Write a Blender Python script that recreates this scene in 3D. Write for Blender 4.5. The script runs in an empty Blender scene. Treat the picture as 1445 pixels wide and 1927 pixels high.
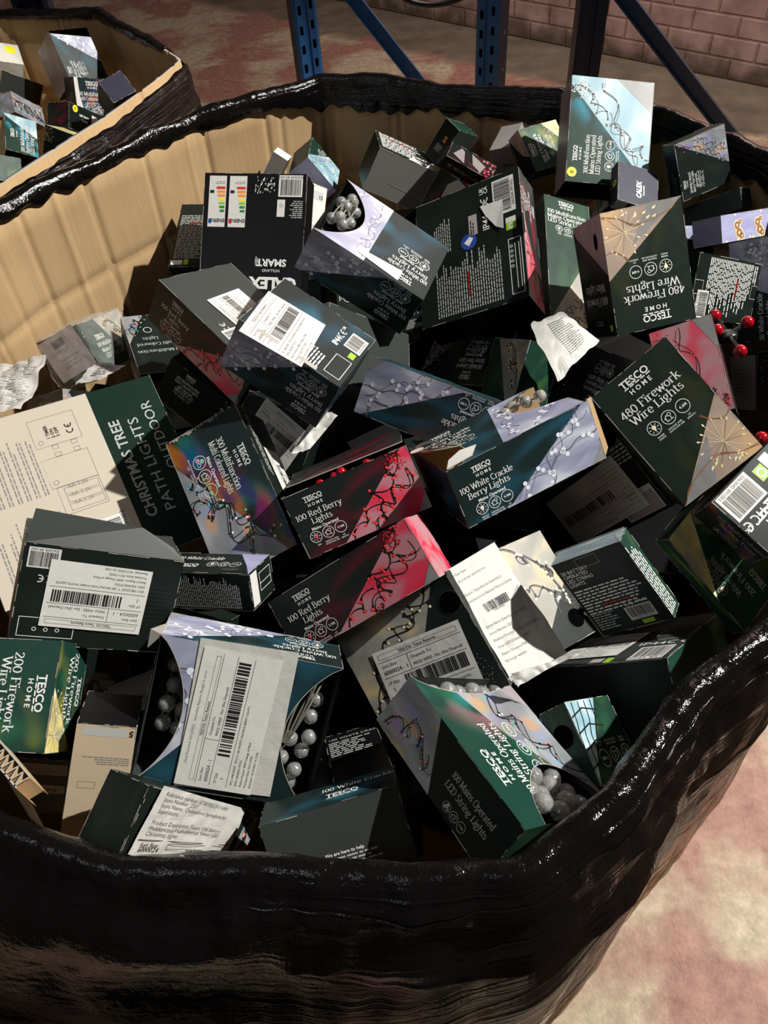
import bpy, bmesh, math, random
from mathutils import Vector, Matrix, noise
random.seed(7)
SC = bpy.context.scene
COL = SC.collection
# ---------------------------------------------------------------- camera
F_PX, IW, IH = 1400.0, 1445.0, 1927.0
cam_d = bpy.data.cameras.new('camera')
cam_d.sensor_fit = 'VERTICAL'
cam_d.sensor_height = 36.0
cam_d.lens = 36.0 * F_PX / IH
cam_d.clip_start = 0.02
cam = bpy.data.objects.new('camera', cam_d)
COL.objects.link(cam)
cam.matrix_world = Matrix(((0.99559969, 0.09370831, 0.0, 0.0),
                           (-0.07060069, 0.75009384, -0.6575521, 0.0),
                           (-0.0616181, 0.65465867, 0.75340907, 1.73),
                           (0, 0, 0, 1)))
SC.camera = cam
# ---------------------------------------------------------------- light
SC.view_settings.view_transform = 'Standard'
SC.view_settings.look = 'None'
SC.view_settings.gamma = 1.0
SC.view_settings.use_curve_mapping = False
SC.view_settings.exposure = 0.0
wd = bpy.data.worlds.new('warehouse_air')
SC.world = wd
wd.use_nodes = True
wd.node_tree.nodes['Background'].inputs[0].default_value = (1.0, 0.86, 0.76, 1)
wd.node_tree.nodes['Background'].inputs[1].default_value = 0.045

def lamp(name, kind, loc, target, energy, color, **kw):
    l = bpy.data.lights.new(name, kind)
    l.energy = energy
    l.color = color
    for k, v in kw.items():
        setattr(l, k, v)
    o = bpy.data.objects.new(name, l)
    COL.objects.link(o)
    o.location = loc
    o.rotation_euler = (Vector(target) - Vector(loc)).to_track_quat('-Z', 'Y').to_euler()
    return o

# the floodlight high on the right that throws the hard shadows
lamp('floodlight', 'SPOT', (2.95, 0.95, 4.2), (0.0, 0.98, 1.0), 1350.0, (1.0, 0.965, 0.90),
     spot_size=math.radians(39), spot_blend=0.18, shadow_soft_size=0.028)
# unseen warm fill, added to lift the far floor and brick wall
lamp('aisle_fill', 'AREA', (1.9, 3.6, 3.6), (1.9, 5.2, 0.7), 110.0, (1.0, 0.84, 0.78), size=1.6, size_y=0.4, shape='RECTANGLE')
lamp('left_fill', 'AREA', (-1.6, -0.4, 3.8), (0.0, 1.0, 1.0), 7.0, (0.92, 0.95, 1.0), size=1.4, size_y=0.25, shape='RECTANGLE')  # weak cool fill added from the left to soften the shadows

# ---------------------------------------------------------------- materials
MATS = {}
def _mat(name):
    m = bpy.data.materials.new(name)
    m.use_nodes = True
    MATS[name] = m
    return m, m.node_tree, m.node_tree.nodes['Principled BSDF']

def plain(name, col, rough=0.5, spec=0.5, metal=0.0, coat=0.0, noise_amt=0.0, scale=40.0, trans=0.0, bump=0.0, bscale=300.0):
    m, nt, p = _mat(name)
    p.inputs['Base Color'].default_value = (*col, 1)
    p.inputs['Roughness'].default_value = rough
    p.inputs['Specular IOR Level'].default_value = spec
    p.inputs['Metallic'].default_value = metal
    p.inputs['Coat Weight'].default_value = coat
    p.inputs['Coat Roughness'].default_value = 0.12
    p.inputs['Transmission Weight'].default_value = trans
    if noise_amt:
        tc = nt.nodes.new('ShaderNodeTexCoord'); n = nt.nodes.new('ShaderNodeTexNoise')
        n.inputs['Scale'].default_value = scale; n.inputs['Detail'].default_value = 4
        nt.links.new(tc.outputs['Object'], n.inputs['Vector'])
        r = nt.nodes.new('ShaderNodeMapRange')
        r.inputs['To Min'].default_value = 1 - noise_amt; r.inputs['To Max'].default_value = 1 + noise_amt
        nt.links.new(n.outputs['Fac'], r.inputs['Value'])
        mx = nt.nodes.new('ShaderNodeVectorMath'); mx.operation = 'SCALE'
        mx.inputs[0].default_value = col
        nt.links.new(r.outputs['Result'], mx.inputs['Scale'])
        nt.links.new(mx.outputs['Vector'], p.inputs['Base Color'])
    if bump:
        tc = nt.nodes.new('ShaderNodeTexCoord'); n = nt.nodes.new('ShaderNodeTexNoise')
        n.inputs['Scale'].default_value = bscale; n.inputs['Detail'].default_value = 3
        nt.links.new(tc.outputs['Object'], n.inputs['Vector'])
        b = nt.nodes.new('ShaderNodeBump'); b.inputs['Strength'].default_value = bump; b.inputs['Distance'].default_value = 0.002
        nt.links.new(n.outputs['Fac'], b.inputs['Height']); nt.links.new(b.outputs['Normal'], p.inputs['Normal'])
    return m

def ramp(nt, fac, stops):
    r = nt.nodes.new('ShaderNodeValToRGB')
    e = r.color_ramp.elements
    while len(e) < len(stops): e.new(0.5)
    for i, (pos, c) in enumerate(stops):
        e[i].position = pos; e[i].color = (*c, 1)
    nt.links.new(fac, r.inputs['Fac'])
    return r.outputs['Color']

def math_node(nt, op, a, b=None):
    n = nt.nodes.new('ShaderNodeMath'); n.operation = op
    for i, v in enumerate((a, b)):
        if v is None: continue
        if isinstance(v, (int, float)): n.inputs[i].default_value = v
        else: nt.links.new(v, n.inputs[i])
    return n.outputs[0]

def print_mat(name, base, tints, a0=0.3, a1=0.95, strength=1.0, scale=2.2, rough=0.36):
    """dark printed card; coloured glows printed along the photo's slanted edge"""
    m, nt, p = _mat(name)
    uv = nt.nodes.new('ShaderNodeUVMap')
    sx = nt.nodes.new('ShaderNodeSeparateXYZ'); nt.links.new(uv.outputs['UV'], sx.inputs[0])
    line = math_node(nt, 'MULTIPLY', sx.outputs['Y'], a1 - a0)
    line = math_node(nt, 'ADD', line, a0)
    t = math_node(nt, 'ABSOLUTE', math_node(nt, 'SUBTRACT', sx.outputs['X'], line))
    near = nt.nodes.new('ShaderNodeMapRange'); near.interpolation_type = 'SMOOTHSTEP'
    near.inputs['From Min'].default_value = 0.42; near.inputs['From Max'].default_value = 0.0
    nt.links.new(t, near.inputs['Value'])
    n = nt.nodes.new('ShaderNodeTexNoise'); n.inputs['Scale'].default_value = scale; n.inputs['Detail'].default_value = 1
    nt.links.new(uv.outputs['UV'], n.inputs['Vector'])
    nr = nt.nodes.new('ShaderNodeMapRange'); nr.inputs['From Min'].default_value = 0.38; nr.inputs['From Max'].default_value = 0.68
    nt.links.new(n.outputs['Fac'], nr.inputs['Value'])
    cur = None
    for i, c in enumerate(tints):      # each printed glow is its own soft blot
        n2 = nt.nodes.new('ShaderNodeTexNoise'); n2.inputs['Scale'].default_value = scale * (1.0 + .17 * i); n2.inputs['Detail'].default_value = 0
        mp = nt.nodes.new('ShaderNodeMapping'); mp.inputs['Location'].default_value = (3.1 * i + .7, 5.7 * i + .3, 0)
        nt.links.new(uv.outputs['UV'], mp.inputs['Vector']); nt.links.new(mp.outputs['Vector'], n2.inputs['Vector'])
        mr = nt.nodes.new('ShaderNodeMapRange'); mr.interpolation_type = 'SMOOTHSTEP'
        mr.inputs['From Min'].default_value = 0.46; mr.inputs['From Max'].default_value = 0.72
        nt.links.new(n2.outputs['Fac'], mr.inputs['Value'])
        fac = math_node(nt, 'MINIMUM', math_node(nt, 'MULTIPLY', math_node(nt, 'MULTIPLY', near.outputs['Result'], mr.outputs['Result']), strength * 1.3), 1.0)
        mx = nt.nodes.new('ShaderNodeMix'); mx.data_type = 'RGBA'
        nt.links.new(fac, mx.inputs['Factor'])
        if cur is None: mx.inputs['A'].default_value = (*base, 1)
        else: nt.links.new(cur, mx.inputs['A'])
        mx.inputs['B'].default_value = (*c, 1); cur = mx.outputs['Result']
    nt.links.new(cur, p.inputs['Base Color'])
    p.inputs['Roughness'].default_value = rough
    p.inputs['Specular IOR Level'].default_value = 0.22
    # faint scuffs in the gloss
    tc = nt.nodes.new('ShaderNodeTexCoord'); n3 = nt.nodes.new('ShaderNodeTexNoise')
    n3.inputs['Scale'].default_value = 60; n3.inputs['Detail'].default_value = 5
    nt.links.new(tc.outputs['Object'], n3.inputs['Vector'])
    rr = nt.nodes.new('ShaderNodeMapRange'); rr.inputs['To Min'].default_value = rough - 0.08; rr.inputs['To Max'].default_value = rough + 0.16
    nt.links.new(n3.outputs['Fac'], rr.inputs['Value']); nt.links.new(rr.outputs['Result'], p.inputs['Roughness'])
    return m

def photo_mat(name, stops, scale=2.6, glows=None, rough=0.34, detail=2):
    """printed photograph background: soft blurred patches"""
    m, nt, p = _mat(name)
    uv = nt.nodes.new('ShaderNodeUVMap')
    n = nt.nodes.new('ShaderNodeTexNoise'); n.inputs['Scale'].default_value = scale; n.inputs['Detail'].default_value = detail
    n.inputs['Distortion'].default_value = 0.6
    nt.links.new(uv.outputs['UV'], n.inputs['Vector'])
    col = ramp(nt, n.outputs['Fac'], stops)
    if glows:
        v = nt.nodes.new('ShaderNodeTexVoronoi'); v.inputs['Scale'].default_value = 5.5; v.inputs['Randomness'].default_value = 1
        nt.links.new(uv.outputs['UV'], v.inputs['Vector'])
        mr = nt.nodes.new('ShaderNodeMapRange'); mr.inputs['From Min'].default_value = 0.55; mr.inputs['From Max'].default_value = 0.05
        nt.links.new(v.outputs['Distance'], mr.inputs['Value'])
        sp = nt.nodes.new('ShaderNodeSeparateColor'); nt.links.new(v.outputs['Color'], sp.inputs[0])
        gc = ramp(nt, sp.outputs[0], [(i / (len(glows) - 1), g) for i, g in enumerate(glows)])
        mx = nt.nodes.new('ShaderNodeMix'); mx.data_type = 'RGBA'
        nt.links.new(math_node(nt, 'MULTIPLY', mr.outputs['Result'], 0.8), mx.inputs['Factor'])
        nt.links.new(col, mx.inputs['A']); nt.links.new(gc, mx.inputs['B'])
        col = mx.outputs['Result']
    nt.links.new(col, p.inputs['Base Color'])
    p.inputs['Roughness'].default_value = rough
    return m

GREEN = (0.0095, 0.030, 0.0215); DARK = (0.0085, 0.0135, 0.0115)
print_mat('print_green', (0.009, 0.036, 0.025), [(0.02, 0.09, 0.05), (0.05, 0.13, 0.03)], strength=0.5)
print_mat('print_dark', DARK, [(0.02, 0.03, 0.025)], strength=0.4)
print_mat('print_firework', (0.0105, 0.0185, 0.0145), [(0.03, 0.035, 0.012), (0.02, 0.03, 0.02)], a0=0.3, a1=1.2, strength=0.8)
print_mat('print_gold', (0.010, 0.045, 0.032), [(0.02, 0.10, 0.05), (0.18, 0.20, 0.03)], a0=0.2, a1=1.1, strength=1.0)
print_mat('print_white', (0.0095, 0.020, 0.020), [(0.012, 0.055, 0.085), (0.02, 0.11, 0.17)], strength=0.8)
print_mat('print_red', (0.0125, 0.017, 0.016), [(0.05, 0.010, 0.016), (0.16, 0.008, 0.025)], strength=0.9)
print_mat('print_blue', (0.008, 0.034, 0.024), [(0.01, 0.14, 0.20), (0.03, 0.35, 0.50)], a0=0.15, a1=1.05, strength=.8, scale=3.4)
print_mat('print_multi', (0.010, 0.020, 0.020), [(0.0, 0.10, 0.20), (0.02, 0.16, 0.06), (0.30, 0.10, 0.01), (0.16, 0.01, 0.09), (0.03, 0.02, 0.12)], a0=0.05, a1=0.95, strength=0.85, scale=2.6)
print_mat('print_multigreen', (0.008, 0.042, 0.030), [(0.02, 0.25, 0.22), (0.02, 0.12, 0.05), (0.3, 0.12, 0.15)], a0=0.35, a1=1.1, strength=0.6, scale=3)
photo_mat('photo_white', [(0.28, (0.20, 0.21, 0.36)), (0.5, (0.36, 0.38, 0.50)), (0.68, (0.60, 0.63, 0.72))])
photo_mat('photo_red', [(0.30, (0.46, 0.28, 0.30)), (0.44, (0.55, 0.20, 0.24)), (0.54, (0.70, 0.05, 0.10)), (0.7, (0.80, 0.015, 0.06))], scale=1.7)
photo_mat('photo_blue', [(0.25, (0.16, 0.34, 0.46)), (0.5, (0.32, 0.48, 0.54)), (0.72, (0.60, 0.78, 0.84))])
photo_mat('photo_multi', [(0.25, (0.13, 0.14, 0.16)), (0.5, (0.26, 0.27, 0.29)), (0.72, (0.38, 0.40, 0.44))],
          glows=[(0.45, 0.10, 0.30), (0.10, 0.45, 0.25), (0.65, 0.30, 0.05), (0.10, 0.30, 0.60), (0.35, 0.18, 0.50), (0.2, 0.5, 0.45)])
photo_mat('photo_warm', [(0.25, (0.23, 0.22, 0.19)), (0.5, (0.34, 0.33, 0.29)), (0.66, (0.62, 0.48, 0.28)), (0.8, (0.9, 0.7, 0.35))])
photo_mat('photo_copper', [(0.25, (0.30, 0.22, 0.18)), (0.5, (0.46, 0.36, 0.29)), (0.72, (0.75, 0.50, 0.27))], scale=1.8)
photo_mat('photo_gold', [(0.30, (0.40, 0.42, 0.33)), (0.46, (0.60, 0.55, 0.24)), (0.6, (0.85, 0.72, 0.26)), (0.75, (1.0, 0.93, 0.6))], scale=3.5)
photo_mat('photo_lilac', [(0.3, (0.30, 0.31, 0.52)), (0.7, (0.42, 0.42, 0.62))])
photo_mat('photo_gray', [(0.3, (0.22, 0.22, 0.22)), (0.7, (0.34, 0.34, 0.34))])
photo_mat('photo_pink', [(0.3, (0.30, 0.27, 0.29)), (0.7, (0.48, 0.40, 0.42))])
plain('ink_white', (0.80, 0.82, 0.80), 0.45)
plain('ink_dim', (0.42, 0.44, 0.43), 0.5)
plain('ink_black', (0.012, 0.012, 0.013), 0.5)
plain('ink_gray', (0.22, 0.22, 0.21), 0.6)
plain('ink_red', (0.62, 0.03, 0.02), 0.45)
plain('ink_orange', (0.90, 0.30, 0.03), 0.45)
plain('ink_yellow', (0.90, 0.78, 0.02), 0.45)
plain('ink_lime', (0.30, 0.55, 0.03), 0.45)
plain('ink_green', (0.01, 0.25, 0.05), 0.45)
plain('ink_blue', (0.02, 0.07, 0.35), 0.45)
plain('ink_navy', (0.020, 0.022, 0.045), 0.4)
plain('bulb_white', (0.78, 0.82, 0.92), 0.35)
plain('bulb_star', (1.0, 0.97, 0.9), 0.35)
plain('bulb_warm', (1.0, 0.86, 0.52), 0.35)
plain('bulb_red', (0.85, 0.02, 0.03), 0.35)
plain('bulb_amber', (1.0, 0.28, 0.16), 0.35)
plain('bulb_pink', (0.70, 0.15, 0.40), 0.35)
plain('bulb_green', (0.10, 0.60, 0.30), 0.35)
plain('bulb_blue', (0.10, 0.45, 0.85), 0.35)
plain('wire_black', (0.010, 0.011, 0.012), 0.4)
plain('wire_gray', (0.16, 0.16, 0.20), 0.4)
plain('wire_copper', (0.34, 0.16, 0.07), 0.4)
plain('paper_white', (0.68, 0.68, 0.65), 0.5, noise_amt=0.05, scale=30, bump=0.35, bscale=45)
plain('paper_crumple', (0.54, 0.535, 0.505), 0.6, bump=0.5, bscale=60)
plain('sticker_pink', (0.40, 0.35, 0.35), 0.5)
plain('card_edge', (0.42, 0.40, 0.35), 0.8)
plain('card_brown', (0.36, 0.23, 0.11), 0.85, noise_amt=0.1, scale=60)
plain('card_inner', (0.23, 0.22, 0.21), 0.7, noise_amt=0.06, scale=50)
plain('card_slate', (0.035, 0.042, 0.039), 0.5, 0.3, noise_amt=0.08, scale=30)
plain('card_cream', (0.55, 0.49, 0.40), 0.5, noise_amt=0.04, scale=20)
plain('card_beige', (0.50, 0.40, 0.28), 0.55, noise_amt=0.04, scale=20)
plain('card_white', (0.62, 0.62, 0.55), 0.5)
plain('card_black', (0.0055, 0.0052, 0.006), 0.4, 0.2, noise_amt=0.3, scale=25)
plain('card_navy', (0.022, 0.022, 0.045), 0.45, 0.2, noise_amt=0.25, scale=40)
plain('card_forest', (0.008, 0.036, 0.024), 0.4, 0.25, noise_amt=0.15, scale=20)
plain('card_pine', (0.006, 0.022, 0.015), 0.4, 0.25, noise_amt=0.1, scale=20)
plain('void', (0.002, 0.002, 0.002), 0.9, spec=0.0)
plain('berry_red', (0.36, 0.002, 0.008), 0.12, coat=1.0)
plain('plug_black', (0.012, 0.012, 0.013), 0.3)
plain('cable_clear', (0.22, 0.22, 0.18), 0.25)

def crackle():
    m, nt, p = _mat('crackle_glass')
    p.inputs['Base Color'].default_value = (0.95, 0.96, 0.95, 1)
    p.inputs['Roughness'].default_value = 0.15
    p.inputs['Transmission Weight'].default_value = 0.82
    p.inputs['Coat Weight'].default_value = 0.6
    tc = nt.nodes.new('ShaderNodeTexCoord'); v = nt.nodes.new('ShaderNodeTexVoronoi'); v.feature = 'DISTANCE_TO_EDGE'
    v.inputs['Scale'].default_value = 300
    nt.links.new(tc.outputs['Object'], v.inputs['Vector'])
    b = nt.nodes.new('ShaderNodeBump'); b.inputs['Strength'].default_value = 1.0; b.inputs['Distance'].default_value = 0.0007
    nt.links.new(v.outputs['Distance'], b.inputs['Height']); nt.links.new(b.outputs['Normal'], p.inputs['Normal'])
crackle()

def film_mat(name, tint, opacity, rough=0.08, bscale=25.0, strength=0.7, streak=None):
    """thin clear plastic: mostly see-through with creased highlights"""
    m, nt, p = _mat(name)
    out = nt.nodes['Material Output']
    p.inputs['Base Color'].default_value = (*tint, 1)
    p.inputs['Roughness'].default_value = rough
    p.inputs['Specular IOR Level'].default_value = 0.8
    tr = nt.nodes.new('ShaderNodeBsdfTransparent')
    mx = nt.nodes.new('ShaderNodeMixShader')
    tc = nt.nodes.new('ShaderNodeTexCoord'); n = nt.nodes.new('ShaderNodeTexNoise'); n.noise_type = 'RIDGED_MULTIFRACTAL'
    n.inputs['Scale'].default_value = bscale; n.inputs['Detail'].default_value = 3
    nt.links.new(tc.outputs['Object'], n.inputs['Vector'])
    b = nt.nodes.new('ShaderNodeBump'); b.inputs['Strength'].default_value = strength; b.inputs['Distance'].default_value = 0.004
    nt.links.new(n.outputs['Fac'], b.inputs['Height']); nt.links.new(b.outputs['Normal'], p.inputs['Normal'])
    fr = nt.nodes.new('ShaderNodeLayerWeight'); fr.inputs['Blend'].default_value = 0.25
    nt.links.new(b.outputs['Normal'], fr.inputs['Normal'])
    f = math_node(nt, 'MULTIPLY', fr.outputs['Facing'], 0.28)
    f = math_node(nt, 'ADD', f, opacity); f = math_node(nt, 'MINIMUM', f, 0.9)
    nt.links.new(f, mx.inputs[0]); nt.links.new(tr.outputs[0], mx.inputs[1]); nt.links.new(p.outputs[0], mx.inputs[2])
    nt.links.new(mx.outputs[0], out.inputs['Surface'])
film_mat('clear_film', (0.75, 0.75, 0.72), 0.06)
film_mat('bag_film', (0.85, 0.85, 0.82), 0.09, bscale=40, strength=1.0)

def wrap_mat():
    """black stretch film: glossy, wrinkled, thin and brownish where it is stretched"""
    m, nt, p = _mat('black_wrap')
    out = nt.nodes['Material Output']
    uv = nt.nodes.new('ShaderNodeUVMap')
    mp = nt.nodes.new('ShaderNodeMapping'); mp.inputs['Scale'].default_value = (1.1, 110.0, 1.0)
    mp.inputs['Rotation'].default_value = (0, 0, 0.0)
    nt.links.new(uv.outputs['UV'], mp.inputs['Vector'])
    st = nt.nodes.new('ShaderNodeTexNoise'); st.inputs['Scale'].default_value = 1.6; st.inputs['Detail'].default_value = 4
    st.inputs['Distortion'].default_value = 0.35
    nt.links.new(mp.outputs['Vector'], st.inputs['Vector'])
    sx = nt.nodes.new('ShaderNodeSeparateXYZ'); nt.links.new(uv.outputs['UV'], sx.inputs[0])
    # uv.y: 0 at the rim, 1 a metre below it.  layers of film get fewer lower down
    low = nt.nodes.new('ShaderNodeMapRange'); low.inputs['From Min'].default_value = 0.07; low.inputs['From Max'].default_value = 0.30
    nt.links.new(sx.outputs['Y'], low.inputs['Value'])
    big = nt.nodes.new('ShaderNodeTexNoise'); big.inputs['Scale'].default_value = 1.4; big.inputs['Detail'].default_value = 2
    nt.links.new(uv.outputs['UV'], big.inputs['Vector'])
    bm_ = nt.nodes.new('ShaderNodeMapRange'); bm_.inputs['From Min'].default_value = 0.50; bm_.inputs['From Max'].default_value = 0.62
    nt.links.new(big.outputs['Fac'], bm_.inputs['Value'])
    sr = nt.nodes.new('ShaderNodeMapRange'); sr.inputs['From Min'].default_value = 0.43; sr.inputs['From Max'].default_value = 0.60
    nt.links.new(st.outputs['Fac'], sr.inputs['Value'])
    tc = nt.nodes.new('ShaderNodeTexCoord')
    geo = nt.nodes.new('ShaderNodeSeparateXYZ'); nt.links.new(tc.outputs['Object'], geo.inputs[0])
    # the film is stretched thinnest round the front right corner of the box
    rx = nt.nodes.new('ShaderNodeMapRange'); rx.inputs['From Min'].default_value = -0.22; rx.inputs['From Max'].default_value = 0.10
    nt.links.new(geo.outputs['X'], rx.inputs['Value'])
    thin = math_node(nt, 'MULTIPLY', math_node(nt, 'MULTIPLY', sr.outputs['Result'], low.outputs['Result']), math_node(nt, 'MULTIPLY', rx.outputs['Result'], 0.85))
    sk = nt.nodes.new('ShaderNodeMapRange'); sk.inputs['From Min'].default_value = 0.30; sk.inputs['From Max'].default_value = 0.36
    nt.links.new(math_node(nt, 'ADD', sx.outputs['Y'], math_node(nt, 'MULTIPLY', math_node(nt, 'SUBTRACT', big.outputs['Fac'], 0.5), 0.15)), sk.inputs['Value'])
    s2 = nt.nodes.new('ShaderNodeMapRange'); s2.inputs['From Min'].default_value = 0.35; s2.inputs['From Max'].default_value = 0.5
    s2.inputs['To Min'].default_value = 0.35; s2.inputs['To Max'].default_value = 0.88
    nt.links.new(st.outputs['Fac'], s2.inputs['Value'])
    thin = math_node(nt, 'MAXIMUM', thin, math_node(nt, 'MULTIPLY', math_node(nt, 'MULTIPLY', sk.outputs['Result'], s2.outputs['Result']), rx.outputs['Result']))
    cr = nt.nodes.new('ShaderNodeTexNoise'); cr.inputs['Scale'].default_value = 22; cr.inputs['Detail'].default_value = 6; cr.inputs['Roughness'].default_value = 0.6
    nt.links.new(tc.outputs['Object'], cr.inputs['Vector'])
    h = math_node(nt, 'ADD', math_node(nt, 'MULTIPLY', st.outputs['Fac'], math_node(nt, 'ADD', math_node(nt, 'MULTIPLY', rx.outputs['Result'], 0.9), 0.12)), math_node(nt, 'MULTIPLY', cr.outputs['Fac'], 1.0))
    b = nt.nodes.new('ShaderNodeBump'); b.inputs['Strength'].default_value = 0.85; b.inputs['Distance'].default_value = 0.007
    nt.links.new(h, b.inputs['Height']); nt.links.new(b.outputs['Normal'], p.inputs['Normal'])
    p.inputs['Base Color'].default_value = (0.004, 0.0035, 0.0035, 1)
    p.inputs['Roughness'].default_value = 0.12
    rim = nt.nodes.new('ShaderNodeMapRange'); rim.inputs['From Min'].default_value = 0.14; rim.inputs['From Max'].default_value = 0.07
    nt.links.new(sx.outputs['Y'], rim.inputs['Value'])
    gl = math_node(nt, 'MAXIMUM', rx.outputs['Result'], rim.outputs['Result'])  # shade put into the gloss: the film's lower left mirrors less
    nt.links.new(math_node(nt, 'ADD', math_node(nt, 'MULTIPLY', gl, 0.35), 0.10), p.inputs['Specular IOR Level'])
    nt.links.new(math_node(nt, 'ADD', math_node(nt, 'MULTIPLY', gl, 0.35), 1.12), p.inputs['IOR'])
    tr = nt.nodes.new('ShaderNodeBsdfTransparent'); tr.inputs[0].default_value = (0.75, 0.68, 0.62, 1)
    mx = nt.nodes.new('ShaderNodeMixShader')
    nt.links.new(thin, mx.inputs[0]); nt.links.new(p.outputs[0], mx.inputs[1]); nt.links.new(tr.outputs[0], mx.inputs[2])
    nt.links.new(mx.outputs[0], out.inputs['Surface'])
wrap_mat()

def cardboard_mat():
    m, nt, p = _mat('cardboard')
    tc = nt.nodes.new('ShaderNodeTexCoord')
    n = nt.nodes.new('ShaderNodeTexNoise'); n.inputs['Scale'].default_value = 5; n.inputs['Detail'].default_value = 6
    nt.links.new(tc.outputs['Object'], n.inputs['Vector'])
    mp = nt.nodes.new('ShaderNodeMapping'); mp.inputs['Scale'].default_value = (160, 160, 6)
    nt.links.new(tc.outputs['Object'], mp.inputs['Vector'])
    n2 = nt.nodes.new('ShaderNodeTexNoise'); n2.inputs['Scale'].default_value = 1.0; n2.inputs['Detail'].default_value = 2
    nt.links.new(mp.outputs['Vector'], n2.inputs['Vector'])
    f = math_node(nt, 'ADD', math_node(nt, 'MULTIPLY', n.outputs['Fac'], 0.7), math_node(nt, 'MULTIPLY', n2.outputs['Fac'], 0.3))
    c = ramp(nt, f, [(0.3, (0.40, 0.265, 0.135)), (0.7, (0.54, 0.375, 0.20))])
    nt.links.new(c, p.inputs['Base Color']); p.inputs['Roughness'].default_value = 0.85
    p.inputs['Specular IOR Level'].default_value = 0.2
    b = nt.nodes.new('ShaderNodeBump'); b.inputs['Strength'].default_value = 0.25; b.inputs['Distance'].default_value = 0.002
    nt.links.new(n2.outputs['Fac'], b.inputs['Height']); nt.links.new(b.outputs['Normal'], p.inputs['Normal'])
cardboard_mat()

def floor_mat():
    m, nt, p = _mat('painted_concrete')
    tc = nt.nodes.new('ShaderNodeTexCoord')
    def ns(scale, detail, loc=(0, 0, 0), rough=0.55, dist=0.0):
        mp = nt.nodes.new('ShaderNodeMapping'); mp.inputs['Location'].default_value = loc
        nt.links.new(tc.outputs['Object'], mp.inputs['Vector'])
        n = nt.nodes.new('ShaderNodeTexNoise'); n.inputs['Scale'].default_value = scale; n.inputs['Detail'].default_value = detail
        n.inputs['Roughness'].default_value = rough; n.inputs['Distortion'].default_value = dist
        nt.links.new(mp.outputs['Vector'], n.inputs['Vector']); return n.outputs['Fac']
    paint = ramp(nt, ns(22, 10, (0,0,0), .72), [(0.35, (0.22, 0.10, 0.075)), (0.65, (0.39, 0.215, 0.16))])
    conc = ramp(nt, ns(26, 10, (4, 1, 0), .72), [(0.35, (0.31, 0.25, 0.165)), (0.65, (0.56, 0.49, 0.35))])
    mask = ns(2.2, 6, (1.3, 0.45, 0), 0.58, 0.4)
    mr = nt.nodes.new('ShaderNodeMapRange'); mr.inputs['From Min'].default_value = 0.45; mr.inputs['From Max'].default_value = 0.58
    nt.links.new(mask, mr.inputs['Value'])
    mx = nt.nodes.new('ShaderNodeMix'); mx.data_type = 'RGBA'
    nt.links.new(mr.outputs['Result'], mx.inputs['Factor']); nt.links.new(paint, mx.inputs['A']); nt.links.new(conc, mx.inputs['B'])
    # a bare concrete strip along the brick wall
    sp = nt.nodes.new('ShaderNodeSeparateXYZ'); nt.links.new(tc.outputs['Object'], sp.inputs[0])
    d = math_node(nt, 'ADD', math_node(nt, 'MULTIPLY', sp.outputs['X'], 0.711), math_node(nt, 'MULTIPLY', sp.outputs['Y'], 0.703))
    d = math_node(nt, 'ADD', d, math_node(nt, 'MULTIPLY', mask, 0.5))
    st = nt.nodes.new('ShaderNodeMapRange'); st.inputs['From Min'].default_value = 4.42; st.inputs['From Max'].default_value = 4.52
    nt.links.new(d, st.inputs['Value'])
    grey = ramp(nt, ns(5, 7, (2, 2, 0)), [(0.3, (0.10, 0.08, 0.055)), (0.7, (0.20, 0.165, 0.12))])
    m2 = nt.nodes.new('ShaderNodeMix'); m2.data_type = 'RGBA'
    nt.links.new(st.outputs['Result'], m2.inputs['Factor']); nt.links.new(mx.outputs['Result'], m2.inputs['A']); nt.links.new(grey, m2.inputs['B'])
    nt.links.new(m2.outputs['Result'], p.inputs['Base Color'])
    p.inputs['Roughness'].default_value = 0.6
    b = nt.nodes.new('ShaderNodeBump'); b.inputs['Strength'].default_value = 0.35; b.inputs['Distance'].default_value = 0.004
    nt.links.new(ns(120, 4), b.inputs['Height']); nt.links.new(b.outputs['Normal'], p.inputs['Normal'])
floor_mat()

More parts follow.
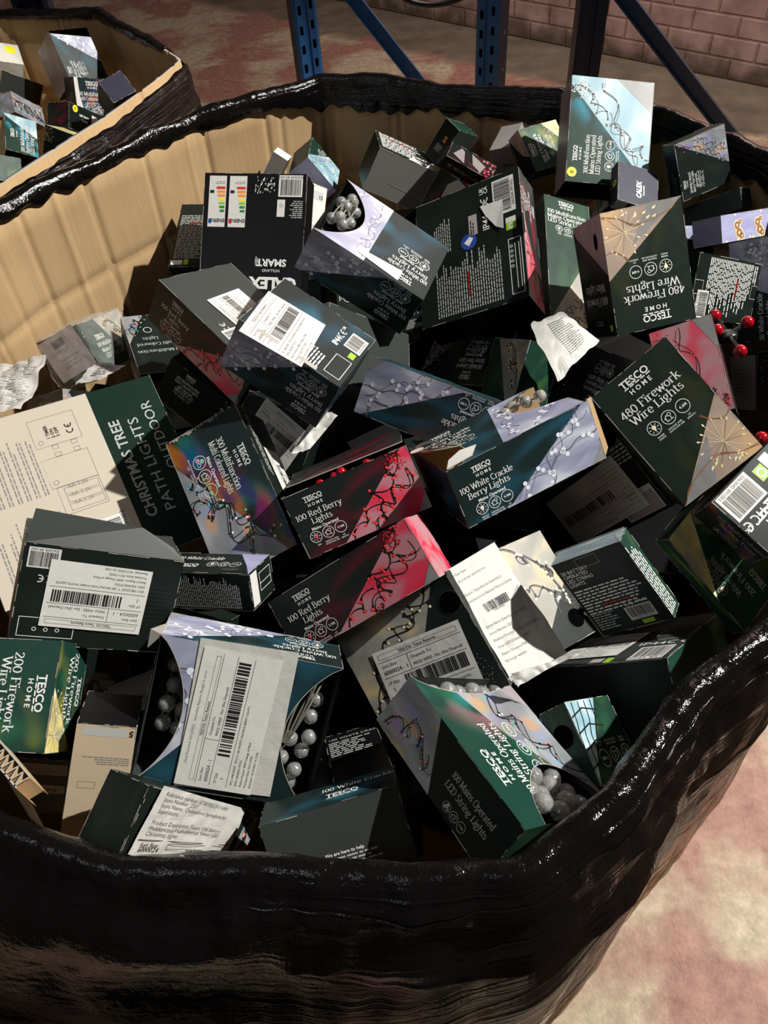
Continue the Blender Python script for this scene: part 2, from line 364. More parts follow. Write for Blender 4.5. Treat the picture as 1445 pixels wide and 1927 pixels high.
def brick_mat():
    m, nt, p = _mat('painted_brick')
    uv = nt.nodes.new('ShaderNodeUVMap')
    br = nt.nodes.new('ShaderNodeTexBrick')
    br.inputs['Scale'].default_value = 1.0
    br.inputs['Brick Width'].default_value = 0.27; br.inputs['Row Height'].default_value = 0.105
    br.inputs['Mortar Size'].default_value = 0.009; br.inputs['Mortar Smooth'].default_value = 0.6
    br.inputs['Color1'].default_value = (0.56, 0.40, 0.36, 1); br.inputs['Color2'].default_value = (0.66, 0.50, 0.45, 1)
    br.inputs['Mortar'].default_value = (0.50, 0.33, 0.28, 1)
    nt.links.new(uv.outputs['UV'], br.inputs['Vector'])
    n = nt.nodes.new('ShaderNodeTexNoise'); n.inputs['Scale'].default_value = 6; n.inputs['Detail'].default_value = 8
    nt.links.new(uv.outputs['UV'], n.inputs['Vector'])
    r = ramp(nt, n.outputs['Fac'], [(0.35, (0.62, 0.55, 0.52)), (0.62, (1.05, 1.0, 1.0))])
    mx = nt.nodes.new('ShaderNodeMix'); mx.data_type = 'RGBA'; mx.blend_type = 'MULTIPLY'; mx.inputs['Factor'].default_value = 0.9
    nt.links.new(br.outputs['Color'], mx.inputs['A']); nt.links.new(r, mx.inputs['B'])
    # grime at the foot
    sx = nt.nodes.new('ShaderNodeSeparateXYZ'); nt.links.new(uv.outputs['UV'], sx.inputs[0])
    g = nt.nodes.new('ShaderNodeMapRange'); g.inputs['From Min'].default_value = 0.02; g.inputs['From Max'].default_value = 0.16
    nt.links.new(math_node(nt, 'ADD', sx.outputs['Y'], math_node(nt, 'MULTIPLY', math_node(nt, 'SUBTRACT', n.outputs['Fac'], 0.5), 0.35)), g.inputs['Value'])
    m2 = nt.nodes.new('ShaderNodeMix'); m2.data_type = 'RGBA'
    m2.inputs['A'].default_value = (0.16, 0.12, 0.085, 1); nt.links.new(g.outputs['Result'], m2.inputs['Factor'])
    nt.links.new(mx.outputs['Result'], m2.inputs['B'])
    nt.links.new(m2.outputs['Result'], p.inputs['Base Color']); p.inputs['Roughness'].default_value = 0.6
    h = math_node(nt, 'ADD', math_node(nt, 'MULTIPLY', br.outputs['Fac'], -1.0), math_node(nt, 'MULTIPLY', n.outputs['Fac'], 0.5))
    b = nt.nodes.new('ShaderNodeBump'); b.inputs['Strength'].default_value = 0.8; b.inputs['Distance'].default_value = 0.012
    nt.links.new(h, b.inputs['Height']); nt.links.new(b.outputs['Normal'], p.inputs['Normal'])
brick_mat()
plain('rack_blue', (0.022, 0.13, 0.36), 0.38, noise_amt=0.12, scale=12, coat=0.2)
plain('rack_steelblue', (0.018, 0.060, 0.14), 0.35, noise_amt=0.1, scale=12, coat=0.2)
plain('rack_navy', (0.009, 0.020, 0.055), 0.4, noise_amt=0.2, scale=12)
plain('steel', (0.35, 0.33, 0.30), 0.4, metal=0.8)
plain('cable_black', (0.015, 0.013, 0.012), 0.5)
plain('wood', (0.30, 0.20, 0.11), 0.8, noise_amt=0.2, scale=20)

# ---------------------------------------------------------------- mesh helpers
class MB:
    def __init__(s):
        s.v = []; s.f = []; s.m = []; s.uv = []; s.names = []
    def mi(s, mat):
        if mat not in s.names: s.names.append(mat)
        return s.names.index(mat)
    def poly(s, pts, mat, uvs=None):
        b = len(s.v); s.v.extend(pts); s.f.append(tuple(range(b, b + len(pts)))); s.m.append(s.mi(mat))
        s.uv.extend(uvs if uvs else [(0, 0)] * len(pts))
    def mesh(s, name):
        me = bpy.data.meshes.new(name)
        me.from_pydata([tuple(p) for p in s.v], [], s.f)
        for n in s.names: me.materials.append(MATS[n])
        me.polygons.foreach_set('material_index', s.m)
        uvl = me.uv_layers.new(name='UVMap')
        flat = [c for u in s.uv for c in u]
        uvl.data.foreach_set('uv', flat)
        me.update()
        return me
    def build(s, name, parent=None, smooth=False):
        me = s.mesh(name)
        if smooth: me.polygons.foreach_set('use_smooth', [True] * len(me.polygons))
        o = bpy.data.objects.new(name, me); COL.objects.link(o)
        if parent: o.parent = parent
        return o

def tag(o, label=None, cat=None, group=None, kind=None):
    if label: o['label'] = label
    if cat: o['category'] = cat
    if group: o['group'] = group
    if kind: o['kind'] = kind
    return o

def empty(name, loc, label, cat, group=None, rot=None):
    o = bpy.data.objects.new(name, None); COL.objects.link(o)
    o.empty_display_size = 0.02
    if rot is not None:
        o.matrix_world = Matrix.Translation(Vector(loc)) @ rot.to_4x4()
    else:
        o.location = loc
    return tag(o, label, cat, group)

def clip(poly, reg):
    """Sutherland-Hodgman, reg convex CCW"""
    out = poly
    n = len(reg)
    for i in range(n):
        ax, ay = reg[i]; bx, by = reg[(i + 1) % n]
        inp, out = out, []
        if not inp: return []
        def side(p): return (bx - ax) * (p[1] - ay) - (by - ay) * (p[0] - ax)
        for k in range(len(inp)):
            p, q = inp[k], inp[(k + 1) % len(inp)]
            sp, sq = side(p), side(q)
            if sp >= 0: out.append(p)
            if (sp >= 0) != (sq >= 0):
                t = sp / (sp - sq); out.append((p[0] + (q[0] - p[0]) * t, p[1] + (q[1] - p[1]) * t))
    return out

# sans glyphs come from Blender's own built-in font
_TC = {}
def text_mesh(s, bold):
    key = (s, bold)
    if key in _TC: return _TC[key]
    c = bpy.data.curves.new('type', 'FONT'); c.body = s; c.size = 1.0; c.resolution_u = 2; c.offset = bold
    o = bpy.data.objects.new('type', c)
    me = bpy.data.meshes.new_from_object(o)
    vs = [(v.co.x, v.co.y) for v in me.vertices]; fs = [tuple(p.vertices) for p in me.polygons]
    bpy.data.objects.remove(o); bpy.data.curves.remove(c); bpy.data.meshes.remove(me)
    w = (max(v[0] for v in vs) if vs else 0)
    _TC[key] = (vs, fs, w)
    return _TC[key]

# serif title face, drawn with a broad nib: each glyph = strokes in tenths of an em
def A(cx, cy, rx, ry, a0, a1, n=10):
    return [(cx + rx * math.cos(math.radians(a0 + (a1 - a0) * i / n)), cy + ry * math.sin(math.radians(a0 + (a1 - a0) * i / n))) for i in range(n + 1)]
SER = {
 'W': (9.4, [[(0.6,7),(2.8,0)], [(2.8,0),(4.7,6.6)], [(4.7,6.6),(6.8,0)], [(6.8,0),(8.8,7)]], [(0.6,7),(4.5,6.9),(8.8,7)]),
 'C': (6.4, [A(3.5,3.5,2.7,3.4,50,310,14)], []),
 'B': (5.8, [[(1.3,0),(1.3,7)], [(1.3,7),(2.9,7)]+A(2.9,5.4,1.6,1.6,90,-90)+[(1.3,3.8)], [(1.3,3.8),(3.1,3.8)]+A(3.1,1.9,1.9,1.9,90,-90)+[(1.3,0)]], [(0.8,7),(0.8,0)]),
 'R': (6.2, [[(1.3,0),(1.3,7)], [(1.3,7),(3.0,7)]+A(3.0,5.3,1.7,1.7,90,-90)+[(1.3,3.6)], [(3.0,3.6),(5.4,0)]], [(1.0,7),(1.3,0),(5.5,0)]),
 'L': (5.3, [[(1.3,0),(1.3,7)], [(1.3,0.15),(4.8,0.15),(4.9,1.4)]], [(1.3,7),(1.1,0)]),
 'F': (5.4, [[(1.3,0),(1.3,7)], [(1.3,6.9),(4.9,6.9),(5.0,5.6)], [(1.3,3.7),(3.9,3.7)]], [(1.2,7),(1.3,0)]),
 'E': (5.6, [[(1.3,0),(1.3,7)], [(1.3,6.9),(4.9,6.9),(5.0,5.6)], [(1.3,3.7),(3.9,3.7)], [(1.3,0.1),(5.0,0.1),(5.2,1.4)]], [(1.1,7),(1.1,0)]),
 'M': (8.4, [[(1.3,0),(1.3,7)], [(1.3,7),(4.1,0.4)], [(4.1,0.4),(6.9,7)], [(6.9,7),(6.9,0)]], [(1.0,7),(1.3,0),(6.9,0),(7.2,7)]),
 'O': (7.2, [A(3.6,3.5,3.0,3.4,0,360,18)], []),
 'D': (6.8, [[(1.3,0),(1.3,7)], [(1.3,7),(2.8,7)]+A(2.8,3.5,3.2,3.5,90,-90,12)+[(1.3,0)]], [(0.9,7),(0.9,0)]),
 'S': (5.0, [A(2.5,5.3,1.8,1.6,40,265,8)+A(2.5,1.8,1.9,1.8,85,-150,9)], []),
 'T': (5.8, [[(2.9,0),(2.9,7)], [(0.4,5.6),(0.5,6.9),(5.3,6.9),(5.4,5.6)]], [(2.9,0)]),
 'h': (5.6, [[(1.1,0),(1.1,7.4)], A(2.8,3.2,1.7,1.6,165,0,7)+[(4.5,0)]], [(0.8,7.4),(1.1,0),(4.5,0)]),
 'i': (2.3, [[(1.15,0),(1.15,4.8)], [(0.8,6.5),(1.5,6.5),(1.5,7.1),(0.8,7.1)]], [(0.9,4.8),(1.15,0)]),
 't': (3.5, [[(1.4,6.2),(1.4,1.2)]+A(2.3,1.1,0.9,1.0,180,320,5), [(0.3,4.7),(3.0,4.7)]], []),
 'e': (4.8, [[(0.7,2.7),(4.1,2.7)]+A(2.4,2.5,1.8,2.4,8,315,13)], []),
 'r': (3.9, [[(1.1,0),(1.1,4.8)], A(2.8,3.4,1.7,1.4,170,60,6)], [(0.9,4.8),(1.1,0)]),
 'a': (4.8, [A(2.2,3.5,1.5,1.3,150,0,6)+[(3.7,0.9),(4.3,0.1)], A(2.1,1.4,1.5,1.4,60,330,9)], []),
 'c': (4.4, [A(2.4,2.4,1.8,2.3,50,315,12)], []),
 'k': (5.2, [[(1.1,0),(1.1,7.4)], [(1.3,2.1),(3.9,4.7)], [(2.3,3.0),(4.5,0)]], [(0.8,7.4),(1.1,0),(4.5,0),(4.0,4.8)]),
 'l': (2.3, [[(1.15,0),(1.15,7.4)]], [(0.9,7.4),(1.15,0)]),
 'y': (4.9, [[(0.6,4.8),(2.5,0)], [(4.3,4.8),(2.1,-1.2),(1.2,-2.0),(0.5,-1.7)]], [(0.6,4.8),(4.3,4.8)]),
 'g': (4.9, [A(2.2,3.2,1.5,1.5,0,360,12), [(3.2,4.4),(4.6,4.7)], A(2.3,-0.9,1.7,1.0,110,430,12), [(1.4,1.9),(1.2,0.9),(2.0,0.2)]], []),
 's': (3.9, [A(1.95,3.6,1.3,1.1,40,265,7)+A(1.95,1.3,1.4,1.2,85,-150,8)], []),
 'd': (5.4, [[(4.1,7.4),(4.1,0.1)], A(2.5,2.4,1.8,2.3,40,320,12)], [(3.8,7.4),(4.4,0)]),
 'w': (7.2, [[(0.6,4.8),(2.2,0)], [(2.2,0),(3.6,4.6)], [(3.6,4.6),(5.2,0)], [(5.2,0),(6.6,4.8)]], [(0.6,4.8),(6.6,4.8)]),
 'o': (5.0, [A(2.5,2.4,2.0,2.3,0,360,14)], []),
 'u': (5.6, [[(1.1,4.8),(1.1,1.7)]+A(2.7,1.7,1.6,1.6,180,345,7), [(4.3,4.8),(4.3,0.1)]], [(0.8,4.8),(4.0,4.8),(4.6,0)]),
 'f': (3.4, [[(1.3,0),(1.3,6.0)]+A(2.4,6.1,1.1,1.2,180,50,5), [(0.3,4.7),(2.8,4.7)]], [(1.3,0)]),
 'n': (5.6, [[(1.1,0),(1.1,4.8)], A(2.8,3.2,1.7,1.6,165,0,7)+[(4.5,0)]], [(0.8,4.8),(1.1,0),(4.5,0)]),
 'm': (8.6, [[(1.1,0),(1.1,4.8)], A(2.7,3.2,1.6,1.6,165,0,7)+[(4.3,0)], A(5.9,3.2,1.6,1.6,165,0,7)+[(7.5,0)]], [(0.8,4.8),(1.1,0),(4.3,0),(7.5,0)]),
 'p': (5.4, [[(1.1,4.8),(1.1,-2.2)], A(2.8,2.4,1.8,2.3,140,-140,12)], [(0.8,4.8),(1.1,-2.2)]),
 '0': (5.0, [A(2.5,3.3,1.9,3.2,0,360,16)], []),
 '1': (3.4, [[(1.8,0),(1.8,6.6),(0.7,5.7)]], [(1.8,0)]),
 '2': (4.7, [A(2.2,4.8,1.6,1.7,160,-20,8)+[(0.6,0.2),(4.2,0.2),(4.3,1.2)]], []),
 '3': (4.7, [A(2.2,5.0,1.5,1.5,150,-70,8), A(2.2,1.8,1.8,1.8,80,-150,9)], []),
 '4': (5.0, [[(3.4,0),(3.4,6.6),(0.4,1.8),(4.6,1.8)]], [(3.4,0)]),
 '8': (4.8, [A(2.4,5.0,1.4,1.5,-90,270,12), A(2.4,1.75,1.8,1.75,90,450,14)], []),
}
def serif_polys(s):
    """polygons of a word in em units (cap height 0.7)"""
    polys = []; x = 0.0
    for ch in s:
        if ch == ' ': x += 0.26; continue
        if ch not in SER: x += 0.4; continue
        adv, strokes, ser = SER[ch]
        for st in strokes:
            for (x0, y0), (x1, y1) in zip(st[:-1], st[1:]):
                dx, dy = x1 - x0, y1 - y0; L = math.hypot(dx, dy)
                if L < 1e-6: continue
                wv = 0.42 + 0.62 * abs(dy) / L
                nx, ny = -dy / L * wv / 2, dx / L * wv / 2
                ex, ey = dx / L * 0.12, dy / L * 0.12
                polys.append([((x0 - ex - nx) / 10 + x, (y0 - ey - ny) / 10), ((x1 + ex - nx) / 10 + x, (y1 + ey - ny) / 10),
                              ((x1 + ex + nx) / 10 + x, (y1 + ey + ny) / 10), ((x0 - ex + nx) / 10 + x, (y0 - ey + ny) / 10)])
        for (sx_, sy_) in ser:
            yy = sy_ - 0.2 if sy_ > 2 else sy_ + 0.2
            polys.append([((sx_ - 1.05) / 10 + x, (yy - 0.2) / 10), ((sx_ + 1.05) / 10 + x, (yy - 0.2) / 10),
                          ((sx_ + 1.05) / 10 + x, (yy + 0.2) / 10), ((sx_ - 1.05) / 10 + x, (yy + 0.2) / 10)])
        x += adv / 10 + 0.01
    return polys, x

class Face:
    """2-D drawing surface laid on one panel of a carton (local frame)"""
    def __init__(s, mb, o, u, v, n, w, h, regs=None, rng=None):
        s.mb, s.o, s.u, s.v, s.n, s.w, s.h = mb, Vector(o), Vector(u), Vector(v), Vector(n), w, h
        s.full = regs is None
        s.regs = regs or [[(0, 0), (w, 0), (w, h), (0, h)]]
        s.rng = rng or random.Random(1)
        s.T = lambda x, y: (x, y)          # art -> panel transform
        s.aw, s.ah = w, h
    def turn(s, q):
        w, h = s.w, s.h
        s.T = [lambda x, y: (x, y), lambda x, y: (w - y, x), lambda x, y: (w - x, h - y), lambda x, y: (y, h - x)][q]
        s.aw, s.ah = (w, h) if q % 2 == 0 else (h, w)
        return s
    def place(s, cx, cy, ang):
        """sub-frame: origin at cx,cy turned by ang"""
        c, t = math.cos(ang), math.sin(ang)
        s.T = lambda x, y: (cx + c * x - t * y, cy + t * x + c * y)
        return s
    def poly(s, pts, mat, layer=1):
        P = [s.T(*p) for p in pts]
        a = 0
        for i in range(len(P)):
            x0, y0 = P[i]; x1, y1 = P[(i + 1) % len(P)]; a += x0 * y1 - x1 * y0
        if a < 0: P = P[::-1]
        inside = s.full and all(-1e-9 <= x <= s.w + 1e-9 and -1e-9 <= y <= s.h + 1e-9 for x, y in P)
        off = s.n * (0.00012 + 0.00012 * layer)
        for r in s.regs:
            q = P if inside else clip(P, r)
            if len(q) >= 3:
                s.mb.poly([s.o + s.u * x + s.v * y + off for x, y in q], mat, [(x / s.w, y / s.h) for x, y in q])
            if inside: break
    def rect(s, x, y, w, h, mat, layer=1): s.poly([(x, y), (x + w, y), (x + w, y + h), (x, y + h)], mat, layer)
    def frame(s, x, y, w, h, t, mat, layer=1):
        s.rect(x, y, w, t, mat, layer); s.rect(x, y + h - t, w, t, mat, layer); s.rect(x, y, t, h, mat, layer); s.rect(x + w - t, y, t, h, mat, layer)
    def line(s, pts, t, mat, layer=2):
        for (x0, y0), (x1, y1) in zip(pts[:-1], pts[1:]):
            dx, dy = x1 - x0, y1 - y0; L = math.hypot(dx, dy)
            if L < 1e-9: continue
            nx, ny = -dy / L * t / 2, dx / L * t / 2; ex, ey = dx / L * t * .3, dy / L * t * .3
            s.poly([(x0 - ex - nx, y0 - ey - ny), (x1 + ex - nx, y1 + ey - ny), (x1 + ex + nx, y1 + ey + ny), (x0 - ex + nx, y0 - ey + ny)], mat, layer)
    def disc(s, x, y, r, mat, layer=2, n=12, ry=None):
        ry = ry or r
        s.poly([(x + r * math.cos(2 * math.pi * i / n), y + ry * math.sin(2 * math.pi * i / n)) for i in range(n)], mat, layer)
    def ring(s, x, y, r, t, mat, layer=2, n=20):
        s.line([(x + r * math.cos(2 * math.pi * i / n), y + r * math.sin(2 * math.pi * i / n)) for i in range(n + 1)], t, mat, layer)
    def text(s, st, x, y, size, mat='ink_white', align='C', bold=0.0, rot=0.0, sx=1.0, layer=3):
        if 'C\u20ac' in st:      # the two-arc conformity mark is drawn, not typed
            pre = st.replace('C\u20ac', '').strip()
            w0 = text_mesh(pre, bold)[2] * size * sx if pre else 0
            tot = w0 + size * 1.75; x0 = x - tot / 2 if align == 'C' else x
            if pre: s.text(pre, x0, y, size, mat, 'L', bold, rot, sx, layer)
            r = size * .36; x1 = x0 + w0 + (size * .15 if pre else 0)
            for k in range(2):
                cx, cy = x1 + r + k * r * 2.3, y + r
                s.line([(cx + r * math.cos(math.radians(a)), cy + r * math.sin(math.radians(a))) for a in range(75, 286, 15)], size * .13, mat, layer)
                if k: s.line([(cx - r, cy), (cx - r * .1, cy)], size * .12, mat, layer)
            return
        vs, fs, w = text_mesh(st, bold)
        off = {'C': -w / 2, 'L': 0, 'R': -w}[align]
        c, t = math.cos(rot), math.sin(rot)
        def tr(p):
            a, b = (p[0] + off) * size * sx, p[1] * size
            return (x + c * a - t * b, y + t * a + c * b)
        for f in fs: s.poly([tr(vs[i]) for i in f], mat, layer)
    def serif(s, st, x, y, size, mat='ink_white', align='C', layer=3, maxw=None):
        polys, w = serif_polys(st)
        sx = 1.0
        if maxw and w * size > maxw: sx = maxw / (w * size)
        off = {'C': -w / 2, 'L': 0, 'R': -w}[align]
        for p in polys: s.poly([(x + (a + off) * size * sx, y + b * size) for a, b in p], mat, layer)
    def greek(s, x, y, w, rows, pitch, mat='ink_dim', layer=2, ragged=0.35, red=None):
        """a block of small print, word by word"""
        for i in range(rows):
            L = w * (1 - s.rng.random() * ragged); cx = x; yy = y - i * pitch
            while cx < x + L:
                ww = pitch * s.rng.uniform(0.8, 2.8)
                ww = min(ww, x + L - cx)
                if ww > pitch * 0.3:
                    s.rect(cx, yy, ww, pitch * 0.46, 'ink_red' if red is not None and i == red and .2 < (cx - x) / w < .62 else mat, layer)
                cx += ww + pitch * 0.42
    def barcode(s, x, y, w, h, layer=2, plate=True, digits=True):
        if plate: s.rect(x, y, w, h, 'paper_white', layer)
        cx = x + w * .07; y0 = y + (h * .2 if digits else h * .08)
        while cx < x + w * .93:
            bw = w * s.rng.choice([.008, .012, .02, .028])
            s.rect(cx, y0, bw, y + h * .93 - y0, 'ink_black', layer + 1)
            cx += bw + w * s.rng.choice([.008, .012, .02])
        if digits: s.text('5063045 891003', x + w / 2, y + h * .04, h * .18, 'ink_black', layer=layer + 1)
    # ---- marks
    def brand(s, x, y, size, mat='ink_white'):
        """five bold capitals over a row of slanted dashes"""
        s.text('TESCO', x, y, size, mat, bold=0.022, sx=1.0)
        vs, fs, w = text_mesh('TESCO', 0.022); w *= size
        for i in range(5):
            a = x - w / 2 + w * (i + .08) / 5; b = a + w * .15; yy = y - size * .2
            s.poly([(a, yy), (b, yy), (b + size * .10, yy + size * .12), (a + size * .10, yy + size * .12)], mat, 3)
    def home(s, x, y, size, mat='ink_white'): s.text('H O M E', x, y, size, mat, bold=0.02)
    def icons(s, x, y, r, kind, gap=2.3, mat='ink_white', length='9.9M', caps=True, nums=(0, 1, 2)):
        t = r * .10
        for k in nums:
            cx = x + (k - 1) * r * gap
            s.ring(cx, y, r, t, mat)
            if k == 0:
                if kind == 'multi':
                    for a, m_ in ((90, 'bulb_green'), (210, 'bulb_pink'), (330, 'ink_blue')):
                        px, py = cx + r * .42 * math.cos(math.radians(a)), y + r * .42 * math.sin(math.radians(a))
                        s.disc(px, py, r * .33, 'ink_white', 2); s.disc(px, py, r * .25, m_, 3)
                else:
                    bc = {'red': 'bulb_red', 'white': 'ink_white', 'warm': 'bulb_warm'}.get(kind, 'ink_white')
                    s.disc(cx, y + r * .12, r * .34, 'ink_white', 2); s.disc(cx, y + r * .12, r * .26, bc, 3)
                    s.rect(cx - r * .14, y - r * .42, r * .28, r * .28, bc, 3)
                    for a in range(0, 360, 45):
                        ca, sa = math.cos(math.radians(a)), math.sin(math.radians(a))
                        s.line([(cx + ca * r * .55, y + sa * r * .55), (cx + ca * r * .75, y + sa * r * .75)], t, mat)
            elif k == 1:
                s.line([(cx - r * .6, y), (cx - r * .15, y + r * .4), (cx + r * .05, y + r * .2)], t * 1.2, mat)
                s.line([(cx - r * .45, y), (cx - r * .45, y - r * .45), (cx - r * .1, y - r * .45)], t * 1.2, mat)
                s.line([(cx + r * .05, y - r * .45), (cx + r * .55, y - r * .45)], t, mat)
                s.line([(cx + r * .3, y - r * .45), (cx + r * .3, y + r * .1)], t, mat)
                s.ring(cx + r * .3, y + r * .32, r * .25, t, mat, n=10)
            else:
                s.text(length, cx, y - r * .2, r * .62, mat, bold=0.01)
            if caps:
                cp = [({'red': 'RED', 'multi': 'MULTICOLOUR', 'white': 'BRIGHT', 'warm': 'WARM'}.get(kind, 'WHITE'), 'LED' if kind == 'multi' else ('' if kind == 'red' else 'WHITE')), ('INDOOR AND', 'OUTDOOR USE'), ('LIT', 'LENGTH')][k]
                s.text(cp[0], cx, y - r * 1.6, r * .36, mat, bold=0.01)
                if cp[1]: s.text(cp[1], cx, y - r * 2.0, r * .36, mat, bold=0.01)

def wires(f, path, kind, amp, thick, loops=3, nb=10, jitter=0.5):
    """a drawn string of lights following a path of art points"""
    rng = f.rng
    wm = {'white': 'wire_gray', 'copper': 'wire_copper', 'gold': 'wire_copper'}.get(kind, 'wire_black')
    N = 46
    if kind == 'white': nb = max(3, nb // 2 + 1); loops = max(1, loops // 2); thick *= .7; amp *= .85
    for strand in range(3 if kind == 'white' else 2):
        pts = []
        ph = rng.uniform(0, 6)
        for i in range(N + 1):
            t = i / N; k = t * (len(path) - 1); a = min(int(k), len(path) - 2); fr = k - a
            x = path[a][0] * (1 - fr) + path[a + 1][0] * fr; y = path[a][1] * (1 - fr) + path[a + 1][1] * fr
            pts.append((x + amp * (math.sin(t * 6.283 * loops + ph) + .5 * math.sin(t * 17 + ph * 2)), y + amp * .8 * (math.cos(t * 6.283 * loops * 1.15 + ph) + .4 * math.sin(t * 23 + ph))))
        f.line(pts, thick, wm, 2)
        if strand == 0: f.line([(x + thick * 1.1, y + thick * .6) for x, y in pts], thick * .6, wm, 2)
        for b in range(nb):
            x, y = pts[int((b + .5) / nb * N)]
            a = rng.uniform(0, 6.28); L = thick * 4.5
            ex, ey = x + math.cos(a) * L, y + math.sin(a) * L
            if kind == 'white':
                f.line([(x, y), (ex, ey)], thick * .8, wm, 2); f.disc(ex, ey, amp * .50, 'bulb_white', 3, 14)
            elif kind in ('red', 'warm', 'blue', 'multi'):
                f.line([(x, y), (ex, ey)], thick * 1.9, wm, 2)
                bc = {'red': 'bulb_red', 'warm': 'bulb_warm', 'blue': 'bulb_star'}.get(kind) or rng.choice(['bulb_pink', 'bulb_green', 'bulb_blue', 'bulb_amber', 'bulb_star'])
                r = thick * (1.9 if kind == 'red' else 1.3)
                f.disc(ex, ey, r, bc, 3, 8)
                if kind == 'red': f.disc(ex, ey, r * .42, 'bulb_amber', 4, 6)

def burst(f, x, y, R, n=16, mat='wire_copper', tip='bulb_warm'):
    for i in range(n):
        a = 6.283 * i / n + f.rng.uniform(-.12, .12); r = R * f.rng.uniform(.6, 1.0)
        ex, ey = x + r * math.cos(a), y + r * math.sin(a)
        f.line([(x, y), (ex, ey)], R * .018, 'bulb_warm' if f.rng.random() < .5 else mat, 2)
        ca, sa = math.cos(a), math.sin(a); L = R * .2; W = R * .045
        f.poly([(ex, ey), (ex + ca * L * .6 - sa * W, ey + sa * L * .6 + ca * W), (ex + ca * L, ey + sa * L), (ex + ca * L * .6 + sa * W, ey + sa * L * .6 - ca * W)], tip, 3)

def art_wide(f, kind, lines, sub=None, b=(0.30, 0.95), tri=(0.28, 0.90), tx=0.215, length='9.9M', ts=0.092):
    """landscape lights carton front"""
    w, h = f.aw, f.ah; s = min(h, w * .46)
    pm = {'white': 'photo_white', 'red': 'photo_red', 'blue': 'photo_blue', 'multi': 'photo_multi', 'warm': 'photo_warm', 'copper': 'photo_copper', 'gold': 'photo_gold'}[kind]
    f.poly([(w * b[0], 0), (w, 0), (w, h), (w * b[1], h)], pm, 1)
    f.poly([(w * tri[1], 0), (w, 0), (w, h * tri[0])], 'photo_gray', 2)
    p0, p1 = b[0] + .10, min(b[1] + .05, .93)
    path = [(w * p0, h * .06), (w * (p0 * .6 + p1 * .4), h * .35), (w * (p0 * .3 + p1 * .7), h * .62), (w * p1, h * .92)]
    if kind == 'copper':
        burst(f, w * .75, h * .4, s * .3)
    elif kind == 'gold':
        for q in range(5): burst(f, w * f.rng.uniform(.5, 1), h * f.rng.uniform(0, .7), s * .2, 12, 'wire_copper')
    else:
        k2 = kind
        wires(f, path, k2, s * .085, s * .014, 4, 9)
        wires(f, [(w * min(1, p0 + .18), h * .02), (w * min(1, p0 + .3), h * .3), (w * .97, h * .6)], k2, s * .09, s * .013, 3, 7)
        if kind in ('red', 'blue'):
            for q in range(46):
                cx, cy = w * .87 + f.rng.gauss(0, .07) * s, h * .87 + f.rng.gauss(0, .09) * s; a = f.rng.uniform(0, 6.28); L = s * .035
                f.line([(cx, cy), (cx + L * math.cos(a), cy + L * math.sin(a))], s * .013, 'wire_black', 2)
                f.disc(cx + L * math.cos(a), cy + L * math.sin(a), s * .014, 'bulb_red' if kind == 'red' else 'bulb_star', 3, 6)
    x = w * tx
    f.brand(x, h - s * .195, s * .105)
    f.home(x, h - s * .30, s * .07)
    for i, L in enumerate(lines): f.serif(L, x, h - s * (.455 + .128 * i), s * .138, maxw=w * .37)
    if sub: f.text(sub, x, h - s * (.43 + .128 * len(lines)), s * .072, bold=0.02)
    f.icons(x, max(h * .2, h - s * (.80 + .10 * max(0, len(lines) - 2))), s * .095, kind if kind != 'blue' else 'white', length=length)

def s2(P): return [(p[0], p[1]) for p in P]

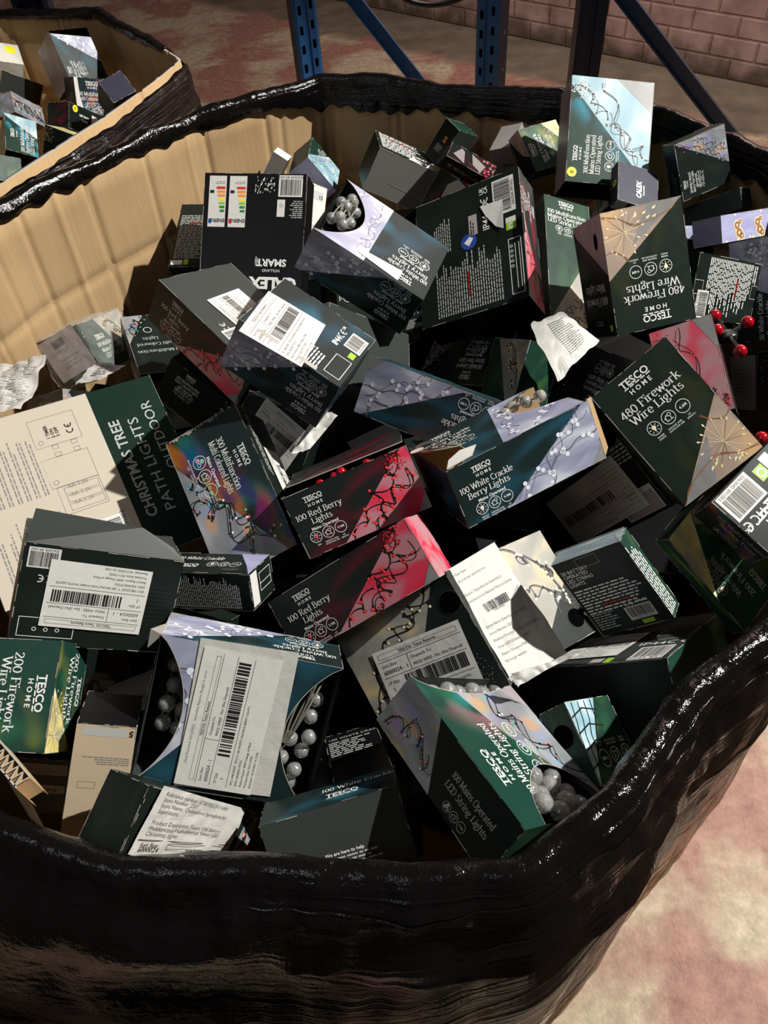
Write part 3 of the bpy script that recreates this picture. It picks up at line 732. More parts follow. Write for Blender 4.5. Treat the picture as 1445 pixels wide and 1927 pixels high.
def art_tall(f, kind, lines, length='4.6M', b=0.47, sub=None, scale=1.0, icony=None):
    """portrait carton front"""
    w, h = f.aw, f.ah; s = w * scale
    pm = {'white': 'photo_white', 'red': 'photo_red', 'blue': 'photo_blue', 'multi': 'photo_multi', 'warm': 'photo_warm', 'copper': 'photo_copper', 'gold': 'photo_gold'}[kind]
    if kind == 'gold':
        f.poly([(0, 0), (w * .35, 0), (w, h * .42), (w, h * .0), (w, 0)], pm, 1) if False else f.poly([(w * .45, 0), (w, 0), (w, h * .40)], pm, 1)
        for q in range(5): burst(f, w * f.rng.uniform(.7, 1), h * f.rng.uniform(0, .3), s * .16, 12, 'wire_copper')
    else:
        f.poly([(0, 0), (w, 0), (w, h * b)], pm, 1)
        if kind == 'copper':
            f.poly([(0, 0), (w * .42, 0), (w * .66, h * .30)], 'photo_gray', 2)
            for q in range(3):
                o = q * s * .012
                f.line(s2(spline([(o, 0, 0), (w * .16, h * .07 + o, 0), (w * .36, h * .13 - o, 0), (w * .60, h * .14 + o, 0), (w * .8, h * .07, 0), (w, h * .03 + o, 0)], 6)), s * .0045, 'wire_copper', 3)
                f.line(s2(spline([(w * .72 + o, h * .43, 0), (w * .78, h * .37 + o, 0), (w * .9, h * .33 - o, 0), (w, h * .33 + o, 0)], 6)), s * .004, 'wire_copper', 3)
            burst(f, w * .74, h * .19, s * .26, 17)
            for q in range(6): 
                x_, y_ = w * f.rng.uniform(.25, .8), h * f.rng.uniform(.02, .10); f.poly([(x_, y_), (x_ + s * .05, y_ + s * .02), (x_ + s * .055, y_ + s * .04), (x_ + s * .02, y_ + s * .035)], 'bulb_warm', 3)
        else:
            wires(f, [(w * .1, h * .03), (w * .5, h * .12), (w * .75, h * .22), (w * .95, h * .38)], kind, s * .07, s * .011, 4, 8)
            wires(f, [(w * .4, h * .01), (w * .7, h * .06), (w * .95, h * .16)], kind, s * .06, s * .011, 3, 6)
    x = w * .48
    f.brand(x, h - s * .165, s * .115)
    f.home(x, h - s * .265, s * .075)
    for i, L in enumerate(lines): f.serif(L, x, h - s * (.435 + i * .115), s * .135, maxw=w * .86)
    if sub: f.text(sub, x, h - s * (.40 + len(lines) * .115), s * .06)
    f.icons(x, h - s * .70 - (len(lines) - 2) * s * .09, s * .075, {'copper': 'warm', 'gold': 'warm', 'blue': 'white'}.get(kind, kind), gap=2.5, length=length)

def art_back(f, diagram=True, title=None, red=8, logo=False, rows=26):
    """safety text, bar code and approval marks"""
    w, h = f.aw, f.ah; s = min(w, h)
    if title:
        for i, L in enumerate(title): f.text(L, w * .04, h * .93 - i * s * .055, s * .055, align='L', bold=.015)
        top = h * .93 - len(title) * s * .055 - s * .02
    else: top = h * .82
    n = int((top - h * .18) / (s * .023))
    f.greek(w * .04, top, w * .46, n, s * .023, red=red + 4)
    f.greek(w * .54, h * .82, w * .3, max(2, int(n * .3)), s * .021)
    f.barcode(w * .68, h * .05, w * .28, h * .20)
    f.text('IP44', w * .60, h * .30, s * .085, align='L', bold=.01)
    f.ring(w * .79, h * .325, s * .03, s * .009, 'ink_white', n=10); f.rect(w * .80, h * .29, s * .04, s * .07, 'ink_black', 3) if False else None
    f.text('C\u20ac', w * .765, h * .30, s * .085, align='L', bold=.01)
    f.text('UK', w * .89, h * .335, s * .05, align='L', bold=.02); f.text('CA', w * .89, h * .295, s * .05, align='L', bold=.02)
    f.rect(w * .54, h * .06, s * .07, s * .09, 'ink_lime', 2); f.ring(w * .54 + s * .035, h * .06 + s * .045, s * .022, s * .009, 'ink_white', 3, 8)
    f.rect(w * .54 + s * .07, h * .06, s * .05, s * .09, 'paper_white', 2)
    f.rect(w * .60, h * .41, w * .16, s * .08, 'sticker_pink', 2); f.greek(w * .61, h * .41 + s * .055, w * .13, 2, s * .022, 'ink_black', 3)
    if logo:
        f.disc(w * .56, h * .50, s * .075, 'ink_blue', 2, 20)
        f.poly([(w * .56 - s * .045, h * .5), (w * .56, h * .5 + s * .045), (w * .56 + s * .045, h * .5 - s * .01), (w * .56 + s * .02, h * .5 - s * .045)], 'ink_white', 3)
    if diagram:
        x, y, W, H = w * .05, h * .03, w * .42, h * .115
        f.frame(x, y, W, H, s * .006, 'ink_white')
        f.line([(x + W * .1, y + H * .2), (x + W * .9, y + H * .2)], s * .005, 'ink_white'); f.line([(x + W * .1, y + H * .5), (x + W * .9, y + H * .5)], s * .005, 'ink_white')
        for i in range(5): f.ring(x + W * (.5 + .09 * i), y + H * .78, s * .012, s * .005, 'ink_white', n=6)

def returns_label(f, W, H, item='TESCO 100 WHITE CRACKLE BERRY LIGHTS', style=0):
    """white parcel label drawn about the current sub-frame centre"""
    x0, y0 = -W / 2, -H / 2
    f.rect(x0, y0, W, H, 'paper_white', 6)
    L = 7; t = H * .006
    f.frame(x0 + W * .05, y0 + H * .88, W * .9, H * .07, t, 'ink_gray', L)
    f.text('TESCOS: Tesco Returns', x0 + W * .5, y0 + H * .895, H * .055, 'ink_black', bold=.01, layer=L)
    f.line([(x0 + W * .03, y0 + H * .85), (x0 + W * .97, y0 + H * .85)], t, 'ink_black', L)
    f.line([(x0 + W * .36, y0 + H * .85), (x0 + W * .36, y0 + H * .64)], t, 'ink_black', L)
    f.line([(x0 + W * .03, y0 + H * .64), (x0 + W * .97, y0 + H * .64)], t, 'ink_black', L)
    f.text('Sort Slot:', x0 + W * .05, y0 + H * .77, H * .06, 'ink_black', 'L', layer=L)
    f.text('6000024 - 1', x0 + W * .05, y0 + H * .68, H * .075, 'ink_black', 'L', layer=L)
    f.text('Despatch To:', x0 + W * .39, y0 + H * .77, H * .055, 'ink_black', 'L', layer=L)
    f.text('90023: WEEE - Elec (Elec Disposal)', x0 + W * .39, y0 + H * .68, H * .055, 'ink_black', 'L', sx=min(1, W * .58 / (H * .055 * 15.0)), layer=L)
    f.text('LP Qty:', x0 + W * .05, y0 + H * .55, H * .055, 'ink_black', 'L', layer=L)
    f.text('1', x0 + W * .08, y0 + H * .45, H * .075, 'ink_black', 'L', layer=L)
    f.barcode(x0 + W * .2, y0 + H * .42, W * .78, H * .21, L, plate=False, digits=False)
    f.line([(x0 + W * .03, y0 + H * .39), (x0 + W * .97, y0 + H * .39)], t, 'ink_black', L)
    for i, st in enumerate(['SKU: 048120205  ' + item, 'EAN: 5063045197553', 'Return Reason: 4000 Change of Mind', 'Purchase Date: 02/11/2025', 'Received: 16/12/2025 16:12:06']):
        f.text(st, x0 + W * .05, y0 + H * (.31 - i * .07), H * .048, 'ink_black', 'L', sx=min(1, W * .9 / (H * .048 * len(st) * .55)), layer=L)

def slip(f, W, H, lines, size=0.05):
    """typed returns slip"""
    for i, st in enumerate(lines):
        f.text(st, -W / 2 + W * .05, H / 2 - H * (.1 + i * .085), W * size, 'ink_black', 'L', layer=2)

# ---------------------------------------------------------------- cartons
def strips(w, h, xl, xr, n=26):
    out = []
    for i in range(n):
        a, b = i / n, (i + 1) / n
        p = [(xl(a) * w, a * h), (xr(a) * w, a * h), (xr(b) * w, b * h), (xl(b) * w, b * h)]
        out.append(p)
    return out

def frames(w, h, d):
    return {'F': ((-w/2, -h/2, 0), (1,0,0), (0,1,0), (0,0,1), w, h),
            'K': ((w/2, -h/2, -d), (-1,0,0), (0,1,0), (0,0,-1), w, h),
            'T': ((-w/2, h/2, 0), (1,0,0), (0,0,-1), (0,1,0), w, d),
            'B': ((-w/2, -h/2, -d), (1,0,0), (0,0,1), (0,-1,0), w, d),
            'R': ((w/2, -h/2, 0), (0,0,-1), (0,1,0), (1,0,0), d, h),
            'L': ((-w/2, -h/2, -d), (0,0,1), (0,1,0), (-1,0,0), d, h)}

def carton(key, name, label, cat='box', group=None, base='print_dark', inner='card_slate', faces=None, cut=None, mats=None, wear=1.0, open_=(), inset=0.0):
    """one printed carton: Empty > carton_body (+ parts).  faces: letter -> drawing function; cut: letter -> (xl, xr)"""
    loc, R, (w, h, d) = BOX[key]
    rot = Matrix((R[0:3], R[3:6], R[6:9]))
    root = empty(name, loc, label, cat, group, rot)
    rng = random.Random(key)
    mb = MB(); FR = frames(w, h, d); faces = faces or {}; cut = cut or {}; mats = mats or {}
    for k, (o, u, v, n, fw, fh) in FR.items():
        if k in open_: continue
        regs = strips(fw, fh, *cut[k]) if k in cut else None
        o_, u_, v_, n_ = map(Vector, (o, u, v, n))
        m = mats.get(k, base)
        for r in (regs or [[(0, 0), (fw, 0), (fw, fh), (0, fh)]]):
            mb.poly([o_ + u_ * x + v_ * y for x, y in r], m, [(x / fw, y / fh) for x, y in r])
            if cut or open_:
                q = [(min(max(x, .0006), fw - .0006), min(max(y, .0006), fh - .0006)) for x, y in r] if not regs else r
                mb.poly([o_ + u_ * x + v_ * y - n_ * .0008 for x, y in q][::-1], inner)
        if k in cut:   # raw board edge round the cut-out
            xl, xr = cut[k]
            for g in (xl, xr):
                for i in range(26):
                    a, b = i / 26, (i + 1) / 26
                    if abs(g(a) - round(g(a))) < 1e-3 and abs(g(b) - round(g(b))) < 1e-3: continue
                    p, q = o_ + u_ * g(a) * fw + v_ * a * fh, o_ + u_ * g(b) * fw + v_ * b * fh
                    mb.poly([p + n_ * .0004, q + n_ * .0004, q + n_ * .0004 + u_ * .0008, p + n_ * .0004 + u_ * .0008], 'card_edge')
        f = Face(mb, o, u, v, n, fw, fh, regs, rng)
        if k in faces: faces[k](f)
        # worn corners: slivers of raw board along the folds
        if wear and k in 'FTBLR' and k not in cut:
            f.turn(0)
            for (x0, y0, x1, y1) in ((0, 0, fw, 0), (0, fh, fw, fh), (0, 0, 0, fh), (fw, 0, fw, fh)):
                t = 0.0
                while t < 1:
                    L = rng.uniform(.01, .16)
                    if rng.random() < .5 * wear:
                        e = min(1, t + L); th = rng.uniform(.0003, .0008)
                        ax, ay, bx, by = x0 + (x1 - x0) * t, y0 + (y1 - y0) * t, x0 + (x1 - x0) * e, y0 + (y1 - y0) * e
                        ix, iy = (0, th) if y0 == y1 else (th, 0)
                        if y0 == y1 and y0 > 0: iy = -th
                        if x0 == x1 and x0 > 0: ix = -th
                        f.poly([(ax, ay), (bx, by), (bx + ix, by + iy), (ax + ix, ay + iy)], 'card_edge', 4)
                    t += L
    mb.build('carton_body', root)
    return root, FR

def sticker(root, FR, face, cx, cy, W, H, ang, fn, name='returns_label', lift=0.0006):
    """a stuck-on label as a part of its carton"""
    o, u, v, n, fw, fh = FR[face]
    mb = MB(); f = Face(mb, Vector(o) + Vector(n) * lift, u, v, n, fw, fh, [[(-.02, -.02), (fw + .02, -.02), (fw + .02, fh + .02), (-.02, fh + .02)]], random.Random(5))
    f.place(cx, cy, ang)
    fn(f, W, H)
    return mb.build(name, root)

def flap(root, pts, mat, name='flap', back='card_inner', t=.0009, art=None):
    """a bent flap: quad in the carton's frame, with thickness"""
    P = [Vector(p) for p in pts]; n = (P[1] - P[0]).cross(P[-1] - P[0]).normalized()
    mb = MB(); k = len(P)
    uvs = [(0, 0), (1, 0), (1, 1), (0, 1)][:k] if k <= 4 else [(0, 0)] * k
    mb.poly(P, mat, uvs); mb.poly([p - n * t for p in P][::-1], back)
    for i in range(k):
        a, b = P[i], P[(i + 1) % k]; mb.poly([a, a - n * t, b - n * t, b][::-1], 'card_edge')
    if art:
        u = (P[1] - P[0]); w = u.length; u = u.normalized(); v = n.cross(u)
        h = (P[-1] - P[0]).dot(v)
        art(Face(mb, P[0], u, v, n, w, h, None, random.Random(3)))
    return mb.build(name, root)

def ico(center, r, sub=2, sq=1.0):
    bm = bmesh.new(); bmesh.ops.create_icosphere(bm, subdivisions=sub, radius=r)
    me = bpy.data.meshes.new('ball'); bm.to_mesh(me); bm.free()
    me.polygons.foreach_set('use_smooth', [True] * len(me.polygons))
    return me

def tube_mesh(name, pts, r, mat, n=8):
    mb = MB(); P = [Vector(p) for p in pts]; rings = []
    for i, p in enumerate(P):
        t = (P[min(i + 1, len(P) - 1)] - P[max(i - 1, 0)]).normalized()
        a = t.orthogonal().normalized() if i == 0 else (rings[-1][1] - t * rings[-1][1].dot(t)).normalized()
        b = t.cross(a)
        rings.append(([p + (a * math.cos(6.2832 * k / n) + b * math.sin(6.2832 * k / n)) * r for k in range(n)], a))
    for (r0, _), (r1, _) in zip(rings[:-1], rings[1:]):
        for k in range(n): mb.poly([r0[k], r0[(k + 1) % n], r1[(k + 1) % n], r1[k]], mat)
    mb.poly(rings[0][0][::-1], mat); mb.poly(rings[-1][0], mat)
    return mb

def spline(pts, n=8):
    P = [Vector(p) for p in pts]; out = []
    for i in range(len(P) - 1):
        p0, p1, p2, p3 = P[max(i - 1, 0)], P[i], P[i + 1], P[min(i + 2, len(P) - 1)]
        for k in range(n):
            t = k / n
            out.append(0.5 * ((2 * p1) + (-p0 + p2) * t + (2 * p0 - 5 * p1 + 4 * p2 - p3) * t * t + (-p0 + 3 * p1 - 3 * p2 + p3) * t ** 3))
    out.append(P[-1]); return out

BALL = {}
def light_string(key, pts, r, mat, label, wire_mat='cable_clear', name='berry_light_string', group=None, extra=None, wire_r=0.0011, sub=2, blend=None):
    """a bunch of berry bulbs inside / hanging out of carton `key`; pts in the carton's frame"""
    loc, R, dims = BOX[key]; rot = Matrix((R[0:3], R[3:6], R[6:9]))
    root = empty(name, loc, label, 'string lights', group, rot)
    if (r, mat) not in BALL:
        me = ico(None, r, sub); me.materials.append(MATS[mat]); BALL[(r, mat)] = me
    rng = random.Random(key + mat)
    for p in pts:
        o = bpy.data.objects.new('berry_bulb', BALL[(r, mat)]); COL.objects.link(o); o.parent = root; o.location = p
        o.rotation_euler = (rng.uniform(0, 3), rng.uniform(0, 3), 0)
    c = sum((Vector(p) for p in pts), Vector()) / len(pts)
    for st in (extra or []):
        tube_mesh('wire', spline(st), wire_r, wire_mat, 6).build('wire', root, True)
    if not extra:
        w = []
        for p in pts:
            w.append(Vector(p)); w.append(c + Vector((rng.uniform(-.01, .01), rng.uniform(-.01, .01), -.012)))
        tube_mesh('wire', spline(w, 5), wire_r, wire_mat, 6).build('wire', root, True)
    return root

def paper(name, q, label, cat='paper', mat='paper_crumple', amp=.004, n=22, art=None, freq=30, seed=0, curl=0.0, ragged=0.0):
    """crumpled sheet between four corner points (p0 bottom-left, anticlockwise)"""
    P = [Vector(p) for p in q]; mb = MB()
    nrm = (P[1] - P[0]).cross(P[3] - P[0]).normalized()
    W = (P[1] - P[0]).length; H = (P[3] - P[0]).length
    def at(u, v, off=0.0):
        if ragged:
            u = .5 + (u - .5) * (1 + ragged * noise.noise(Vector((v * 5, seed, 1)))); v = .5 + (v - .5) * (1 + ragged * noise.noise(Vector((u * 5, seed, 4))))
        p = P[0] * (1 - u) * (1 - v) + P[1] * u * (1 - v) + P[2] * u * v + P[3] * (1 - u) * v
        z = amp * (noise.noise(p * freq + Vector((seed, 0, 0))) + .8 * abs(noise.noise(p * freq * 2.1 + Vector((0, seed, 0))))) + curl * (u - .5) ** 2 * 4
        return p + nrm * (z + off)
    for i in range(n):
        for j in range(n):
            a, b, c, d = i / n, (i + 1) / n, j / n, (j + 1) / n
            mb.poly([at(a, c), at(b, c), at(b, d), at(a, d)], mat, [(a, c), (b, c), (b, d), (a, d)])
    if art:
        tmp = MB(); f = Face(tmp, (0, 0, 0), (1, 0, 0), (0, 1, 0), (0, 0, 1), W, H, None, random.Random(seed))
        f.place(W / 2, H / 2, 0); art(f, W, H)
        base = len(mb.v)
        for fc, mi_ in zip(tmp.f, tmp.m):
            mb.poly([at(min(max(tmp.v[i].x / W, 0), 1), min(max(tmp.v[i].y / H, 0), 1), .0005 + tmp.v[i].z) for i in fc], tmp.names[mi_])
    o = mb.build(name)
    me = o.data; 
    bm = bmesh.new(); bm.from_mesh(me); bmesh.ops.remove_doubles(bm, verts=bm.verts, dist=1e-6); bm.to_mesh(me); bm.free()
    return tag(o, label, cat)

BOX = {
'tall300':((0.4540,1.3218,1.1626),(0.1575,-0.9862,0.0516,0.7305,0.0812,-0.6781,0.6645,0.1445,0.7332),(0.1825,0.1460,0.0660)),
'multi_timer':((0.5950,1.2357,1.1327),(-0.2702,-0.9519,0.1445,0.3445,-0.2357,-0.9087,0.8990,-0.1958,0.3917),(0.0936,0.0913,0.0373)),
'plain_green':((0.6176,1.2069,1.0664),(0.6054,-0.0837,-0.7915,-0.5519,0.6724,-0.4932,0.5735,0.7354,0.3609),(0.1012,0.0343,0.0366)),
'calex':((0.4811,1.2148,1.1140),(0.1942,-0.9378,0.2879,0.8831,0.0393,-0.4676,0.4272,0.3450,0.8358),(0.0767,0.0772,0.0219)),
'energy':((0.4568,1.3349,1.0311),(0.2987,0.1197,-0.9468,-0.5316,0.8448,-0.0609,0.7926,0.5215,0.3160),(0.0707,0.0596,0.0552)),
'green_multi':((0.3357,1.0679,1.0755),(0.9330,0.1263,0.3369,0.0001,0.9363,-0.3512,-0.3598,0.3277,0.8736),(0.0835,0.2496,0.0550)),
'fw480a':((0.3806,0.8691,1.1769),(-0.9920,0.1221,0.0329,-0.0997,-0.5950,-0.7975,-0.0778,-0.7944,0.6024),(0.1095,0.1592,0.1176)),
'ip44':((0.1698,1.0536,1.1197),(0.0543,-0.8679,-0.4937,0.8894,0.2668,-0.3712,0.4539,-0.4190,0.7864),(0.2203,0.1775,0.0659)),
'wc_top':((-0.0060,0.9405,1.1494),(-0.7979,-0.4690,-0.3788,0.3181,0.2062,-0.9254,0.5121,-0.8588,-0.0153),(0.1792,0.0746,0.1378)),
'calex_big':((-0.1985,1.3029,1.0266),(-0.9774,-0.1603,-0.1377,0.2111,-0.7101,-0.6717,0.0099,-0.6856,0.7279),(0.1965,0.2607,0.0533)),
'backtext_left':((-0.3220,1.4315,0.9899),(0.9945,0.1036,0.0126,-0.0985,0.9720,-0.2131,-0.0343,0.2107,0.9769),(0.0899,0.1806,0.0437)),
'white_card':((-0.0899,1.4587,0.9813),(0.7944,0.2029,0.5725,0.2569,0.7419,-0.6193,-0.5504,0.6390,0.5373),(0.0511,0.1514,0.0549)),
'bluemulti':((-0.0581,1.6333,1.0177),(0.5697,0.1091,0.8146,-0.0539,0.9940,-0.0954,-0.8201,0.0105,0.5722),(0.0905,0.0947,0.0545)),
'graybrown':((-0.1618,1.6143,1.0290),(0.8037,0.5704,-0.1697,-0.2551,0.0726,-0.9642,-0.5376,0.8182,0.2038),(0.0343,0.0509,0.0416)),
'opencenter':((0.0941,1.4934,1.0313),(0.8773,0.4776,0.0467,0.0215,0.0582,-0.9981,-0.4794,0.8766,0.0408),(0.1263,0.0866,0.0934)),
'dark_batt':((0.1859,1.5426,1.0783),(0.5012,0.5600,-0.6597,-0.8095,0.0341,-0.5861,-0.3058,0.8278,0.4704),(0.0412,0.0798,0.0694)),
'torn':((0.2267,1.4068,1.0962),(0.8532,0.5159,0.0766,-0.2112,0.4760,-0.8537,-0.4769,0.7122,0.5151),(0.0947,0.0267,0.1212)),
'lower17':((0.1722,1.3786,1.0487),(0.4329,0.5747,-0.6945,-0.9003,0.3148,-0.3007,0.0458,0.7554,0.6537),(0.1036,0.0751,0.0550)),
'fwgold':((0.3771,1.4487,1.0940),(-0.3345,-0.8676,0.3680,0.6878,-0.4917,-0.5340,0.6442,0.0745,0.7612),(0.0866,0.0956,0.0350)),
'brown19':((0.3039,1.4778,1.0574),(0.7938,-0.3906,-0.4662,-0.5220,-0.0442,-0.8518,0.3121,0.9195,-0.2390),(0.0453,0.0580,0.0729)),
'backtext_r':((0.5425,0.9484,1.0742),(-0.1757,0.8149,0.5523,-0.5388,0.3899,-0.7468,-0.8239,-0.4288,0.3705),(0.0914,0.1695,0.0554)),
'reindeer':((0.6302,1.0878,1.0975),(0.8993,-0.0870,0.4286,0.4012,0.5542,-0.7293,-0.1741,0.8278,0.5333),(0.1403,0.0415,0.0550)),
'wc_right':((0.6315,0.9788,1.0497),(-0.0868,-0.8263,-0.5565,0.5752,0.4146,-0.7052,0.8134,-0.3813,0.4393),(0.1556,0.1109,0.0443)),
'darkcurved':((0.5803,1.1414,1.0315),(0.7596,0.0102,0.6503,0.5426,0.5413,-0.6423,-0.3586,0.8408,0.4056),(0.1114,0.0716,0.0550)),
'red_right':((0.4240,0.7635,1.0828),(-0.1198,-0.8791,-0.4613,0.7906,0.1966,-0.5799,0.6005,-0.4342,0.6715),(0.1281,0.0797,0.1466)),
'pink_label':((0.6155,0.9319,0.9019),(0.1960,-0.0197,-0.9804,-0.7767,0.6072,-0.1675,0.5986,0.7943,0.1037),(0.0688,0.0990,0.0580)),
'fw480b':((0.3374,0.6067,1.1423),(0.8011,-0.5534,-0.2281,0.2833,0.6863,-0.6699,0.5272,0.4721,0.7065),(0.1039,0.1631,0.0832)),
'ip44r':((0.4247,0.5150,1.1184),(-0.7814,0.6239,0.0132,-0.5678,-0.7020,-0.4299,-0.2589,-0.3434,0.9028),(0.1286,0.0800,0.0488)),
'fw200b':((0.3946,0.5012,1.0231),(-0.5834,-0.7244,0.3672,0.5243,-0.6812,-0.5109,0.6203,-0.1055,0.7772),(0.1443,0.1063,0.0199)),
'return29':((0.2901,0.6684,0.9349),(-0.3294,0.5142,-0.7919,0.3764,-0.6976,-0.6096,-0.8659,-0.4989,0.0362),(0.2444,0.1015,0.0585)),
'bat20':((0.2230,0.4217,1.0916),(0.6739,-0.5293,-0.5155,-0.2421,0.5011,-0.8308,0.6981,0.6847,0.2096),(0.0831,0.0992,0.0239)),
'warmlong':((0.1521,0.4817,0.9955),(0.8175,-0.3829,0.4303,0.5099,0.8285,-0.2314,-0.2679,0.4086,0.8725),(0.1619,0.1390,0.0586)),
'dark32':((0.2164,0.3557,0.9695),(0.7861,-0.1309,-0.6041,-0.2972,0.7769,-0.5551,0.5420,0.6159,0.5718),(0.1606,0.0923,0.2254)),
'white33':((0.1988,0.3049,1.0064),(-0.6967,0.2422,0.6752,-0.3428,-0.9393,-0.0169,0.6301,-0.2432,0.7374),(0.0848,0.0829,0.0336)),
'multiwin':((0.0979,0.2790,1.0753),(-0.4681,-0.6248,0.6249,0.8830,-0.3020,0.3594,-0.0358,0.7200,0.6931),(0.1608,0.1619,0.0548)),
'bigwin':((-0.1583,0.3236,1.0728),(-0.9347,-0.3374,0.1121,0.1219,-0.6003,-0.7904,0.3340,-0.7251,0.6022),(0.1723,0.1487,0.0625)),
'warmlabel':((0.0214,0.4015,1.0272),(-0.8250,0.4037,-0.3954,-0.0965,-0.7902,-0.6053,-0.5568,-0.4612,0.6909),(0.1516,0.1305,0.0513)),
'rb1':((-0.0289,0.5544,1.1146),(0.9500,-0.3120,0.0099,0.1901,0.5534,-0.8109,0.2475,0.7723,0.5850),(0.1496,0.0755,0.1600)),
'rb2':((-0.0436,0.4586,1.0837),(0.8466,-0.4158,-0.3322,0.1107,0.7481,-0.6543,0.5206,0.5171,0.6794),(0.1857,0.0700,0.0550)),
'wc_mid':((0.1582,0.5502,1.1546),(0.9249,-0.3055,0.2263,0.3471,0.4354,-0.8306,0.1552,0.8468,0.5087),(0.1724,0.0698,0.1315)),
'wc_back':((0.0707,0.7285,1.0870),(-0.8058,-0.3932,-0.4428,0.5914,-0.4950,-0.6366,0.0311,-0.7748,0.6314),(0.2065,0.0773,0.0586)),
'm300':((-0.1815,0.6127,1.0897),(0.3350,0.9038,-0.2662,-0.8578,0.1757,-0.4831,-0.3899,0.3902,0.8341),(0.1948,0.1032,0.0781)),
'xmas':((-0.3905,0.7000,1.0411),(-0.3679,-0.8960,0.2487,0.8431,-0.4342,-0.3171,0.3921,0.0930,0.9152),(0.2577,0.2738,0.0550)),
'ret43':((-0.2795,0.4233,1.1554),(-0.8600,-0.3422,0.3785,-0.1214,-0.5832,-0.8032,0.4956,-0.7367,0.4600),(0.1434,0.0981,0.0810)),
'small44':((-0.2062,0.4796,1.0796),(0.9562,0.0056,-0.2927,-0.2534,0.5165,-0.8179,0.1466,0.8563,0.4953),(0.1206,0.0420,0.0556)),
'fw200l':((-0.3630,0.3448,1.1358),(-0.1419,0.9899,-0.0016,-0.8907,-0.1284,-0.4361,-0.4319,-0.0604,0.8999),(0.0992,0.1006,0.0591)),
'beige46':((-0.2884,0.2763,1.0585),(-0.9344,-0.2835,0.2156,0.0123,-0.6305,-0.7761,0.3560,-0.7225,0.5927),(0.0526,0.1326,0.0718)),
'wc_left':((-0.1088,0.7067,1.1822),(-0.7751,-0.5115,-0.3708,0.4132,0.0336,-0.9100,0.4780,-0.8586,0.1853),(0.1375,0.0706,0.1272)),
'rb_left':((-0.2507,0.9282,1.0846),(0.6437,0.4785,-0.5973,-0.6734,-0.0167,-0.7391,-0.3636,0.8779,0.3115),(0.1965,0.0733,0.1483)),
'wrapped':((-0.4835,1.2062,0.9146),(0.1735,-0.3025,0.9372,0.8912,0.4533,-0.0187,-0.4192,0.8385,0.3483),(0.1601,0.0930,0.0916)),
'multi50':((-0.3952,1.1627,0.9295),(-0.9075,0.3255,0.2656,-0.3505,-0.9351,-0.0516,0.2315,-0.1399,0.9627),(0.0794,0.1606,0.0550)),
'shadow51':((-0.2857,0.9318,0.9742),(0.7383,0.5688,-0.3624,-0.4579,0.0282,-0.8886,-0.4952,0.8220,0.2812),(0.1179,0.0843,0.0550)),
'multi53':((-0.4740,0.9562,0.9665),(0.6293,0.0339,0.7764,0.4916,0.7564,-0.4315,-0.6019,0.6532,0.4593),(0.0555,0.0479,0.1162)),
'box54':((-0.1983,0.2411,1.0312),(0.3065,0.4165,0.8559,0.1722,0.8601,-0.4802,-0.9362,0.2946,0.1919),(0.1869,0.0574,0.0462)),
'box57':((-0.0670,0.2154,1.0355),(0.9821,-0.1850,0.0348,0.1574,0.7054,-0.6911,0.1033,0.6842,0.7219),(0.1278,0.0783,0.0459)),
'box58':((-0.0517,0.3221,0.9899),(0.9793,-0.1496,-0.1361,0.2022,0.7234,0.6601,-0.0003,-0.6740,0.7387),(0.0584,0.1149,0.0568)),
'multi60':((0.1431,0.9729,0.9721),(-0.5399,-0.4813,-0.6906,0.7147,-0.6955,-0.0741,-0.4446,-0.5336,0.7195),(0.1679,0.0829,0.0556)),
'warm61':((0.1949,0.8631,1.0340),(0.3487,0.3280,-0.8780,-0.7926,0.6031,-0.0895,0.5002,0.7271,0.4703),(0.0971,0.0885,0.0550)),
'bat62':((0.3067,0.8077,1.0489),(-0.3321,-0.4600,-0.8235,0.8817,-0.4615,-0.0978,-0.3351,-0.7586,0.5589),(0.1354,0.0817,0.0517)),
'label63':((-0.1452,0.7792,1.0217),(-0.8169,-0.4664,-0.3392,0.5577,-0.4891,-0.6707,0.1469,-0.7370,0.6597),(0.1180,0.0856,0.0550)),
'dim64':((-0.3809,0.3106,1.0088),(0.9181,0.3887,0.0774,-0.0014,0.1986,-0.9801,-0.3963,0.8997,0.1828),(0.0751,0.0925,0.0550)),
'gray66':((0.0046,0.8819,1.0669),(0.5652,0.0757,0.8215,0.4801,0.7797,-0.4021,-0.6709,0.6216,0.4043),(0.1968,0.1038,0.0584)),
'lb_wc':((-0.6892,2.2549,1.0911),(-0.2670,-0.7468,0.6090,0.5192,-0.6439,-0.5619,0.8118,0.1662,0.5597),(0.1232,0.1065,0.1142)),
'lb_multi':((-0.6495,2.1306,1.0255),(0.7778,0.1212,0.6167,0.5397,0.3739,-0.7542,-0.3220,0.9195,0.2254),(0.0929,0.0876,0.0671)),
'lb_dot':((-0.6488,2.0142,1.0088),(0.4320,0.2042,0.8785,0.6753,0.5724,-0.4651,-0.5978,0.7941,0.1094),(0.1201,0.0582,0.0707)),
'lb_blue':((-0.7387,1.8078,1.0692),(-0.1129,-0.8125,0.5719,0.9137,-0.3110,-0.2615,0.3903,0.4930,0.7775),(0.1065,0.0672,0.0821)),
'lb_fw':((-0.6723,1.8462,1.0061),(0.8416,0.3578,-0.4047,-0.5205,0.3370,-0.7845,-0.1443,0.8709,0.4699),(0.1285,0.0925,0.0550)),
'lb_art':((-0.7946,2.0522,1.0375),(0.2589,-0.0927,0.9614,0.7248,0.6766,-0.1300,-0.6384,0.7305,0.2424),(0.1111,0.0494,0.0550)),
'lb_brown':((-0.8766,2.2726,1.0175),(0.1786,0.4389,0.8806,0.8463,0.3880,-0.3650,-0.5019,0.8105,-0.3021),(0.1871,0.0545,0.0550)),
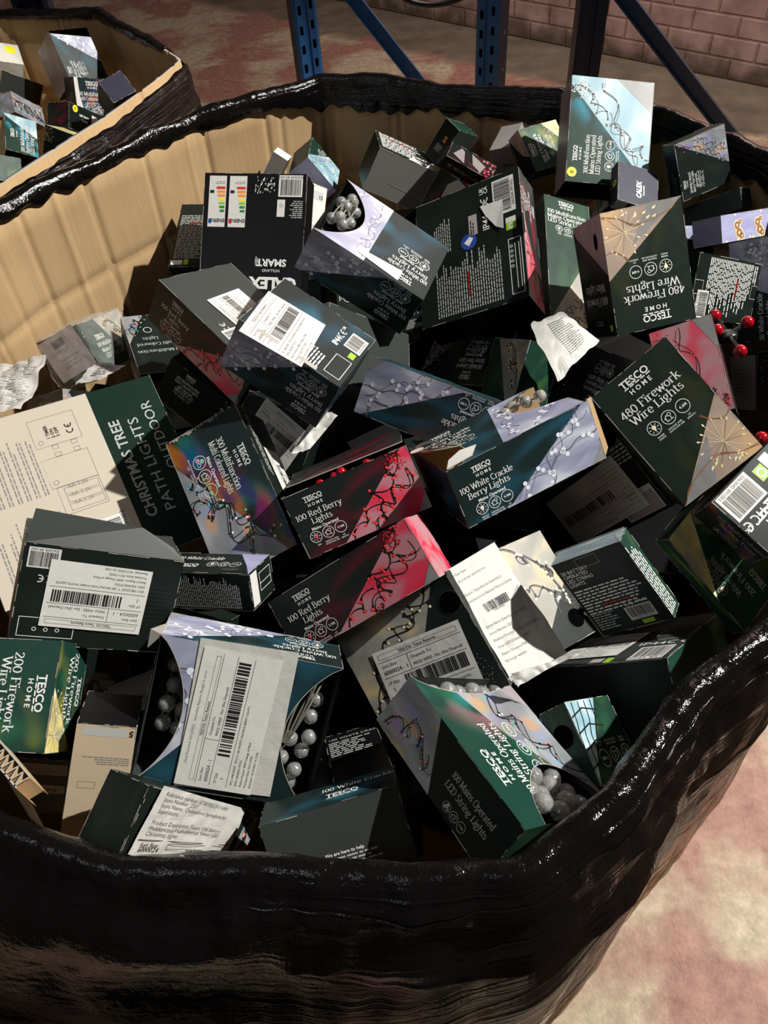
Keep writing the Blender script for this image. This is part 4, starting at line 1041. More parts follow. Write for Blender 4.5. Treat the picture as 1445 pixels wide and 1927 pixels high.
'lb_white':((-0.9154,2.3825,1.0732),(0.8293,-0.2777,0.4848,0.4368,0.8634,-0.2526,-0.3484,0.4213,0.8373),(0.0606,0.0727,0.0423)),
'lb_shop':((-0.7399,1.6136,1.0357),(0.8097,0.5867,0.0096,0.3898,-0.5256,-0.7562,-0.4386,0.6161,-0.6543),(0.0585,0.0790,0.0550)),
'lb_dark':((-0.5326,1.9589,1.0555),(0.7797,0.3635,0.5098,0.6117,-0.6162,-0.4962,0.1338,0.6987,-0.7028),(0.0633,0.0860,0.0550)),
'fill00':((-0.5156,0.7944,1.0000),(0.4720,0.8814,-0.0164,-0.8767,0.4713,0.0963,0.0926,-0.0311,0.9952),(0.1503,0.0829,0.0772)),
'fill01':((-0.5495,0.8995,0.8800),(-0.1616,-0.9809,0.1084,0.9392,-0.1866,-0.2882,0.3029,0.0552,0.9514),(0.1577,0.0843,0.0773)),
'fill02':((-0.5648,0.9667,0.7600),(-0.9522,-0.1407,-0.2710,0.1006,-0.9825,0.1565,-0.2883,0.1218,0.9498),(0.1471,0.1171,0.0778)),
'fill03':((-0.5232,1.1253,0.8200),(0.2903,-0.9563,0.0335,0.9569,0.2903,-0.0070,-0.0030,0.0341,0.9994),(0.1320,0.0860,0.0643)),
'fill04':((-0.4462,0.5595,0.9200),(-0.4699,0.8827,-0.0085,-0.8743,-0.4668,-0.1331,-0.1215,-0.0551,0.9911),(0.1608,0.0899,0.0711)),
'fill05':((-0.4352,0.6723,0.8400),(0.9573,-0.2890,0.0117,0.2890,0.9573,-0.0003,-0.0111,0.0036,0.9999),(0.1447,0.0977,0.0652)),
'fill06':((-0.4283,0.7098,0.7200),(0.3550,-0.9348,-0.0040,0.8322,0.3141,0.4569,-0.4259,-0.1656,0.8895),(0.1645,0.0900,0.0613)),
'fill07':((-0.4471,0.8122,0.8000),(0.2612,-0.8313,0.4907,0.9535,0.3014,0.0031,-0.1505,0.4671,0.8713),(0.1437,0.0995,0.0784)),
'fill08':((-0.4684,0.8894,0.6800),(0.4498,-0.8931,0.0000,0.8931,0.4498,-0.0000,0.0000,0.0000,1.0000),(0.1346,0.1174,0.0673)),
'fill09':((-0.4739,1.0912,0.7000),(-0.7103,0.6712,0.2119,-0.7024,-0.6563,-0.2754,-0.0458,-0.3445,0.9377),(0.1498,0.1113,0.0665)),
'fill10':((-0.3610,0.4933,0.7800),(-0.8723,-0.1088,0.4768,-0.1052,-0.9104,-0.4002,0.4776,-0.3992,0.7826),(0.1430,0.0927,0.0777)),
'fill11':((-0.3556,0.7114,0.9400),(0.5420,-0.8334,-0.1080,0.8325,0.5500,-0.0667,0.1150,-0.0538,0.9919),(0.1487,0.0814,0.0614)),
'fill12':((-0.3804,0.8345,1.0000),(0.9001,0.4325,0.0529,-0.3390,0.7712,-0.5388,-0.2738,0.4670,0.8408),(0.1303,0.0823,0.0612)),
'fill13':((-0.3391,0.8836,0.9000),(0.9791,0.1715,-0.1091,-0.1431,0.9629,0.2289,0.1443,-0.2085,0.9673),(0.1432,0.1034,0.0641)),
'fill14':((-0.3607,0.9719,0.7800),(0.7979,-0.3851,-0.4638,0.5408,0.7971,0.2686,0.2663,-0.4651,0.8442),(0.1667,0.1197,0.0719)),
'fill15':((-0.3656,1.0793,0.8400),(0.8592,-0.3592,0.3644,0.4392,0.8831,-0.1651,-0.2625,0.3019,0.9165),(0.1431,0.0922,0.0703)),
'fill16':((-0.3750,1.2450,0.8600),(-0.9271,0.1167,-0.3561,-0.1359,-0.9903,0.0294,-0.3492,0.0756,0.9340),(0.1592,0.0835,0.0739)),
'fill17':((-0.3904,1.3078,0.7400),(0.9006,-0.4271,-0.0801,0.4343,0.8779,0.2016,-0.0158,-0.2164,0.9762),(0.1794,0.0920,0.0651)),
'fill18':((-0.2608,0.4176,1.0000),(-0.9481,0.2622,-0.1800,-0.3174,-0.8142,0.4861,-0.0191,0.5180,0.8552),(0.1311,0.0876,0.0685)),
'fill19':((-0.2789,0.4594,0.9000),(0.3675,-0.9274,0.0695,0.9270,0.3713,0.0527,-0.0747,0.0450,0.9962),(0.1625,0.1033,0.0789)),
'fill20':((-0.2916,0.6442,0.7600),(0.5193,0.8436,0.1364,-0.8429,0.5320,-0.0810,-0.1409,-0.0729,0.9873),(0.1512,0.0886,0.0746)),
'fill21':((-0.2825,0.7914,0.8600),(0.9375,0.2992,-0.1774,-0.2263,0.9120,0.3420,0.2642,-0.2804,0.9228),(0.1319,0.1068,0.0639)),
'fill22':((-0.2563,0.8879,0.7400),(0.5686,-0.7992,-0.1946,0.8165,0.5771,0.0156,0.0999,-0.1678,0.9808),(0.1305,0.0888,0.0692)),
'fill23':((-0.2739,1.0726,0.6800),(0.9937,0.0455,0.1026,-0.0893,0.8740,0.4776,-0.0679,-0.4838,0.8726),(0.1560,0.0841,0.0714)),
'fill24':((-0.2834,1.1772,0.7400),(-0.5947,0.7958,-0.1145,-0.7117,-0.4548,0.5354,0.3740,0.3999,0.8368),(0.1303,0.0880,0.0791)),
'fill25':((-0.3029,1.4086,0.8800),(-0.9180,-0.1680,0.3594,0.3406,-0.7981,0.4970,0.2034,0.5787,0.7898),(0.1733,0.0942,0.0759)),
'fill26':((-0.2606,1.4695,0.7800),(-0.8281,-0.5546,0.0818,0.5605,-0.8152,0.1463,-0.0145,0.1669,0.9859),(0.1469,0.0858,0.0681)),
'fill27':((-0.2067,0.3719,0.7600),(-0.7910,-0.6082,0.0663,0.5182,-0.7236,-0.4561,0.3253,-0.3264,0.8875),(0.1491,0.1006,0.0723)),
'fill28':((-0.1694,0.4727,0.7000),(0.3664,0.9136,0.1761,-0.8788,0.4020,-0.2572,-0.3058,-0.0605,0.9502),(0.1524,0.0979,0.0655)),
'fill29':((-0.2040,0.5591,0.9600),(0.5253,-0.8209,0.2240,0.7003,0.5667,0.4340,-0.4833,-0.0711,0.8726),(0.1480,0.0841,0.0778)),
'fill30':((-0.1956,0.7273,0.9200),(-0.3811,0.7500,-0.5407,-0.8762,-0.4796,-0.0476,-0.2950,0.4556,0.8399),(0.1467,0.0847,0.0673)),
'fill31':((-0.1661,0.9035,0.9000),(0.9998,0.0117,0.0167,-0.0154,0.9714,0.2372,-0.0134,-0.2374,0.9713),(0.1602,0.0904,0.0781)),
'fill32':((-0.2212,1.0008,0.9200),(-0.7741,0.3168,-0.5481,-0.2045,-0.9445,-0.2571,-0.5991,-0.0870,0.7959),(0.1622,0.0893,0.0766)),
'fill33':((-0.2047,1.1273,0.9400),(-0.7651,0.6379,-0.0872,-0.6362,-0.7699,-0.0501,-0.0991,0.0172,0.9949),(0.1363,0.0804,0.0717)),
'fill34':((-0.1958,1.2460,0.7800),(-0.8046,-0.5417,0.2432,0.4912,-0.8374,-0.2399,0.3336,-0.0736,0.9398),(0.1631,0.0882,0.0761)),
'fill35':((-0.2097,1.3223,0.6800),(0.0373,0.9989,0.0277,-0.9599,0.0435,-0.2768,-0.2777,-0.0162,0.9605),(0.1662,0.0983,0.0712)),
'fill36':((-0.2202,1.4692,0.9200),(0.9391,0.3434,-0.0111,-0.3411,0.9281,-0.1495,-0.0411,0.1442,0.9887),(0.1469,0.0871,0.0701)),
'fill37':((-0.1334,0.3745,0.9000),(0.0983,0.9931,0.0642,-0.9941,0.1010,-0.0396,-0.0459,-0.0600,0.9971),(0.1378,0.0962,0.0748)),
'fill38':((-0.1039,0.5752,0.8600),(-0.0581,-0.9983,0.0098,0.9979,-0.0583,-0.0267,0.0272,0.0083,0.9996),(0.1477,0.0982,0.0626)),
'fill39':((-0.1349,0.6689,0.7600),(0.4573,-0.8812,-0.1196,0.8788,0.4273,0.2125,-0.1361,-0.2023,0.9698),(0.1666,0.1034,0.0760)),
'fill40':((-0.0813,0.9972,0.8400),(0.5575,-0.8298,0.0253,0.7674,0.5036,-0.3968,0.3165,0.2406,0.9176),(0.1607,0.1024,0.0647)),
'fill41':((-0.1111,1.1536,0.6800),(0.2500,0.9385,-0.2380,-0.9529,0.2820,0.1112,0.1715,0.1990,0.9649),(0.1322,0.0842,0.0602)),
'fill42':((-0.1132,1.2397,0.8600),(-0.4901,0.8717,-0.0020,-0.8715,-0.4900,0.0206,0.0170,0.0118,0.9998),(0.1732,0.0958,0.0620)),
'fill43':((-0.1169,1.4006,0.7800),(0.2036,-0.9674,0.1505,0.9412,0.2357,0.2419,-0.2695,0.0924,0.9586),(0.1314,0.0982,0.0611)),
'fill44':((-0.0941,1.4928,0.8800),(0.0699,0.9975,0.0071,-0.9975,0.0699,0.0052,0.0047,-0.0074,1.0000),(0.1653,0.0809,0.0744)),
'fill45':((-0.0340,0.4000,0.8200),(-0.1839,0.9829,-0.0101,-0.9829,-0.1839,0.0051,0.0032,0.0109,0.9999),(0.1559,0.1132,0.0724)),
'fill46':((0.0046,0.5642,0.9800),(0.6488,-0.5383,0.5378,0.7504,0.5697,-0.3351,-0.1260,0.6210,0.7736),(0.1538,0.1119,0.0678)),
'fill47':((-0.0430,0.8209,0.8600),(-0.9115,-0.2635,-0.3158,0.0731,-0.8594,0.5061,-0.4048,0.4382,0.8026),(0.1516,0.1084,0.0638)),
'fill48':((0.0007,0.9150,0.9400),(0.9029,-0.4293,0.0226,0.4002,0.8199,-0.4095,0.1572,0.3787,0.9121),(0.1367,0.1058,0.0637)),
'fill49':((-0.0518,0.9784,0.7200),(0.0631,-0.9963,-0.0577,0.9274,0.0372,0.3721,-0.3686,-0.0770,0.9264),(0.1390,0.1066,0.0656)),
'fill50':((-0.0043,1.0892,1.0000),(-0.0049,0.9959,0.0907,-0.9651,0.0190,-0.2613,-0.2620,-0.0889,0.9610),(0.1767,0.0844,0.0611)),
'fill51':((-0.0019,1.2339,0.9600),(-0.0824,-0.9164,0.3917,0.9104,-0.2291,-0.3444,0.4053,0.3282,0.8532),(0.1537,0.0867,0.0693)),
'fill52':((-0.0230,1.3193,0.7200),(0.6064,-0.7939,-0.0445,0.7949,0.6040,0.0575,-0.0187,-0.0703,0.9973),(0.1756,0.1062,0.0713)),
'fill53':((0.0002,1.3849,0.8800),(-0.7074,0.7059,0.0357,-0.6620,-0.6794,0.3166,0.2477,0.2003,0.9479),(0.1511,0.0948,0.0604)),
'fill54':((-0.0052,1.5024,0.7400),(-0.3556,0.9325,-0.0634,-0.9341,-0.3523,0.0575,0.0313,0.0797,0.9963),(0.1420,0.1184,0.0785)),
'fill55':((0.0583,0.3659,0.8800),(-0.7728,0.2954,0.5617,-0.3111,-0.9478,0.0705,0.5532,-0.1202,0.8244),(0.1787,0.0885,0.0635)),
'fill56':((0.0425,0.4921,0.7200),(0.3199,0.7938,0.5173,-0.9369,0.3463,0.0479,-0.1411,-0.5000,0.8545),(0.1583,0.1027,0.0719)),
'fill57':((0.0518,0.5899,0.8800),(0.8095,0.5853,0.0458,-0.5822,0.7903,0.1913,0.0758,-0.1815,0.9805),(0.1719,0.1016,0.0664)),
'fill58':((0.0656,0.6610,0.7600),(-0.4645,-0.8542,-0.2336,0.7310,-0.5188,0.4434,-0.4999,0.0352,0.8654),(0.1654,0.1075,0.0641)),
'fill59':((0.0772,0.8437,0.7600),(-0.9653,0.2200,0.1404,-0.2338,-0.9681,-0.0899,0.1162,-0.1197,0.9860),(0.1724,0.0972,0.0638)),
'fill60':((0.0893,0.9880,0.8600),(0.6483,0.7614,-0.0064,-0.7606,0.6480,0.0405,0.0350,-0.0214,0.9992),(0.1535,0.0804,0.0687)),
'fill61':((0.0870,1.0978,0.7600),(0.8459,0.0831,0.5268,-0.1348,0.9890,0.0605,-0.5160,-0.1222,0.8478),(0.1308,0.0923,0.0639)),
'fill62':((0.0732,1.2615,0.8600),(-0.3246,0.8701,-0.3710,-0.9425,-0.3306,0.0492,-0.0799,0.3656,0.9274),(0.1691,0.1005,0.0637)),
'fill63':((0.0651,1.5061,0.9400),(-0.2309,-0.8659,-0.4438,0.8686,-0.3890,0.3069,-0.4384,-0.3146,0.8419),(0.1789,0.0913,0.0649)),
'fill64':((0.1512,0.5694,0.7000),(0.6710,0.7246,0.1572,-0.7124,0.6888,-0.1342,-0.2055,-0.0220,0.9784),(0.1368,0.1060,0.0725)),
'fill65':((0.1476,0.6665,0.9800),(0.9496,0.1428,0.2790,-0.0116,0.9056,-0.4239,-0.3132,0.3993,0.8617),(0.1360,0.0883,0.0621)),
'fill66':((0.1659,0.7262,0.8400),(0.9703,-0.2377,0.0457,0.2413,0.9644,-0.1085,-0.0182,0.1163,0.9930),(0.1312,0.0824,0.0650)),
'fill67':((0.1235,0.7909,0.9400),(-0.9826,0.1852,-0.0141,-0.1845,-0.9820,-0.0411,-0.0215,-0.0378,0.9990),(0.1512,0.1130,0.0757)),
'fill68':((0.1727,1.1669,1.0000),(0.8736,0.3371,0.3511,-0.3749,0.9260,0.0437,-0.3104,-0.1698,0.9353),(0.1384,0.0875,0.0677)),
'fill69':((0.1277,1.2249,0.7800),(0.3796,0.8910,-0.2490,-0.8149,0.4495,0.3660,0.4380,0.0640,0.8967),(0.1568,0.0885,0.0621)),
'fill70':((0.1303,1.3202,0.9600),(0.8184,-0.5582,0.1366,0.5743,0.7851,-0.2321,0.0223,0.2684,0.9631),(0.1740,0.0905,0.0686)),
'fill71':((0.1612,1.4399,0.8800),(0.7320,-0.5885,0.3434,0.6804,0.6051,-0.4133,0.0354,0.5362,0.8434),(0.1338,0.0944,0.0790)),
'fill72':((0.2572,0.4825,0.7800),(0.1413,-0.8692,0.4739,0.8644,0.3417,0.3689,-0.4826,0.3575,0.7996),(0.1659,0.0817,0.0702)),
'fill73':((0.2517,0.6587,0.8000),(0.0007,-0.9862,-0.1653,0.8171,-0.0947,0.5686,-0.5765,-0.1355,0.8058),(0.1743,0.1183,0.0602)),
'fill74':((0.2393,0.7941,0.7000),(0.5114,-0.8593,0.0053,0.8593,0.5114,-0.0100,0.0059,0.0096,0.9999),(0.1405,0.1192,0.0639)),
'fill75':((0.2513,0.9798,0.9200),(-0.5364,-0.8420,-0.0563,0.8421,-0.5385,0.0295,-0.0551,-0.0316,0.9980),(0.1672,0.1143,0.0682)),
'fill76':((0.2480,1.0780,0.8000),(0.3578,0.7582,0.5450,-0.9302,0.2380,0.2795,0.0822,-0.6070,0.7905),(0.1438,0.1081,0.0645)),
'fill77':((0.2362,1.1523,0.6800),(0.1831,0.9280,0.3245,-0.8709,0.3063,-0.3845,-0.4562,-0.2122,0.8642),(0.1466,0.1157,0.0663)),
'fill78':((0.2497,1.2325,0.9200),(-0.7990,-0.3782,0.4676,0.5079,-0.8406,0.1880,0.3220,0.3877,0.8637),(0.1484,0.0978,0.0680)),
'fill79':((0.2559,1.3845,0.8400),(-0.5073,0.6784,0.5315,-0.7621,-0.6410,0.0907,0.4022,-0.3590,0.8422),(0.1560,0.0819,0.0673)),
'fill80':((0.3432,0.6540,0.7000),(0.4111,-0.9054,-0.1062,0.9100,0.4145,-0.0109,0.0539,-0.0922,0.9943),(0.1432,0.1043,0.0686)),
'fill81':((0.3158,0.9195,0.8400),(-0.3215,-0.8534,-0.4103,0.8455,-0.4538,0.2814,-0.4263,-0.2564,0.8675),(0.1489,0.1103,0.0602)),
'fill82':((0.2908,0.9765,0.7200),(0.5608,-0.8196,0.1173,0.8009,0.5730,0.1740,-0.2098,-0.0036,0.9777),(0.1521,0.1126,0.0622)),
'fill83':((0.3105,1.1307,1.0000),(-0.0752,0.9927,-0.0941,-0.8656,-0.1119,-0.4882,-0.4951,0.0447,0.8677),(0.1554,0.0818,0.0632)),
'fill84':((0.3300,1.2339,0.8000),(0.8491,0.5260,-0.0483,-0.4916,0.8204,0.2919,0.1931,-0.2241,0.9552),(0.1403,0.0883,0.0651)),
'fill85':((0.3148,1.3871,1.0000),(-0.9921,0.1103,0.0597,-0.0832,-0.9349,0.3450,0.0939,0.3373,0.9367),(0.1437,0.0912,0.0786)),
'fill86':((0.3942,0.6689,0.8800),(0.3133,-0.9399,-0.1359,0.9494,0.3070,0.0656,-0.0199,-0.1495,0.9886),(0.1777,0.0897,0.0666)),
'fill87':((0.4139,0.8046,0.8000),(0.8999,0.4241,0.1017,-0.4303,0.9013,0.0492,-0.0708,-0.0880,0.9936),(0.1365,0.1181,0.0792)),
'fill88':((0.3879,1.0133,0.9400),(-0.4729,-0.8698,-0.1406,0.8763,-0.4810,0.0279,-0.0919,-0.1100,0.9897),(0.1497,0.1186,0.0749)),
'fill89':((0.4101,1.0746,0.8400),(-0.8190,0.1096,-0.5632,0.0077,-0.9794,-0.2018,-0.5737,-0.1696,0.8013),(0.1571,0.0910,0.0783)),
'fill90':((0.4148,1.1349,0.7200),(0.6833,-0.7290,0.0396,0.7299,0.6834,-0.0129,-0.0176,0.0377,0.9991),(0.1370,0.0947,0.0790)),
'fill91':((0.4269,1.3226,0.9000),(0.4399,0.8981,-0.0062,-0.8976,0.4398,0.0291,0.0289,-0.0072,0.9996),(0.1629,0.1115,0.0675)),
'fill92':((0.4937,0.8980,0.7200),(-0.9382,0.3452,0.0263,-0.3306,-0.8707,-0.3640,-0.1027,-0.3502,0.9310),(0.1668,0.1150,0.0677)),
'fill93':((0.5054,1.2637,0.8200),(-0.6335,-0.7725,0.0427,0.7695,-0.6349,-0.0693,0.0806,-0.0111,0.9967),(0.1348,0.1029,0.0648)),
'fill94':((0.5486,1.0990,0.9800),(-0.6663,-0.7457,0.0013,0.7362,-0.6575,0.1603,-0.1186,0.1077,0.9871),(0.1578,0.1075,0.0683)),
'fill95':((-0.4300,0.6000,0.6600),(-0.1702,-0.9854,0.0000,0.9854,-0.1702,0.0000,0.0000,0.0000,1.0000),(0.1900,0.1550,0.1000)),
'fill96':((-0.4300,0.7500,0.5600),(-0.7157,-0.6985,0.0000,0.6985,-0.7157,0.0000,0.0000,0.0000,1.0000),(0.1900,0.1550,0.1000)),
'fill97':((-0.4300,0.9000,0.4600),(-0.9989,0.0465,0.0000,-0.0465,-0.9989,0.0000,0.0000,0.0000,1.0000),(0.1900,0.1550,0.1000)),
'fill98':((-0.4300,1.0500,0.6000),(-0.9971,0.0760,0.0000,-0.0760,-0.9971,0.0000,0.0000,0.0000,1.0000),(0.1900,0.1550,0.1000)),
'fill99':((-0.4300,1.2000,0.5000),(-0.9757,-0.2193,0.0000,0.2193,-0.9757,0.0000,0.0000,0.0000,1.0000),(0.1900,0.1550,0.1000)),
'fill100':((-0.2600,0.4500,0.6200),(0.7740,-0.6332,0.0000,0.6332,0.7740,0.0000,0.0000,0.0000,1.0000),(0.1900,0.1550,0.1000)),
'fill101':((-0.2600,0.6000,0.5200),(0.8736,0.4867,0.0000,-0.4867,0.8736,0.0000,0.0000,0.0000,1.0000),(0.1900,0.1550,0.1000)),
'fill102':((-0.2600,0.7500,0.4200),(-0.8374,0.5466,0.0000,-0.5466,-0.8374,0.0000,0.0000,0.0000,1.0000),(0.1900,0.1550,0.1000)),
'fill103':((-0.2600,0.9000,0.6200),(0.8245,-0.5658,0.0000,0.5658,0.8245,0.0000,0.0000,0.0000,1.0000),(0.1900,0.1550,0.1000)),
'fill104':((-0.2600,1.0500,0.5200),(-0.1095,-0.9940,0.0000,0.9940,-0.1095,0.0000,0.0000,0.0000,1.0000),(0.1900,0.1550,0.1000)),
'fill105':((-0.2600,1.3500,0.6000),(-0.7792,0.6268,0.0000,-0.6268,-0.7792,0.0000,0.0000,0.0000,1.0000),(0.1900,0.1550,0.1000)),
'fill106':((-0.0900,0.4500,0.5200),(-0.2925,-0.9563,0.0000,0.9563,-0.2925,0.0000,0.0000,0.0000,1.0000),(0.1900,0.1550,0.1000)),
'fill107':((-0.0900,0.6000,0.6600),(0.7771,0.6294,0.0000,-0.6294,0.7771,0.0000,0.0000,0.0000,1.0000),(0.1900,0.1550,0.1000)),
'fill108':((-0.0900,0.7500,0.5600),(0.5686,0.8226,0.0000,-0.8226,0.5686,0.0000,0.0000,0.0000,1.0000),(0.1900,0.1550,0.1000)),
'fill109':((-0.0900,0.9000,0.4600),(0.8824,0.4704,0.0000,-0.4704,0.8824,0.0000,0.0000,0.0000,1.0000),(0.1900,0.1550,0.1000)),
'fill110':((-0.0900,1.0500,0.6200),(0.4101,-0.9121,0.0000,0.9121,0.4101,0.0000,0.0000,0.0000,1.0000),(0.1900,0.1550,0.1000)),
'fill111':((-0.0900,1.2000,0.5200),(-0.7910,0.6119,0.0000,-0.6119,-0.7910,0.0000,0.0000,0.0000,1.0000),(0.1900,0.1550,0.1000)),
'fill112':((-0.0900,1.3500,0.4200),(0.2335,-0.9724,0.0000,0.9724,0.2335,0.0000,0.0000,0.0000,1.0000),(0.1900,0.1550,0.1000)),
'fill113':((-0.0900,1.5000,0.6600),(-0.3581,0.9337,0.0000,-0.9337,-0.3581,0.0000,0.0000,0.0000,1.0000),(0.1900,0.1550,0.1000)),
'fill114':((0.0800,0.4500,0.6200),(-0.8856,-0.4645,0.0000,0.4645,-0.8856,0.0000,0.0000,0.0000,1.0000),(0.1900,0.1550,0.1000)),
'fill115':((0.0800,0.6000,0.5200),(-0.1128,-0.9936,0.0000,0.9936,-0.1128,0.0000,0.0000,0.0000,1.0000),(0.1900,0.1550,0.1000)),
'fill116':((0.0800,0.7500,0.4200),(0.9960,-0.0888,0.0000,0.0888,0.9960,0.0000,0.0000,0.0000,1.0000),(0.1900,0.1550,0.1000)),
'fill117':((0.0800,0.9000,0.6600),(0.9497,0.3132,0.0000,-0.3132,0.9497,0.0000,0.0000,0.0000,1.0000),(0.1900,0.1550,0.1000)),
'fill118':((0.0800,1.0500,0.5200),(0.9834,-0.1813,0.0000,0.1813,0.9834,0.0000,0.0000,0.0000,1.0000),(0.1900,0.1550,0.1000)),
'fill119':((0.0800,1.2000,0.6600),(-0.4833,0.8755,0.0000,-0.8755,-0.4833,0.0000,0.0000,0.0000,1.0000),(0.1900,0.1550,0.1000)),
'fill120':((0.0800,1.3500,0.5600),(0.5994,0.8004,0.0000,-0.8004,0.5994,0.0000,0.0000,0.0000,1.0000),(0.1900,0.1550,0.1000)),
'fill121':((0.0800,1.5000,0.4600),(-0.5712,-0.8208,0.0000,0.8208,-0.5712,0.0000,0.0000,0.0000,1.0000),(0.1900,0.1550,0.1000)),
'fill122':((0.2500,0.6000,0.6200),(-0.4299,0.9029,0.0000,-0.9029,-0.4299,0.0000,0.0000,0.0000,1.0000),(0.1900,0.1550,0.1000)),
'fill123':((0.2500,0.7500,0.5200),(0.8235,0.5673,0.0000,-0.5673,0.8235,0.0000,0.0000,0.0000,1.0000),(0.1900,0.1550,0.1000)),
'fill124':((0.2500,0.9000,0.4200),(-0.3470,-0.9379,0.0000,0.9379,-0.3470,0.0000,0.0000,0.0000,1.0000),(0.1900,0.1550,0.1000)),
'fill125':((0.2500,1.2000,0.5600),(-0.9933,-0.1156,0.0000,0.1156,-0.9933,0.0000,0.0000,0.0000,1.0000),(0.1900,0.1550,0.1000)),
'fill126':((0.2500,1.3500,0.4600),(0.4364,-0.8998,0.0000,0.8998,0.4364,0.0000,0.0000,0.0000,1.0000),(0.1900,0.1550,0.1000)),
'fill127':((0.4200,0.7500,0.6400),(-0.5609,-0.8279,0.0000,0.8279,-0.5609,0.0000,0.0000,0.0000,1.0000),(0.1900,0.1550,0.1000)),
'fill128':((0.4200,0.9000,0.5400),(0.4295,-0.9031,0.0000,0.9031,0.4295,0.0000,0.0000,0.0000,1.0000),(0.1900,0.1550,0.1000)),
'fill129':((0.4200,1.0500,0.6400),(0.0002,-1.0000,0.0000,1.0000,0.0002,0.0000,0.0000,0.0000,1.0000),(0.1900,0.1550,0.1000)),
'fill130':((0.4200,1.2000,0.4600),(0.3068,-0.9518,0.0000,0.9518,0.3068,0.0000,0.0000,0.0000,1.0000),(0.1900,0.1550,0.1000)),
'fill131':((0.4200,1.3500,0.7600),(-0.6662,0.7458,0.0000,-0.7458,-0.6662,0.0000,0.0000,0.0000,1.0000),(0.1900,0.1550,0.1000)),
}
P54 = [(-0.2323, 0.2018, 1.1107), (-0.1838, 0.2353, 0.978), (-0.1644, 0.2743, 0.9892), (-0.206, 0.2521, 1.1193)]
TORN = [(.1038,.3433,1.085),(.1106,.3311,1.08),(.1486,.3478,1.085),(.1879,.3584,1.09)]
# ---------------------------------------------------------------- the setting
def quad(name, pts, mat, uvs=None, kind='structure'):
    mb = MB(); mb.poly([Vector(p) for p in pts], mat, uvs or [(0, 0), (1, 0), (1, 1), (0, 1)])
    return tag(mb.build(name), kind=kind)
quad('floor', [(-7, -3, 0), (8, -3, 0), (8, 11, 0), (-7, 11, 0)], 'painted_concrete')
wa, wb = Vector((-2.45, 9.28, 0)), Vector((5.6, 1.15, 0)); wl = (wb - wa).length
quad('wall_back', [wa, wb, wb + Vector((0, 0, 4)), wa + Vector((0, 0, 4))], 'painted_brick', [(0, 0), (wl, 0), (wl, 4), (0, 4)])

def loop_points(ctrl, step=0.0045):
    out = []; n = len(ctrl)
    for i in range(n):
        a, b = ctrl[i], ctrl[(i + 1) % n]
        L = math.hypot(b[0] - a[0], b[1] - a[1]); k = max(2, int(L / step))
        for j in range(k):
            t = j / k; out.append([a[q] * (1 - t) + b[q] * t for q in range(len(a))])
    for _ in range(4):   # soften the corners slightly
        out = [[(out[i - 1][q] + 2 * out[i][q] + out[(i + 1) % len(out)][q]) / 4 for q in range(len(out[i]))] for i in range(len(out))]
    m = len(out); res = []
    for i in range(m):
        p, q = out[i - 6], out[(i + 6) % m]
        t = Vector((q[0] - p[0], q[1] - p[1])).normalized()
        res.append((out[i], Vector((t.y, -t.x))))
    return res

def bulge(depth):
    return 0.085 * (1 - math.exp(-max(0, depth) / 0.11))

